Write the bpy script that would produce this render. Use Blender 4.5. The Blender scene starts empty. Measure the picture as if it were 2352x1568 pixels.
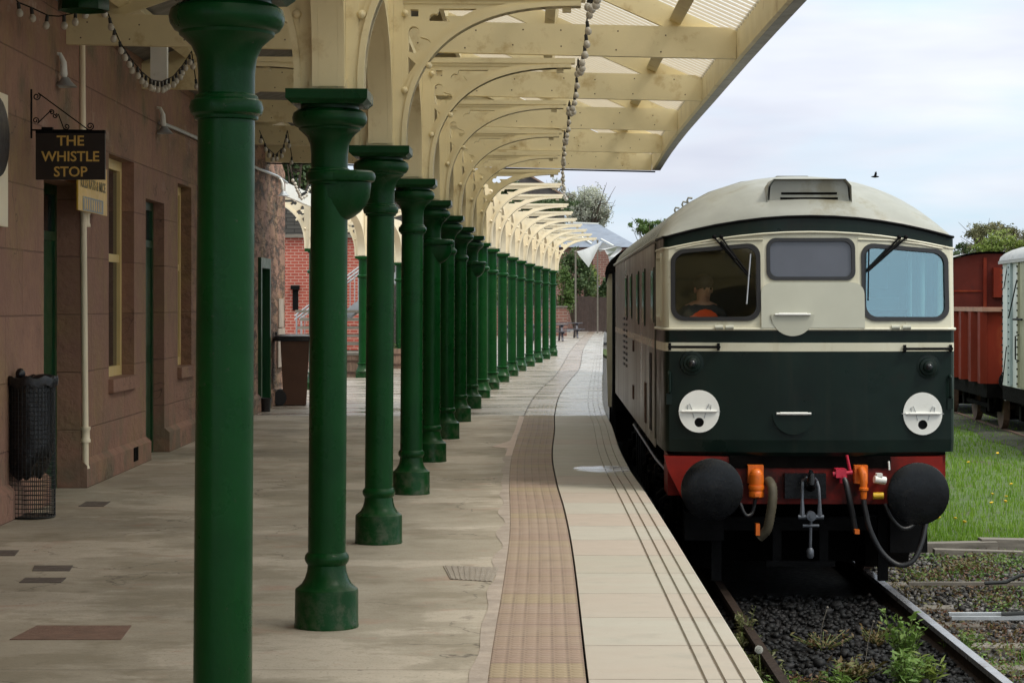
import bpy, math, random
import numpy as np
from mathutils import Vector, Matrix
from mathutils.geometry import tessellate_polygon

R = math.radians
PI = math.pi
random.seed(7)
C = bpy.context.scene.collection
SC = bpy.context.scene

# ------------------------------------------------------------------ camera, sky, sun, exposure
FP = 5000.0                      # focal length in pixels of a 2352 wide print of the photo
EYE = 1.65
cd = bpy.data.cameras.new('camera')
cam = bpy.data.objects.new('camera', cd)
C.objects.link(cam)
cam.location = (0, 0, EYE)
cam.rotation_euler = (R(90), 0, 0)
cd.sensor_width = 36
cd.lens = FP / 2352 * 36
cd.shift_y = -84.5 / 2352
cd.clip_start = 0.1
cd.clip_end = 3000
SC.camera = cam

SUN_EL, SUN_AZ = R(52), R(118)   # azimuth measured from +Y towards +X
W = bpy.data.worlds.new('World')
SC.world = W
W.use_nodes = True
nt = W.node_tree
nt.nodes.clear()
wo = nt.nodes.new('ShaderNodeOutputWorld')
bg = nt.nodes.new('ShaderNodeBackground')
sky = nt.nodes.new('ShaderNodeTexSky')
sky.sky_type = 'NISHITA'
sky.sun_disc = False
sky.sun_elevation = SUN_EL
sky.sun_rotation = SUN_AZ
tc = nt.nodes.new('ShaderNodeTexCoord')
mp = nt.nodes.new('ShaderNodeMapping')
mp.inputs['Scale'].default_value = (1.0, 1.0, 5.0)
nz = nt.nodes.new('ShaderNodeTexNoise')
nz.inputs['Scale'].default_value = 4.2
nz.inputs['Detail'].default_value = 7
nz.inputs['Roughness'].default_value = 0.52
nz.inputs['Distortion'].default_value = 0.35
rp = nt.nodes.new('ShaderNodeValToRGB')
rp.color_ramp.elements[0].position = 0.36
rp.color_ramp.elements[1].position = 0.60
mxs = nt.nodes.new('ShaderNodeMix')
mxs.data_type = 'RGBA'
mxc = nt.nodes.new('ShaderNodeMix')
mxc.data_type = 'RGBA'
nz2 = nt.nodes.new('ShaderNodeTexNoise')
nz2.inputs['Scale'].default_value = 7
nz2.inputs['Detail'].default_value = 4
mxc.inputs[6].default_value = (4.1, 4.4, 5.5, 1)
mxc.inputs[7].default_value = (8.0, 8.3, 8.6, 1)
thin = nt.nodes.new('ShaderNodeMix')
thin.data_type = 'RGBA'
thin.inputs[0].default_value = 0.8
thin.inputs[7].default_value = (5.0, 6.7, 8.0, 1)
L = nt.links.new
L(tc.outputs['Generated'], mp.inputs[0])
L(mp.outputs[0], nz.inputs['Vector'])
L(mp.outputs[0], nz2.inputs['Vector'])
L(nz.outputs[0], rp.inputs[0])
L(nz2.outputs[0], mxc.inputs[0])
L(rp.outputs[0], mxs.inputs[0])
L(sky.outputs[0], thin.inputs[6])
L(thin.outputs[2], mxs.inputs[6])
L(mxc.outputs[2], mxs.inputs[7])
# an overcast sky is about three times brighter overhead than near the horizon
sxyz = nt.nodes.new('ShaderNodeSeparateXYZ')
L(tc.outputs['Generated'], sxyz.inputs[0])
gr = nt.nodes.new('ShaderNodeMapRange')
gr.inputs[1].default_value = 0.0
gr.inputs[2].default_value = 1.0
gr.inputs[3].default_value = 0.94
gr.inputs[4].default_value = 2.5
L(sxyz.outputs[2], gr.inputs[0])
vs_ = nt.nodes.new('ShaderNodeVectorMath')
vs_.operation = 'SCALE'
L(mxs.outputs[2], vs_.inputs[0])
L(gr.outputs[0], vs_.inputs['Scale'])
wt = nt.nodes.new('ShaderNodeMix')       # warm tint added to the unseen upper sky to warm the scene
wt.data_type = 'RGBA'
wt.inputs[6].default_value = (1, 1, 1, 1)
wt.inputs[7].default_value = (1.08, 0.99, 0.84, 1)
gm_ = nt.nodes.new('ShaderNodeMapRange')
gm_.inputs[1].default_value = 0.12
gm_.inputs[2].default_value = 0.5
L(sxyz.outputs[2], gm_.inputs[0])
L(gm_.outputs[0], wt.inputs[0])
vm_ = nt.nodes.new('ShaderNodeVectorMath')
vm_.operation = 'MULTIPLY'
L(vs_.outputs[0], vm_.inputs[0])
L(wt.outputs[2], vm_.inputs[1])
L(vm_.outputs[0], bg.inputs[0])
bg.inputs[1].default_value = 0.066
L(bg.outputs[0], wo.inputs[0])

sd = bpy.data.lights.new('sun', 'SUN')
sd.energy = 1.1
sd.angle = R(14)
sd.color = (1, 0.93, 0.82)
sun = bpy.data.objects.new('sun', sd)
C.objects.link(sun)
dv = Vector((math.sin(SUN_AZ) * math.cos(SUN_EL), math.cos(SUN_AZ) * math.cos(SUN_EL), math.sin(SUN_EL)))
sun.rotation_euler = (-dv).to_track_quat('-Z', 'Y').to_euler()
SC.view_settings.view_transform = 'Standard'
SC.view_settings.look = 'None'
SC.view_settings.exposure = 1.0
SC.view_settings.gamma = 1
SC.cycles.use_denoising = True
SC.cycles.max_bounces = 10
SC.cycles.transparent_max_bounces = 16


def P(X, Y, d):
    return Vector(((X - 1176) / FP * d, d, EYE - (Y - 699.5) / FP * d))


def G(X, Y, z=0.0):
    d = (EYE - z) * FP / (Y - 699.5)
    return Vector(((X - 1176) / FP * d, d, z))


# ------------------------------------------------------------------ materials
def lin(r, g, b):
    f = lambda c: (c / 12.92 if c <= 0.04045 else ((c + 0.055) / 1.055) ** 2.4)
    return tuple(f(x / 255) for x in (r, g, b))


class NT:
    def __init__(s, name):
        s.m = bpy.data.materials.new(name)
        s.m.use_nodes = True
        s.t = s.m.node_tree
        s.t.nodes.clear()
        s.out = s.n('ShaderNodeOutputMaterial')
        s.p = s.n('ShaderNodeBsdfPrincipled')
        s.l(s.p.outputs[0], s.out.inputs[0])

    def n(s, t, **k):
        x = s.t.nodes.new(t)
        for a, b in k.items():
            setattr(x, a, b)
        return x

    def l(s, a, b):
        s.t.links.new(a, b)

    def pos(s):
        return s.n('ShaderNodeNewGeometry').outputs['Position']

    def obj(s):
        return s.n('ShaderNodeTexCoord').outputs['Object']

    def noise(s, scale, vec=None, detail=5, rough=0.55, stretch=None, dist=0):
        x = s.n('ShaderNodeTexNoise')
        x.inputs['Scale'].default_value = scale
        x.inputs['Detail'].default_value = detail
        x.inputs['Roughness'].default_value = rough
        x.inputs['Distortion'].default_value = dist
        v = vec if vec is not None else s.pos()
        if stretch:
            mpn = s.n('ShaderNodeMapping')
            mpn.inputs['Scale'].default_value = stretch
            s.l(v, mpn.inputs[0])
            v = mpn.outputs[0]
        s.l(v, x.inputs['Vector'])
        return x.outputs[0]

    def ramp(s, fac, stops):
        x = s.n('ShaderNodeValToRGB')
        e = x.color_ramp.elements
        while len(e) < len(stops):
            e.new(0.5)
        for i, (p, c) in enumerate(stops):
            e[i].position = p
            if not hasattr(c, '__len__'):
                c = (c, c, c)
            e[i].color = (*c[:3], 1)
        s.l(fac, x.inputs[0])
        return x.outputs[0]

    def mix(s, fac, a, b, mode='MIX'):
        x = s.n('ShaderNodeMix')
        x.data_type = 'RGBA'
        x.blend_type = mode
        for v, i in ((fac, 0), (a, 6), (b, 7)):
            if hasattr(v, 'is_linked') or hasattr(v, 'links'):
                s.l(v, x.inputs[i])
            elif i == 0:
                x.inputs[0].default_value = v
            else:
                x.inputs[i].default_value = (*v[:3], 1)
        return x.outputs[2]

    def math(s, op, a, b=None, c=None):
        x = s.n('ShaderNodeMath', operation=op)
        for v, i in ((a, 0), (b, 1), (c, 2)):
            if v is None:
                continue
            if hasattr(v, 'links'):
                s.l(v, x.inputs[i])
            else:
                x.inputs[i].default_value = v
        return x.outputs[0]

    def sep(s, v):
        x = s.n('ShaderNodeSeparateXYZ')
        s.l(v, x.inputs[0])
        return x.outputs

    def bump(s, h, strength=0.3, dist=0.01):
        b = s.n('ShaderNodeBump')
        b.inputs['Strength'].default_value = strength
        b.inputs['Distance'].default_value = dist
        s.l(h, b.inputs['Height'])
        s.l(b.outputs[0], s.p.inputs['Normal'])

    def col(s, v):
        s.l(v, s.p.inputs['Base Color'])

    def rough(s, v):
        if hasattr(v, 'links'):
            s.l(v, s.p.inputs['Roughness'])
        else:
            s.p.inputs['Roughness'].default_value = v


def mat(name, c, rough=0.55, var=0.18, scale=5, bump=0.0, bscale=60, metal=0, dirt=None, dirt_scale=2.0, dirt_lo=0.55, stretch=None, spec=0.5):
    k = NT(name)
    a = tuple(x * (1 - var) for x in c)
    b = tuple(min(1, x * (1 + var)) for x in c)
    col = k.ramp(k.noise(scale, stretch=stretch), [(0.3, a), (0.7, b)])
    if dirt:
        d = k.ramp(k.noise(dirt_scale, detail=8, rough=0.65, stretch=stretch), [(dirt_lo, 0), (dirt_lo + 0.14, 1)])
        col = k.mix(d, col, dirt)
    k.col(col)
    k.rough(k.ramp(k.noise(scale * 2.3), [(0.3, rough * 0.8), (0.7, min(1, rough * 1.2))]))
    k.p.inputs['Metallic'].default_value = metal
    k.p.inputs['Specular IOR Level'].default_value = spec
    if bump:
        k.bump(k.noise(bscale, detail=4), bump, 0.01)
    return k.m


M = {}
def columnpaint(name, c0, c1):
    k = NT(name)
    c = k.ramp(k.noise(3, detail=6), [(0.3, c0), (0.7, c1)])
    run = k.ramp(k.noise(9, detail=6, rough=0.65, stretch=(1, 1, 0.12)), [(0.56, 0), (0.72, 0.55)])
    c = k.mix(run, c, tuple(x * 0.55 for x in c0))
    # chips down to the undercoat and rust
    chip = k.ramp(k.noise(26, detail=7, rough=0.7), [(0.665, 0), (0.69, 0.85)])
    c = k.mix(chip, c, (0.05, 0.055, 0.04))
    # scuffed, dusty foot
    z = k.sep(k.pos())[2]
    foot = k.math('MULTIPLY', k.ramp(k.math('DIVIDE', z, 0.5), [(0.02, 1), (0.7, 0)]), k.ramp(k.noise(11, detail=7, rough=0.7), [(0.45, 0), (0.66, 0.75)]))
    c = k.mix(foot, c, (0.085, 0.09, 0.06))
    k.col(c)
    k.rough(k.ramp(k.noise(5, detail=5), [(0.3, 0.22), (0.7, 0.42)]))
    k.p.inputs['Specular IOR Level'].default_value = 0.17
    h = k.math('ADD', k.math('MULTIPLY', k.noise(38, detail=4), 0.6), k.math('MULTIPLY', k.noise(7, detail=3), 0.8))
    k.bump(h, 0.22, 0.008)
    return k.m


M['green'] = columnpaint('green gloss paint', (0.0022, 0.036, 0.007), (0.004, 0.054, 0.010))
M['greencap'] = columnpaint('green capital paint', (0.002, 0.030, 0.007), (0.004, 0.045, 0.010))
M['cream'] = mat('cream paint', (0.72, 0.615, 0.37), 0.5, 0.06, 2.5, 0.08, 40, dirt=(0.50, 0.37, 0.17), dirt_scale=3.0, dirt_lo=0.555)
M['creamlight'] = mat('pale cream paint', (0.84, 0.74, 0.55), 0.5, 0.06, 3, 0.08, 40, dirt=(0.66, 0.53, 0.36), dirt_scale=4, dirt_lo=0.62)  # paler cream for the open brackets, downpipe and sign board
M['darkgreen'] = mat('door green paint', (0.004, 0.05, 0.014), 0.35, 0.2, 3, 0.1, 30)
M['black'] = mat('black iron', (0.004, 0.004, 0.0045), 0.6, 0.3, 8, 0.2, 60, spec=0.1)
M['blackgloss'] = mat('black paint', (0.0035, 0.004, 0.005), 0.27, 0.2, 6, 0.12, 30, dirt=(0.02, 0.018, 0.016), dirt_scale=9, dirt_lo=0.6, spec=0.3)
M['soot'] = mat('sooty underframe', (0.003, 0.0027, 0.0025), 0.9, 0.3, 8, 0.3, 40, spec=0.04)
M['white'] = mat('white paint', (0.78, 0.78, 0.74), 0.45, 0.05, 4, dirt=(0.6, 0.58, 0.52), dirt_scale=6, dirt_lo=0.64)
M['wire'] = mat('dark wire', (0.02, 0.022, 0.022), 0.45, 0.2, 8, metal=0.4)
M['rust'] = mat('rusty steel', (0.09, 0.05, 0.035), 0.75, 0.35, 12, 0.3, 50)
M['steel'] = mat('bright steel', (0.42, 0.41, 0.42), 0.3, 0.15, 8, metal=0.8, dirt=(0.12, 0.08, 0.06), dirt_scale=4, dirt_lo=0.58)
M['galv'] = mat('galvanised steel', (0.45, 0.47, 0.49), 0.42, 0.15, 6, metal=0.5)
M['timber'] = mat('weathered timber', (0.17, 0.15, 0.125), 0.85, 0.3, 9, 0.4, 30, stretch=(0.35, 3, 3))
M['planks'] = mat('grey roof boards', (0.19, 0.18, 0.17), 0.85, 0.25, 6, 0.3, 30)
M['lead'] = mat('lead gutter', (0.33, 0.33, 0.33), 0.5, 0.2, 5, dirt=(0.15, 0.14, 0.12), dirt_scale=5, dirt_lo=0.55)
M['rubber'] = mat('black rubber', (0.012, 0.012, 0.014), 0.45, 0.2, 12)
M['orange'] = mat('orange paint', (0.62, 0.13, 0.008), 0.4, 0.15, 8, dirt=(0.4, 0.1, 0.02), dirt_scale=16, dirt_lo=0.6)
M['redpaint'] = mat('red cock paint', (0.5, 0.02, 0.05), 0.4, 0.15, 9)
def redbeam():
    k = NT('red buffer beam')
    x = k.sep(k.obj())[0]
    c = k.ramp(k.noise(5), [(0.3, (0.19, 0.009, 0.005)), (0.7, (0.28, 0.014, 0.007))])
    mid = k.ramp(k.math('ABSOLUTE', x), [(0.75, 1), (1.1, 0.25)])  # centre darkened: soot stains with the body's overhang shade painted in
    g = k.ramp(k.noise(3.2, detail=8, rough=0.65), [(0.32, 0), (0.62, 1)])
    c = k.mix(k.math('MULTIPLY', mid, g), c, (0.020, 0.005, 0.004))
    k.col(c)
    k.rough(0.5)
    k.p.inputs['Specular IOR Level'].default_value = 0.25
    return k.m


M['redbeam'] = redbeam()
M['yellow'] = mat('yellow paint', (0.7, 0.45, 0.03), 0.4, 0.1, 9)
def locofront():
    k = NT('locomotive green')
    c = k.ramp(k.noise(2.2, detail=5), [(0.3, (0.0035, 0.0095, 0.0075)), (0.7, (0.0055, 0.0155, 0.0115))])
    st = k.ramp(k.noise(7, detail=6, rough=0.6, stretch=(1, 1, 0.07)), [(0.56, 0), (0.72, 0.6)])
    c = k.mix(st, c, (0.014, 0.018, 0.013))
    gr = k.ramp(k.noise(3.2, detail=8, rough=0.7), [(0.58, 0), (0.70, 0.7)])
    c = k.mix(gr, c, (0.010, 0.010, 0.008))
    k.col(c)
    k.rough(k.ramp(k.noise(3, detail=6), [(0.3, 0.24), (0.7, 0.5)]))
    k.p.inputs['Specular IOR Level'].default_value = 0.22
    k.bump(k.noise(3, detail=3), 0.12, 0.03)
    return k.m


M['locogreen'] = locofront()
def ivory():
    k = NT('locomotive ivory')
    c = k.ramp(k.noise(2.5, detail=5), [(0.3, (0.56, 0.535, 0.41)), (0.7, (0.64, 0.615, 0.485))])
    st = k.ramp(k.noise(9, detail=7, rough=0.65, stretch=(1, 1, 0.10)), [(0.54, 0), (0.74, 0.5)])
    c = k.mix(st, c, (0.42, 0.36, 0.22))
    sp = k.ramp(k.noise(14, detail=7, rough=0.7), [(0.64, 0), (0.70, 0.6)])
    c = k.mix(sp, c, (0.36, 0.29, 0.18))
    k.col(c)
    k.rough(k.ramp(k.noise(4, detail=5), [(0.3, 0.3), (0.7, 0.5)]))
    k.bump(k.noise(5, detail=3), 0.06, 0.02)
    return k.m


M['lococream'] = ivory()
M['rail_rust_shade'] = mat('rusty rail darkened for shade', (0.028, 0.018, 0.013), 0.8, 0.35, 12, 0.3, 50, spec=0.2)  # rust darkened to carry the platform's shade on the left rail
M['plategrey'] = mat('gangway plate ivory', (0.46, 0.46, 0.38), 0.4, 0.05, 3)
M['roofgrey'] = mat('cab roof grey', (0.285, 0.288, 0.255), 0.45, 0.12, 3, 0.08, 20, dirt=(0.22, 0.205, 0.15), dirt_scale=3, dirt_lo=0.54)
M['louvre'] = mat('dark grille', (0.035, 0.032, 0.026), 0.6, 0.3, 9)
M['brown'] = mat('brown plastic', (0.10, 0.045, 0.026), 0.5, 0.12, 4, dirt=(0.13, 0.075, 0.05), dirt_scale=5, dirt_lo=0.58)
M['bag'] = mat('black bag', (0.008, 0.008, 0.010), 0.35, 0.2, 10, 0.5, 22)
M['sock'] = mat('black socket', (0.012, 0.012, 0.012), 0.5, 0.1, 10)
M['bulb'] = mat('frosted bulb', (0.52, 0.48, 0.41), 0.15, 0.04, 20)
M['gold'] = mat('gold lettering', (0.62, 0.40, 0.10), 0.5, 0.1, 30)
M['signbrown'] = mat('dark brown sign paint', (0.014, 0.008, 0.006), 0.4, 0.2, 8)
M['yellowenamel'] = mat('yellow enamel', (0.66, 0.40, 0.045), 0.35, 0.12, 6, dirt=(0.35, 0.17, 0.07), dirt_scale=9, dirt_lo=0.6)
M['bluegrey'] = mat('worn blue enamel', (0.17, 0.19, 0.19), 0.4, 0.25, 16, dirt=(0.45, 0.38, 0.2), dirt_scale=14, dirt_lo=0.55)
M['fadetext'] = mat('faded lettering', (0.20, 0.16, 0.07), 0.6, 0.3, 20)
M['wagonred'] = mat('wagon red oxide', (0.145, 0.016, 0.006), 0.65, 0.25, 2, 0.15, 20, spec=0.15, dirt=(0.21, 0.042, 0.014), dirt_scale=2.4, dirt_lo=0.54, stretch=(1, 1, 0.3))
M['vanred'] = mat('van bauxite', (0.085, 0.013, 0.008), 0.65, 0.2, 2, 0.1, 20, spec=0.15, dirt=(0.05, 0.012, 0.009), dirt_scale=3, dirt_lo=0.56)
M['vanwhite'] = mat('van pale grey', (0.56, 0.60, 0.60), 0.5, 0.06, 3, 0.05, 20, dirt=(0.36, 0.38, 0.34), dirt_scale=3, dirt_lo=0.58, stretch=(1, 1, 0.3))
M['vangreen'] = mat('van weathered door', (0.29, 0.29, 0.20), 0.6, 0.2, 4, stretch=(1, 1, 0.3))
M['slate'] = mat('slate roof', (0.17, 0.20, 0.26), 0.6, 0.12, 1.5)
M['darkslate'] = mat('dark house roof', (0.07, 0.06, 0.058), 0.8, 0.25, 1.5)
M['fence'] = mat('brown fence boards', (0.055, 0.035, 0.030), 0.8, 0.2, 3, dirt=(0.14, 0.10, 0.08), dirt_scale=3, dirt_lo=0.66)
M['barrelwood'] = mat('barrel staves', (0.24, 0.155, 0.11), 0.8, 0.35, 7, 0.3, 30, stretch=(4, 4, 0.5))
M['tabletop'] = mat('dark stained table', (0.09, 0.085, 0.10), 0.25, 0.25, 6)
M['bark'] = mat('tree bark', (0.09, 0.065, 0.045), 0.9, 0.3, 8, 0.4, 20)
M['stem'] = mat('plant stem', (0.10, 0.13, 0.03), 0.7, 0.2, 10)
M['skin'] = mat('skin', (0.45, 0.23, 0.16), 0.55, 0.05, 20)
M['cloth'] = mat('navy jacket', (0.02, 0.025, 0.035), 0.9, 0.2, 20)
M['hivis'] = mat('orange hi-vis', (0.95, 0.10, 0.02), 0.8, 0.06, 14)
M['hair'] = mat('hair', (0.06, 0.045, 0.035), 0.8, 0.2, 40)
M['cabpaint'] = mat('cab bulkhead', (0.06, 0.065, 0.05), 0.7, 0.1, 4)
M['tarp'] = mat('white tarpaulin', (0.52, 0.52, 0.53), 0.6, 0.08, 3, 0.1, 8)
M['cover'] = mat('iron access cover', (0.12, 0.10, 0.088), 0.6, 0.2, 8, 0.4, 90)
M['coverred'] = mat('rusty access cover', (0.19, 0.115, 0.085), 0.7, 0.2, 8, 0.4, 90)
M['hatch'] = mat('grey hatched cover', (0.29, 0.25, 0.205), 0.7, 0.15, 8, 0.4, 90)


def glass(name, tint, fac, rough=0.03, gc=(1, 1, 1)):
    k = NT(name)
    k.t.nodes.remove(k.p)
    tr = k.n('ShaderNodeBsdfTransparent')
    tr.inputs[0].default_value = (*tint, 1)
    gl = k.n('ShaderNodeBsdfGlossy')
    gl.inputs['Roughness'].default_value = rough
    gl.inputs[0].default_value = (*gc, 1)
    fr = k.n('ShaderNodeFresnel')
    fr.inputs[0].default_value = 1.5
    mx = k.n('ShaderNodeMixShader')
    f = k.math('ADD', k.math('MULTIPLY', fr.outputs[0], 0.8), fac)
    k.l(f, mx.inputs[0])
    k.l(tr.outputs[0], mx.inputs[1])
    k.l(gl.outputs[0], mx.inputs[2])
    k.l(mx.outputs[0], k.out.inputs[0])
    return k.m


M['glassdark'] = glass('cab glass', (0.95, 0.97, 0.92), 0.0)
M['glasssky'] = glass('cab glass sky tinted', (0.6, 0.85, 0.88), 0.24, 0.10, (0.66, 0.78, 0.82))  # sky reflection strengthened and tinted blue in the gloss colour
M['glasscentre'] = mat('opaque grey pane', (0.082, 0.088, 0.11), 0.18, 0.06, 4)  # flat grey pane, not see-through
M['glasswin'] = mat('dark window glass', (0.02, 0.022, 0.025), 0.08, 0.1, 4)


def leafmat(name, cols, trans=0.25, rough=0.6):
    k = NT(name)
    g = k.n('ShaderNodeNewGeometry')
    c = k.ramp(g.outputs['Random Per Island'], [((i + 0.5) / len(cols), x) for i, x in enumerate(cols)])
    c = k.mix(0.5, c, k.ramp(k.noise(0.9), [(0.35, cols[0]), (0.65, cols[-1])]))
    k.col(c)
    k.rough(rough)
    t = k.n('ShaderNodeBsdfTranslucent')
    k.l(c, t.inputs[0])
    mx = k.n('ShaderNodeMixShader')
    mx.inputs[0].default_value = trans
    k.l(k.p.outputs[0], mx.inputs[1])
    k.l(t.outputs[0], mx.inputs[2])
    k.l(mx.outputs[0], k.out.inputs[0])
    return k.m


M['leaf'] = leafmat('green leaves', [(0.05, 0.10, 0.018), (0.085, 0.15, 0.028), (0.12, 0.19, 0.045)])
M['leafdark'] = leafmat('dark green leaves', [(0.032, 0.066, 0.02), (0.06, 0.105, 0.03), (0.095, 0.14, 0.045)])
M['leafyellow'] = leafmat('yellow green leaves', [(0.10, 0.15, 0.02), (0.16, 0.22, 0.03), (0.22, 0.28, 0.05)])
M['leafolive'] = leafmat('olive spring leaves', [(0.09, 0.10, 0.035), (0.14, 0.15, 0.05), (0.19, 0.17, 0.08)])
M['blossom'] = leafmat('white blossom', [(0.16, 0.19, 0.10), (0.44, 0.45, 0.36), (0.66, 0.66, 0.58)], 0.3)
M['grass'] = leafmat('grass blades', [(0.10, 0.22, 0.012), (0.15, 0.30, 0.018), (0.22, 0.34, 0.04)], 0.45)
M['weedred'] = leafmat('reddish weed', [(0.10, 0.03, 0.02), (0.16, 0.06, 0.03), (0.12, 0.13, 0.03)], 0.2)
M['weed'] = leafmat('bright weed', [(0.07, 0.15, 0.02), (0.12, 0.22, 0.04), (0.17, 0.27, 0.05)], 0.3)
M['petal'] = mat('dandelion yellow', (0.80, 0.50, 0.02), 0.7, 0.1, 30)
M['seedhead'] = mat('dandelion clock', (0.6, 0.6, 0.55), 0.9, 0.1, 30)


def stonewall():
    k = NT('red sandstone')
    p = k.pos()
    s = k.sep(p)
    cb = k.n('ShaderNodeCombineXYZ')
    k.l(s[1], cb.inputs[0])
    k.l(s[2], cb.inputs[1])
    br = k.n('ShaderNodeTexBrick')
    br.inputs['Scale'].default_value = 1
    br.inputs['Brick Width'].default_value = 1.15
    br.inputs['Row Height'].default_value = 0.52
    br.inputs['Mortar Size'].default_value = 0.008
    br.inputs['Mortar Smooth'].default_value = 0.6
    br.inputs['Color1'].default_value = (0.335, 0.185, 0.125, 1)
    br.inputs['Color2'].default_value = (0.29, 0.158, 0.11, 1)
    br.inputs['Mortar'].default_value = (0.18, 0.10, 0.075, 1)
    k.l(cb.outputs[0], br.inputs[0])
    n1 = k.noise(1.1, detail=8, rough=0.6)
    c = k.mix(k.ramp(n1, [(0.45, 0), (0.68, 0.8)]), br.outputs[0], (0.29, 0.20, 0.085))
    n2 = k.noise(5, detail=9, rough=0.68)
    c = k.mix(k.ramp(n2, [(0.35, 0), (0.75, 1)]), c, (0.235, 0.125, 0.092))
    # spalled rubble patches beyond the dressed stone (far end of the wall)
    far = k.ramp(k.math('DIVIDE', k.math('SUBTRACT', s[1], 24.0), 8.0), [(0.1, 0), (0.75, 1)])
    dk = k.ramp(k.noise(5.5, detail=6, rough=0.7, stretch=(1, 0.35, 1.3)), [(0.46, 0), (0.62, 1)])
    c = k.mix(k.math('MULTIPLY', far, dk), c, (0.055, 0.04, 0.033))
    pale = k.ramp(k.noise(2.6, detail=7, rough=0.7, stretch=(1, 0.5, 1)), [(0.60, 0), (0.70, 1)])
    hi = k.ramp(k.math('DIVIDE', s[2], 5.0), [(0.5, 0), (0.72, 1)])
    c = k.mix(k.math('MULTIPLY', pale, hi), c, (0.42, 0.33, 0.27))
    moss = k.ramp(k.noise(1.6, detail=6), [(0.52, 0), (0.68, 0.7)])
    c = k.mix(k.math('MULTIPLY', moss, hi), c, (0.085, 0.085, 0.05))
    low = k.ramp(k.math('DIVIDE', s[2], 1.0), [(0.15, 1), (0.8, 0)])
    dmp = k.ramp(k.noise(2.2, detail=7), [(0.46, 0), (0.62, 0.75)])
    c = k.mix(k.math('MULTIPLY', low, dmp), c, (0.15, 0.125, 0.085))
    ck = k.n('ShaderNodeTexVoronoi', feature='DISTANCE_TO_EDGE')
    ck.inputs['Scale'].default_value = 1.5
    mpn = k.n('ShaderNodeMapping')
    mpn.inputs['Scale'].default_value = (1, 0.7, 0.5)
    v2 = k.n('ShaderNodeVectorMath', operation='ADD')
    nn = k.n('ShaderNodeTexNoise')
    nn.inputs['Scale'].default_value = 3
    k.l(p, nn.inputs['Vector'])
    k.l(p, v2.inputs[0])
    k.l(nn.outputs['Color'], v2.inputs[1])
    k.l(v2.outputs[0], mpn.inputs[0])
    k.l(mpn.outputs[0], ck.inputs['Vector'])
    crack = k.ramp(ck.outputs['Distance'], [(0.0, 1), (0.012, 0)])
    crack = k.math('MULTIPLY', crack, k.ramp(k.noise(0.8), [(0.5, 0), (0.6, 0.7)]))
    c = k.mix(crack, c, (0.05, 0.03, 0.025))
    k.col(c)
    k.rough(0.88)
    h = k.math('ADD', k.math('MULTIPLY', k.noise(18, detail=6), 0.6), k.math('MULTIPLY', br.outputs[1], -0.5))
    h = k.math('SUBTRACT', h, k.math('MULTIPLY', k.math('MULTIPLY', far, dk), 1.6))
    k.bump(h, 0.7, 0.035)
    return k.m


M['stone'] = stonewall()


def brick(name, c1, c2, mortar, w=0.225, h=0.075, ms=0.012, axes=(0, 2)):
    k = NT(name)
    s = k.sep(k.pos())
    cb = k.n('ShaderNodeCombineXYZ')
    k.l(s[axes[0]], cb.inputs[0])
    k.l(s[axes[1]], cb.inputs[1])
    br = k.n('ShaderNodeTexBrick')
    br.inputs['Scale'].default_value = 1
    br.inputs['Brick Width'].default_value = w
    br.inputs['Row Height'].default_value = h
    br.inputs['Mortar Size'].default_value = ms
    br.inputs['Color1'].default_value = (*c1, 1)
    br.inputs['Color2'].default_value = (*c2, 1)
    br.inputs['Mortar'].default_value = (*mortar, 1)
    k.l(cb.outputs[0], br.inputs[0])
    c = k.mix(k.ramp(k.noise(0.9, detail=6), [(0.4, 0), (0.7, 0.5)]), br.outputs[0], tuple(x * 0.7 for x in c1))
    k.col(c)
    k.rough(0.85)
    return k.m


M['redbrick'] = brick('bright red brick', (0.40, 0.085, 0.055), (0.33, 0.065, 0.045), (0.50, 0.34, 0.28), 0.225, 0.085, 0.010)
M['oldbrick'] = brick('old brown brick', (0.23, 0.10, 0.075), (0.17, 0.075, 0.058), (0.28, 0.22, 0.18), 0.45, 0.16, 0.02)
M['flint'] = brick('dark coursed stone', (0.085, 0.08, 0.07), (0.05, 0.047, 0.042), (0.03, 0.028, 0.025), 0.5, 0.12, 0.015)


def wetfac(k, y0=32.4):
    s = k.sep(k.pos())
    yy = k.math('ADD', s[1], k.math('MULTIPLY', k.math('SUBTRACT', k.noise(1.5), 0.5), 0.5))
    return k.math('GREATER_THAN', yy, y0), s


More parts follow.
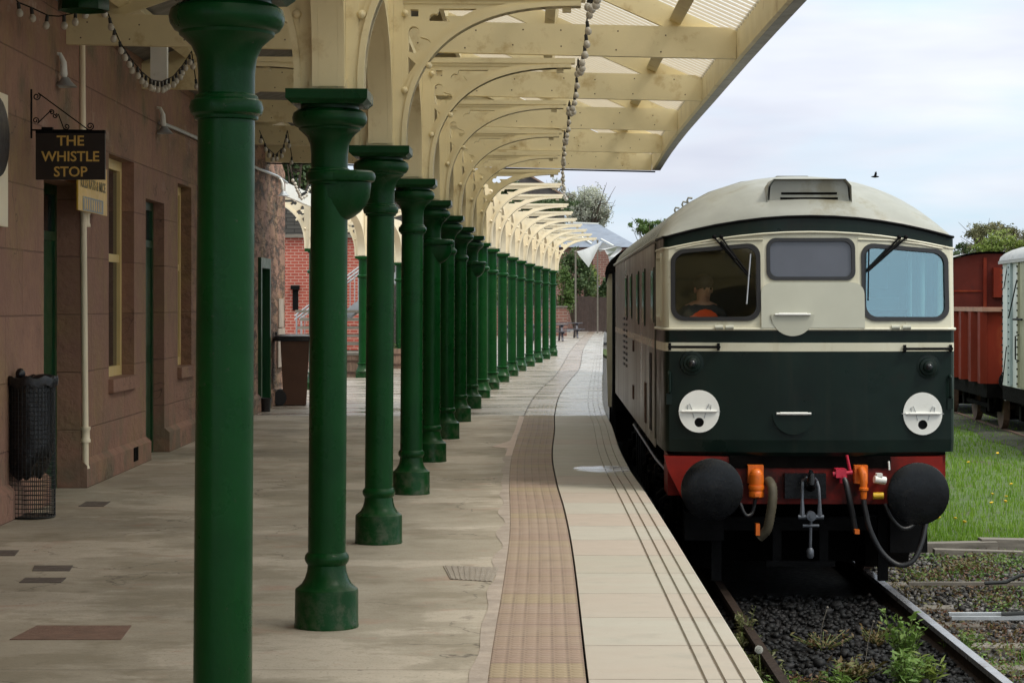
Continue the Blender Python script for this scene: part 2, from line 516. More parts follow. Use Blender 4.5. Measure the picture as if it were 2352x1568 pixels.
def platmat():
    k = NT('platform concrete')
    wet, s = wetfac(k)
    c = k.ramp(k.noise(1.3, detail=10, rough=0.68, stretch=(1.0, 0.75, 1)), [(0.30, (0.225, 0.192, 0.138)), (0.45, (0.325, 0.283, 0.217)), (0.58, (0.37, 0.325, 0.255)), (0.72, (0.44, 0.39, 0.315))])
    # trowelled pale wear
    pl = k.ramp(k.noise(0.75, detail=9, rough=0.66, stretch=(0.7, 0.9, 1)), [(0.52, 0), (0.565, 0.65), (0.70, 0.3)])
    c = k.mix(pl, c, (0.52, 0.455, 0.37))
    rd = k.ramp(k.noise(2.4, detail=9, rough=0.72, stretch=(0.7, 1.0, 1)), [(0.565, 0), (0.65, 0.5)])
    c = k.mix(rd, c, (0.37, 0.225, 0.165))
    dk = k.ramp(k.noise(1.0, detail=9, rough=0.68, stretch=(0.7, 1.0, 1)), [(0.52, 0), (0.59, 0.55), (0.74, 0.35)])
    c = k.mix(dk, c, (0.20, 0.168, 0.112))
    st = k.ramp(k.noise(9, detail=7, rough=0.75, stretch=(0.6, 1.0, 1)), [(0.52, 0), (0.72, 0.38)])
    c = k.mix(st, c, (0.20, 0.165, 0.12))
    gum = k.n('ShaderNodeTexVoronoi')
    gum.inputs['Scale'].default_value = 3.2
    k.l(k.pos(), gum.inputs['Vector'])
    gm = k.math('MULTIPLY', k.math('LESS_THAN', gum.outputs['Distance'], 0.045), k.math('GREATER_THAN', k.noise(1.9), 0.52))
    c = k.mix(k.math('MULTIPLY', gm, 0.6), c, (0.11, 0.095, 0.08))
    spk = k.ramp(k.noise(60, detail=3), [(0.58, 0), (0.70, 0.6)])
    c = k.mix(spk, c, (0.17, 0.145, 0.115))
    # joints every 3.9 m across and hair cracks
    jt = k.math('LESS_THAN', k.math('ABSOLUTE', k.math('SUBTRACT', k.math('FRACT', k.math('DIVIDE', k.math('ADD', s[1], 0.9), 4.3)), 0.5)), 0.0016)
    c = k.mix(k.math('MULTIPLY', jt, 0.6), c, (0.13, 0.105, 0.085))
    ck = k.n('ShaderNodeTexVoronoi', feature='DISTANCE_TO_EDGE')
    ck.inputs['Scale'].default_value = 0.55
    v2 = k.n('ShaderNodeVectorMath', operation='ADD')
    nn = k.n('ShaderNodeTexNoise')
    nn.inputs['Scale'].default_value = 2.2
    nn.inputs['Detail'].default_value = 6
    p = k.pos()
    k.l(p, nn.inputs['Vector'])
    k.l(p, v2.inputs[0])
    k.l(nn.outputs['Color'], v2.inputs[1])
    k.l(v2.outputs[0], ck.inputs['Vector'])
    crack = k.math('MULTIPLY', k.ramp(ck.outputs['Distance'], [(0.0, 1), (0.008, 0)]), k.ramp(k.noise(0.6), [(0.50, 0), (0.56, 0.85)]))
    c = k.mix(crack, c, (0.08, 0.065, 0.05))
    c = k.mix(k.math('MULTIPLY', wet, 0.45), c, (0.20, 0.16, 0.15))
    k.col(c)
    dry = k.ramp(k.noise(3), [(0.3, 0.72), (0.7, 0.92)])
    wr = k.ramp(k.noise(1.6, detail=6, stretch=(0.5, 1, 1)), [(0.35, 0.12), (0.65, 0.5)])
    k.rough(k.mix(wet, dry, wr))
    k.bump(k.noise(35, detail=6), 0.25, 0.008)
    return k.m


def slabmat(name, c1, c2, c3, pitch, wetcol, tact=False):
    k = NT(name)
    wet, s = wetfac(k)
    if not tact:
        px_ = k.math('DIVIDE', k.math('SUBTRACT', s[0], 0.93), 0.30)
        py_ = k.math('DIVIDE', k.math('SUBTRACT', s[1], 21.9), 0.42)
        rr_ = k.math('ADD', k.math('ADD', k.math('MULTIPLY', px_, px_), k.math('MULTIPLY', py_, py_)), k.math('MULTIPLY', k.math('SUBTRACT', k.noise(4), 0.5), 1.6))
        wet = k.math('MAXIMUM', wet, k.math('LESS_THAN', rr_, 1.0))
    uv = k.n('ShaderNodeUVMap').outputs[0]
    u = k.sep(uv)
    cell = k.math('FLOOR', k.math('DIVIDE', u[0], pitch))
    wn = k.n('ShaderNodeTexWhiteNoise', noise_dimensions='1D')
    k.l(cell, wn.inputs['W'])
    c = k.ramp(wn.outputs['Value'], [(0.2, c1), (0.5, c2), (0.85, c3)])
    c = k.mix(k.ramp(k.noise(2.2, detail=8, rough=0.65, stretch=(0.5, 1.6, 1)), [(0.42, 0), (0.7, 0.6)]), c, c3)
    c = k.mix(k.ramp(k.noise(3.1, detail=6), [(0.55, 0), (0.75, 0.55)]), c, tuple(x * 0.72 for x in c2))
    sp = k.ramp(k.noise(28, detail=3), [(0.66, 0), (0.76, 0.35)])
    c = k.mix(sp, c, (0.2, 0.16, 0.12))
    fr = k.math('ABSOLUTE', k.math('SUBTRACT', k.math('FRACT', k.math('DIVIDE', u[0], pitch)), 0.5))
    jw = k.ramp(k.noise(5), [(0.35, 0.0), (0.7, 0.007)])
    j = k.math('GREATER_THAN', k.math('ADD', fr, jw), 0.5 - 0.007 / pitch + 0.003)
    h = None
    if tact:
        f2 = k.math('FRACT', k.math('DIVIDE', u[1], 0.0667))
        f1 = k.math('FRACT', k.math('DIVIDE', u[0], 0.0667))
        du = k.math('SUBTRACT', f1, 0.5)
        dv_ = k.math('SUBTRACT', f2, 0.5)
        rr = k.math('SQRT', k.math('ADD', k.math('MULTIPLY', du, du), k.math('MULTIPLY', dv_, dv_)))
        h = k.ramp(rr, [(0.22, 1), (0.36, 0)])
        # dirt collects in the lanes between the blister rows
        lane = k.ramp(k.math('ABSOLUTE', dv_), [(0.37, 0), (0.46, 1)])
        lane = k.math('MULTIPLY', lane, k.ramp(f1, [(0.0, 1.0), (0.3, 0.35), (0.7, 0.35), (1.0, 1.0)]))
        lane = k.math('MULTIPLY', lane, k.ramp(k.noise(1.3), [(0.35, 0.25), (0.6, 0.8)]))
        c = k.mix(lane, c, (0.115, 0.078, 0.055))
        c = k.mix(k.math('MULTIPLY', j, 0.75), c, (0.10, 0.065, 0.05))
    else:
        c = k.mix(k.math('MULTIPLY', j, 0.85), c, (0.14, 0.11, 0.08))
    c = k.mix(k.math('MULTIPLY', wet, 0.5), c, wetcol)
    k.col(c)
    dry = k.ramp(k.noise(4), [(0.3, 0.65), (0.7, 0.9)])
    wr = k.ramp(k.noise(1.8, detail=6, stretch=(0.5, 1, 1)), [(0.35, 0.1), (0.65, 0.4)])
    k.rough(k.mix(wet, dry, wr))
    hb = k.math('MULTIPLY', k.noise(45, detail=5), 0.35)
    if h is not None:
        hb = k.math('ADD', hb, h)
    hb = k.math('SUBTRACT', hb, k.math('MULTIPLY', j, 1.2))
    k.bump(hb, 0.45, 0.006)
    return k.m


M['plat'] = platmat()
M['coping'] = slabmat('coping slabs', (0.40, 0.37, 0.305), (0.43, 0.405, 0.345), (0.42, 0.35, 0.29), 0.95, (0.30, 0.28, 0.27))
M['tactile'] = slabmat('tactile paving', (0.29, 0.206, 0.16), (0.315, 0.232, 0.18), (0.315, 0.245, 0.155), 0.4, (0.26, 0.21, 0.18), True)
M['mortar'] = mat('mortar band', (0.36, 0.30, 0.25), 0.85, 0.2, 6, 0.3, 40)


def roofsheet():
    k = NT('corrugated translucent sheet')
    s = k.sep(k.pos())
    c = k.mix(k.ramp(k.noise(1.4, detail=6), [(0.4, 0), (0.75, 0.5)]), (0.93, 0.93, 0.92), (0.8, 0.77, 0.7))
    # tan, less see-through stripe in every trough of the corrugation
    tr = k.math('ABSOLUTE', k.math('SUBTRACT', k.math('FRACT', k.math('DIVIDE', s[1], 0.19)), 0.5))
    d = k.ramp(tr, [(0.20, 1), (0.27, 0)])
    c = k.mix(k.math('MULTIPLY', d, 0.9), c, (0.34, 0.27, 0.17))
    k.col(c)
    k.rough(0.5)
    t = k.n('ShaderNodeBsdfTranslucent')
    k.l(c, t.inputs[0])
    mx = k.n('ShaderNodeMixShader')
    mx.inputs[0].default_value = 0.85
    k.l(k.p.outputs[0], mx.inputs[1])
    k.l(t.outputs[0], mx.inputs[2])
    tr_ = k.n('ShaderNodeBsdfTransparent')
    mx2 = k.n('ShaderNodeMixShader')
    k.l(k.ramp(tr, [(0.20, 0.08), (0.27, 0.5)]), mx2.inputs[0])
    k.l(mx.outputs[0], mx2.inputs[1])
    k.l(tr_.outputs[0], mx2.inputs[2])
    k.l(mx2.outputs[0], k.out.inputs[0])
    return k.m


M['sheet'] = roofsheet()


def locoside():
    # green body side dulled by road dirt, browner and paler low down as mud plus painted platform reflection, faint rain streaks
    k = NT('dirty locomotive side')
    s = k.sep(k.pos())
    st = k.noise(3.0, detail=4, rough=0.5, stretch=(1, 1.0, 0.10))
    base = k.mix(k.ramp(k.noise(0.8, detail=3), [(0.4, 0), (0.65, 0.5)]), (0.020, 0.036, 0.015), (0.030, 0.046, 0.020))
    low = k.ramp(k.math('ADD', k.math('DIVIDE', s[2], 2.0), k.math('MULTIPLY', k.math('SUBTRACT', st, 0.5), 0.5)), [(0.22, 1), (0.62, 0)])
    c = k.mix(k.math('MULTIPLY', low, 0.8), base, (0.075, 0.074, 0.052))
    k.col(c)
    k.rough(k.ramp(k.noise(1.5, stretch=(1, 1, 0.3)), [(0.3, 0.24), (0.7, 0.4)]))
    k.p.inputs['Specular IOR Level'].default_value = 0.35
    return k.m


M['locoside'] = locoside()


def groundmat():
    k = NT('track bed ballast')
    v = k.n('ShaderNodeTexVoronoi')
    v.inputs['Scale'].default_value = 22
    k.l(k.pos(), v.inputs['Vector'])
    c = k.ramp(v.outputs['Color'], [(0.2, (0.022, 0.021, 0.021)), (0.55, (0.05, 0.047, 0.045)), (0.9, (0.12, 0.115, 0.11))])
    c = k.mix(k.ramp(k.noise(1.1, detail=7), [(0.48, 0), (0.62, 0.85)]), c, (0.05, 0.042, 0.024))
    k.col(c)
    k.rough(0.6)
    k.bump(v.outputs['Distance'], 0.8, 0.03)
    return k.m


M['bed'] = groundmat()
M['soil'] = mat('grassy soil', (0.06, 0.10, 0.02), 0.95, 0.3, 3, 0.4, 20, dirt=(0.07, 0.055, 0.035), dirt_scale=1.2, dirt_lo=0.55)


def stonechip(name, cols):
    k = NT(name)
    g = k.n('ShaderNodeNewGeometry')
    k.col(k.ramp(g.outputs['Random Per Island'], [((i + 0.5) / len(cols), x) for i, x in enumerate(cols)]))
    k.rough(0.55)
    k.p.inputs['Specular IOR Level'].default_value = 0.22
    k.bump(k.noise(40), 0.3, 0.01)
    return k.m


M['chipgrey'] = stonechip('grey ballast stones', [(0.022, 0.021, 0.020), (0.045, 0.042, 0.039), (0.08, 0.074, 0.068), (0.17, 0.16, 0.155)])
M['chipblack'] = stonechip('black oily stones', [(0.004, 0.004, 0.0045), (0.006, 0.006, 0.0065), (0.009, 0.009, 0.0095), (0.016, 0.015, 0.016)])


# ------------------------------------------------------------------ mesh builder
def vec(p):
    return p if isinstance(p, Vector) else Vector(p)


class MB:
    def __init__(s):
        s.v, s.f, s.mi, s.k, s.uv = [], [], [], 0, None

    def mat(s, k):
        s.k = k
        return s

    def add(s, vs, fs):
        b = len(s.v)
        s.v += [tuple(x) for x in vs]
        for f in fs:
            s.f.append(tuple(i + b for i in f))
            s.mi.append(s.k)
        return s

    def box(s, lo, hi, rot=None, piv=None):
        x0, y0, z0 = lo
        x1, y1, z1 = hi
        vs = [Vector(q) for q in ((x0, y0, z0), (x1, y0, z0), (x1, y1, z0), (x0, y1, z0), (x0, y0, z1), (x1, y0, z1), (x1, y1, z1), (x0, y1, z1))]
        if rot is not None:
            pv = Vector(piv) if piv else Vector(((x0 + x1) / 2, (y0 + y1) / 2, (z0 + z1) / 2))
            vs = [rot @ (q - pv) + pv for q in vs]
        return s.add(vs, [(0, 3, 2, 1), (4, 5, 6, 7), (0, 1, 5, 4), (1, 2, 6, 5), (2, 3, 7, 6), (3, 0, 4, 7)])

    def beam(s, a, b, w, h, up=(0, 0, 1)):
        a, b = vec(a), vec(b)
        d = (b - a).normalized()
        r = d.cross(vec(up))
        if r.length < 1e-5:
            r = Vector((1, 0, 0))
        r.normalize()
        u = r.cross(d)
        r, u = r * w / 2, u * h / 2
        vs = [a - r - u, a + r - u, a + r + u, a - r + u, b - r - u, b + r - u, b + r + u, b - r + u]
        return s.add(vs, [(0, 1, 2, 3), (7, 6, 5, 4), (0, 4, 5, 1), (1, 5, 6, 2), (2, 6, 7, 3), (3, 7, 4, 0)])

    def cyl(s, a, b, r0, r1=None, n=14):
        return s.tube([a, b], [r0, r0 if r1 is None else r1], n)

    def tube(s, pts, r, n=8, cap=True):
        pts = [vec(p) for p in pts]
        m = len(pts)
        rs = r if hasattr(r, '__len__') else [r] * m
        vs, fs = [], []
        t0 = (pts[1] - pts[0]).normalized()
        up = Vector((0, 0, 1)) if abs(t0.z) < 0.9 else Vector((1, 0, 0))
        x = t0.cross(up).normalized()
        for i, p in enumerate(pts):
            t = (pts[min(i + 1, m - 1)] - pts[max(i - 1, 0)]).normalized()
            x = (x - t * x.dot(t))
            if x.length < 1e-6:
                x = t.orthogonal()
            x.normalize()
            y = t.cross(x)
            for j in range(n):
                a = 2 * PI * j / n
                vs.append(p + (x * math.cos(a) + y * math.sin(a)) * rs[i])
        for i in range(m - 1):
            for j in range(n):
                q = (j + 1) % n
                fs.append((i * n + j, i * n + q, (i + 1) * n + q, (i + 1) * n + j))
        if cap:
            fs.append(tuple(range(n - 1, -1, -1)))
            fs.append(tuple((m - 1) * n + j for j in range(n)))
        return s.add(vs, fs)

    def lathe(s, prof, n=28, c=(0, 0, 0), axis='z', cap=True):
        vs, fs = [], []
        for (r, z) in prof:
            for j in range(n):
                a = 2 * PI * j / n
                x, y = r * math.cos(a), r * math.sin(a)
                q = (x, y, z) if axis == 'z' else ((x, z, y) if axis == 'y' else (z, x, y))
                vs.append((q[0] + c[0], q[1] + c[1], q[2] + c[2]))
        m = len(prof)
        for i in range(m - 1):
            for j in range(n):
                q = (j + 1) % n
                fs.append((i * n + j, i * n + q, (i + 1) * n + q, (i + 1) * n + j))
        if cap:
            fs.append(tuple(range(n - 1, -1, -1)))
            fs.append(tuple((m - 1) * n + j for j in range(n)))
        return s.add(vs, fs)

    def ball(s, c, r, n=12, m=8, sc=(1, 1, 1)):
        prof = [(r * math.sin(PI * i / m), -r * math.cos(PI * i / m)) for i in range(m + 1)]
        prof[0] = (r * 0.02, -r)
        prof[-1] = (r * 0.02, r)
        b = len(s.v)
        s.lathe(prof, n)
        for i in range(b, len(s.v)):
            x = s.v[i]
            s.v[i] = (x[0] * sc[0] + c[0], x[1] * sc[1] + c[1], x[2] * sc[2] + c[2])
        return s

    def plate(s, loops, fn, th):
        """2D outline with holes -> solid plate; fn(u, v, t) gives the 3D point, t in {0, th}"""
        pts = [Vector((p[0], p[1], 0)) for lp in loops for p in lp]
        tris = tessellate_polygon([[Vector((p[0], p[1], 0)) for p in lp] for lp in loops])
        n = len(pts)
        vs = [fn(p.x, p.y, 0) for p in pts] + [fn(p.x, p.y, th) for p in pts]
        fs = []
        for t in tris:
            a, b, c = (pts[i] for i in t)
            if (b - a).cross(c - a).z < 0:
                t = (t[0], t[2], t[1])
            fs.append(tuple(t))
            fs.append((t[0] + n, t[2] + n, t[1] + n))
        st = 0
        for lp in loops:
            k = len(lp)
            for i in range(k):
                j = (i + 1) % k
                fs.append((st + i, st + i + n, st + j + n, st + j))
            st += k
        return s.add(vs, fs)

    def grid(s, rows, flip=False, closed=False):
        m, n = len(rows), len(rows[0])
        vs = [p for r in rows for p in r]
        fs = []
        for i in range(m - 1):
            for j in range(n if closed else n - 1):
                q = (j + 1) % n
                f = (i * n + j, i * n + q, (i + 1) * n + q, (i + 1) * n + j)
                fs.append(f[::-1] if flip else f)
        return s.add(vs, fs)

    def build(s, name, mats, parent=None, loc=None, world=False, sharp=38, uv=None):
        me = bpy.data.meshes.new(name)
        off = Vector((0, 0, 0))
        if parent is not None and world:
            off = parent.location
        if loc is not None:
            off = Vector(loc)
        me.from_pydata([(x[0] - off[0], x[1] - off[1], x[2] - off[2]) for x in s.v], [], s.f)
        if not isinstance(mats, (list, tuple)):
            mats = [mats]
        for m in mats:
            me.materials.append(M[m] if isinstance(m, str) else m)
        if len(mats) > 1:
            me.polygons.foreach_set('material_index', s.mi)
        me.polygons.foreach_set('use_smooth', [True] * len(me.polygons))
        me.update()
        me.set_sharp_from_angle(angle=R(sharp))
        if uv is not None:
            ul = me.uv_layers.new(name='UVMap')
            li = np.empty(len(me.loops), dtype=np.int32)
            me.loops.foreach_get('vertex_index', li)
            ul.data.foreach_set('uv', np.asarray(uv, dtype=np.float32)[li].ravel())
        o = bpy.data.objects.new(name, me)
        C.objects.link(o)
        if parent is not None:
            o.parent = parent
        elif loc is not None:
            o.location = loc
        return o


def fast(name, V, F, m, parent=None, loc=(0, 0, 0)):
    V = np.asarray(V, dtype=np.float32) - np.asarray(loc, dtype=np.float32)
    F = np.asarray(F, dtype=np.int32)
    me = bpy.data.meshes.new(name)
    k = F.shape[1]
    me.vertices.add(len(V))
    me.vertices.foreach_set('co', V.ravel())
    me.loops.add(F.size)
    me.loops.foreach_set('vertex_index', F.ravel())
    me.polygons.add(len(F))
    me.polygons.foreach_set('loop_start', np.arange(0, F.size, k, dtype=np.int32))
    me.polygons.foreach_set('loop_total', np.full(len(F), k, dtype=np.int32))
    me.update(calc_edges=True)
    me.materials.append(M[m])
    o = bpy.data.objects.new(name, me)
    C.objects.link(o)
    if parent is not None:
        o.parent = parent
    else:
        o.location = loc
    return o


def tag(o, label=None, cat=None, group=None, kind=None):
    if label:
        o['label'] = label
    if cat:
        o['category'] = cat
    if group:
        o['group'] = group
    if kind:
        o['kind'] = kind
    return o


def thing(name, label, cat, loc=(0, 0, 0), rz=0, group=None):
    o = bpy.data.objects.new(name, None)
    o.empty_display_size = 0.2
    C.objects.link(o)
    o.location = loc
    o.rotation_euler = (0, 0, rz)
    return tag(o, label, cat, group)


def copy_tree(o, parent=None):
    c = o.copy()
    C.objects.link(c)
    c.parent = parent
    for ch in list(o.children):
        copy_tree(ch, c)
    return c


def text_mesh(mb, body, size, fn, th=0.006, bold=0.0, align='CENTER', sx=1.0):
    cu = bpy.data.curves.new('lettering', 'FONT')
    cu.body = body
    cu.size = size
    cu.align_x = align
    cu.align_y = 'CENTER'
    cu.offset = bold
    cu.extrude = th / 2
    cu.resolution_u = 3
    ob = bpy.data.objects.new('lettering', cu)
    C.objects.link(ob)
    dg = bpy.context.evaluated_depsgraph_get()
    me = bpy.data.meshes.new_from_object(ob.evaluated_get(dg))
    mb.add([fn(v.co.x * sx, v.co.y, v.co.z) for v in me.vertices], [tuple(p.vertices) for p in me.polygons])
    bpy.data.objects.remove(ob)
    bpy.data.curves.remove(cu)
    bpy.data.meshes.remove(me)


def rrect(u0, v0, u1, v1, r, n=5, skew=None):
    pts = []
    for (cx, cy, a0) in ((u1 - r, v1 - r, 0), (u0 + r, v1 - r, 90), (u0 + r, v0 + r, 180), (u1 - r, v0 + r, 270)):
        for i in range(n + 1):
            a = R(a0 + 90 * i / n)
            x, y = cx + r * math.cos(a), cy + r * math.sin(a)
            if skew:
                x, y = skew(x, y)
            pts.append((x, y))
    return pts


def interp(tab):
    xs = np.array([a for a, b in tab])
    ys = np.array([b for a, b in tab])

    def f(x):
        i = int(np.clip(np.searchsorted(xs, x) - 1, 0, len(xs) - 2))
        x0, x1 = xs[i], xs[i + 1]
        def sl(j):
            if j <= 0:
                return (ys[1] - ys[0]) / (xs[1] - xs[0])
            if j >= len(xs) - 1:
                return (ys[-1] - ys[-2]) / (xs[-1] - xs[-2])
            return (ys[j + 1] - ys[j - 1]) / (xs[j + 1] - xs[j - 1])
        t = (x - x0) / (x1 - x0)
        if t < 0:
            return float(ys[0] + (x - xs[0]) * sl(0))
        if t > 1:
            return float(ys[-1] + (x - xs[-1]) * sl(len(xs) - 1))
        h = x1 - x0
        return float((2 * t ** 3 - 3 * t ** 2 + 1) * ys[i] + (t ** 3 - 2 * t ** 2 + t) * h * sl(i) + (-2 * t ** 3 + 3 * t ** 2) * ys[i + 1] + (t ** 3 - t ** 2) * h * sl(i + 1))
    return f


# ------------------------------------------------------------------ platform
edge = interp([(4, 1.06), (9.85, 1.108), (13.3, 1.136), (16, 1.160), (19.5, 1.182), (21.6, 1.185), (24.9, 1.235), (29.9, 1.37), (32.6, 1.42), (37.2, 1.555), (50.7, 2.11), (81.3, 3.40), (117, 4.93), (135, 5.7)])
tacR = interp([(4, 0.25), (9.5, 0.321), (13.4, 0.380), (15.6, 0.404), (17.9, 0.412), (20.1, 0.404), (23.9, 0.432), (28.9, 0.558), (32.6, 0.63), (39.7, 0.86), (47, 1.23), (56, 1.72), (81.3, 2.66), (117, 4.3), (135, 5.2)])
tacL = interp([(4, -0.14), (9.5, -0.103), (13.1, -0.045), (16, -0.012), (20.3, -0.022), (23.9, 0.004), (28.4, 0.11), (32.8, 0.205), (40.3, 0.467), (52, 1.08), (81.3, 2.25), (117, 3.9), (135, 4.8)])
YS = list(np.arange(2, 60, 0.5)) + list(np.arange(60, 136, 2.5)) + [136]
ALONG = [0]
for a, b in zip(YS[:-1], YS[1:]):
    ALONG.append(ALONG[-1] + math.hypot(b - a, edge(b) - edge(a)))

mb = MB()
mb.grid([[(-60, y, 0.0), (-13, y, 0.0), (-3.0, y, 0.0), (-1.2, y, 0), (tacL(y) - 0.02, y, 0)] for y in [-12] + YS], flip=False)
pf = mb.build('platform', 'plat')
tag(pf, kind='structure')
mb = MB()
mb.grid([[(tacL(y) - 0.055 - 0.03 * abs(math.sin(y * 1.7)) - 0.02 * math.sin(y * 4.1), y, 0.003), (tacL(y) + 0.004, y, 0.003)] for y in np.arange(6, 32, 0.25)])
tag(mb.build('platform_mortar', 'mortar'), kind='structure')
mb = MB()
rows, uvs = [], []
for y, s_ in zip(YS, ALONG):
    a, b = tacL(y), tacR(y)
    row = [(a - 0.02, y, -0.01), (a, y, 0.006), (b, y, 0.006), (b + 0.006, y, -0.012)]
    rows.append(row)
    uvs += [(s_, -0.02), (s_, 0), (s_, 0.4), (s_, 0.405)]
mb.grid(rows)
tag(mb.build('tactile_path', 'tactile', uv=uvs), kind='structure')
mb = MB()
rows, uvs = [], []
for y, s_ in zip(YS, ALONG):
    e, t = edge(y), tacR(y) + 0.016
    offs = [(t - e, -0.03), (t - e, 0.0)]
    for g in (0.255, 0.172, 0.088):
        offs += [(-g - 0.008, 0.0), (-g - 0.005, -0.014), (-g + 0.005, -0.014), (-g + 0.008, 0)]
    offs += [(-0.012, 0.0), (0, -0.012), (0, -0.09), (-0.12, -0.10)]
    rows.append([(e + o, y, z) for o, z in offs])
    uvs += [(s_, o) for o, z in offs]
mb.grid(rows)
tag(mb.build('platform_coping', 'coping', uv=uvs), kind='structure')

mb = MB()
mb.grid([[(edge(y) - 0.119, y, -0.095), (edge(y) - 0.119, y, -1.2)] for y in YS])
tag(mb.build('platform_wall', mat('sooty platform brick', (0.035, 0.026, 0.021), 0.9, 0.35, 4, 0.4, 20)), kind='structure')
mb = MB()
pp = [G(X, Y) for X, Y in ((1193, 955), (1206, 957), (1188, 1000), (1178, 1046), (1160, 1047), (1166, 1030), (1130, 1026), (1172, 1012), (1182, 990))]
mb.plate([[(q_.x, q_.y) for q_ in pp][::-1]], lambda x, y, t: Vector((x, y, 0.0012 + t)), 0.003)
tag(mb.build('mortar_patch', mat('pink mortar patch', (0.50, 0.39, 0.32), 0.8, 0.12, 6)), kind='structure')
# track bed and the ground beyond
mb = MB()
mb.grid([[(-400, y, -1.12), (0.5, y, -1.12), (30, y, -1.12), (400, y, -1.12)] for y in (-60, 10, 60, 140, 1200)])
tag(mb.build('ground', 'bed'), kind='structure')
mb = MB()
gx = [4.35, 4.9, 5.6, 6.5, 9, 16, 30, 60]
mb.grid([[(x + (0.5 if i == 0 and y > 30 else 0), y, -1.105 + (0.0 if i == 0 else 0.10 if i < 3 else 0.14)) for i, x in enumerate(gx)] for y in (24.1, 24.7, 30, 36, 60, 130)])
tag(mb.build('grass_verge', 'soil'), kind='structure')

# ------------------------------------------------------------------ columns of the canopy
KY = lambda k: 7.25 + 3.92 * k
COLX = [-0.966, -0.952, -0.925, -0.882, -0.855, -0.811, -0.741, -0.648, -0.533, -0.395, -0.205, 0.0, 0.212, 0.466, 0.733, 1.017, 1.316]
HC = 2.738


def plain_parts(root):
    b = MB()
    sq = lambda h, z: rrect(-h, -h, h, h, 0.02, 2)
    rows = [[(u, v, z) for u, v in sq(h, z)] for h, z in ((0.147, 0), (0.147, 0.13))]
    oct_ = lambda r, z: [(r * math.cos(2 * PI * (i + 0.5) / 12), r * math.sin(2 * PI * (i + 0.5) / 12), z) for i in range(12)]
    sq12 = lambda h, z: [(u, v, z) for u, v in rrect(-h, -h, h, h, 0.02, 2)]
    # rrect starts at the first corner, twelve points, like the ring above
    b.grid(rows, closed=True)
    b.grid([sq12(0.147, 0.13), sq12(0.143, 0.14)], closed=True)
    b.lathe([(0.175, 0.139), (0.155, 0.165), (0.132, 0.21), (0.118, 0.26), (0.114, 0.30), (0.126, 0.305), (0.138, 0.318), (0.138, 0.332), (0.112, 0.345)], 20)
    b.add(sq12(0.143, 0.14), [tuple(range(18))])
    b.build('base', 'green', root)
    b = MB()
    b.lathe([(0.100, 0.34), (0.096, 2.69)], 24)
    b.build('shaft', 'green', root)
    b = MB()
    b.lathe([(0.109, 2.25), (0.118, 2.256), (0.134, 2.275), (0.138, 2.295), (0.134, 2.31), (0.112, 2.325), (0.109, 2.335)], 24)
    b.lathe([(0.109, 2.655), (0.120, 2.66), (0.130, 2.685)], 24)
    b.box((-0.158, -0.158, 2.684), (0.158, 0.158, HC))
    b.build('capital', 'green', root)


def column_parts(root, hopper):
    b = MB()
    b.lathe([(0.165, 0), (0.1665, 0.012), (0.1635, 0.02), (0.1625, 0.185), (0.160, 0.196), (0.148, 0.204), (0.128, 0.222), (0.112, 0.25), (0.102, 0.285), (0.0985, 0.318),
             (0.104, 0.325), (0.112, 0.338), (0.1145, 0.352), (0.112, 0.366), (0.104, 0.377), (0.098, 0.383)], 32)
    b.build('base', 'green', root)
    b = MB()
    b.lathe([(0.0978, 0.375), (0.0965, 1.2), (0.0948, 2.29)], 32)
    b.build('shaft', 'green', root)
    b = MB()
    b.lathe([(0.0948, 2.262), (0.106, 2.266), (0.107, 2.276), (0.118, 2.284), (0.1235, 2.305), (0.118, 2.326), (0.107, 2.333), (0.105, 2.343), (0.0945, 2.35), (0.0945, 2.42),
             (0.1, 2.47), (0.118, 2.51), (0.146, 2.536), (0.158, 2.545), (0.160, 2.555), (0.175, 2.562), (0.190, 2.585), (0.193, 2.605), (0.186, 2.63), (0.165, 2.645), (0.15, 2.65), (0.15, 2.668)], 32)
    b.add([(-.18, -.18, 2.666), (.18, -.18, 2.666), (.18, .18, 2.666), (-.18, .18, 2.666), (-.207, -.207, 2.69), (.207, -.207, 2.69), (.207, .207, 2.69), (-.207, .207, 2.69),
           (-.207, -.207, HC), (.207, -.207, HC), (.207, .207, HC), (-.207, .207, HC)],
          [(0, 3, 2, 1), (8, 9, 10, 11)] + [(i, (i + 1) % 4, 4 + (i + 1) % 4, 4 + i) for i in range(4)] + [(4 + i, 4 + (i + 1) % 4, 8 + (i + 1) % 4, 8 + i) for i in range(4)])
    b.build('capital', 'greencap', root)
    if hopper:
        b = MB()
        def stadium(x1, r, z):
            return [(0.0, -r, z)] + [(x1 - r + r * math.cos(R(q)), r * math.sin(R(q)), z) for q in range(-90, 91, 15)] + [(0.0, r, z)]
        rows = [stadium(x1, r, z) for x1, r, z in ((0.10, 0.05, 2.085), (0.125, 0.065, 2.098), (0.16, 0.08, 2.125), (0.19, 0.09, 2.16), (0.208, 0.095, 2.20), (0.214, 0.096, 2.255), (0.214, 0.096, 2.275),
                                                   (0.232, 0.114, 2.284), (0.238, 0.120, 2.305), (0.232, 0.114, 2.326), (0.218, 0.1, 2.336), (0.2, 0.085, 2.337))]
        b.grid(rows, closed=True)
        n0 = len(b.v)
        b.add(rows[-1], [tuple(range(len(rows[-1])))])
        b.build('rain_hopper', 'greencap', root)


ZT = 3.80                       # top of brackets


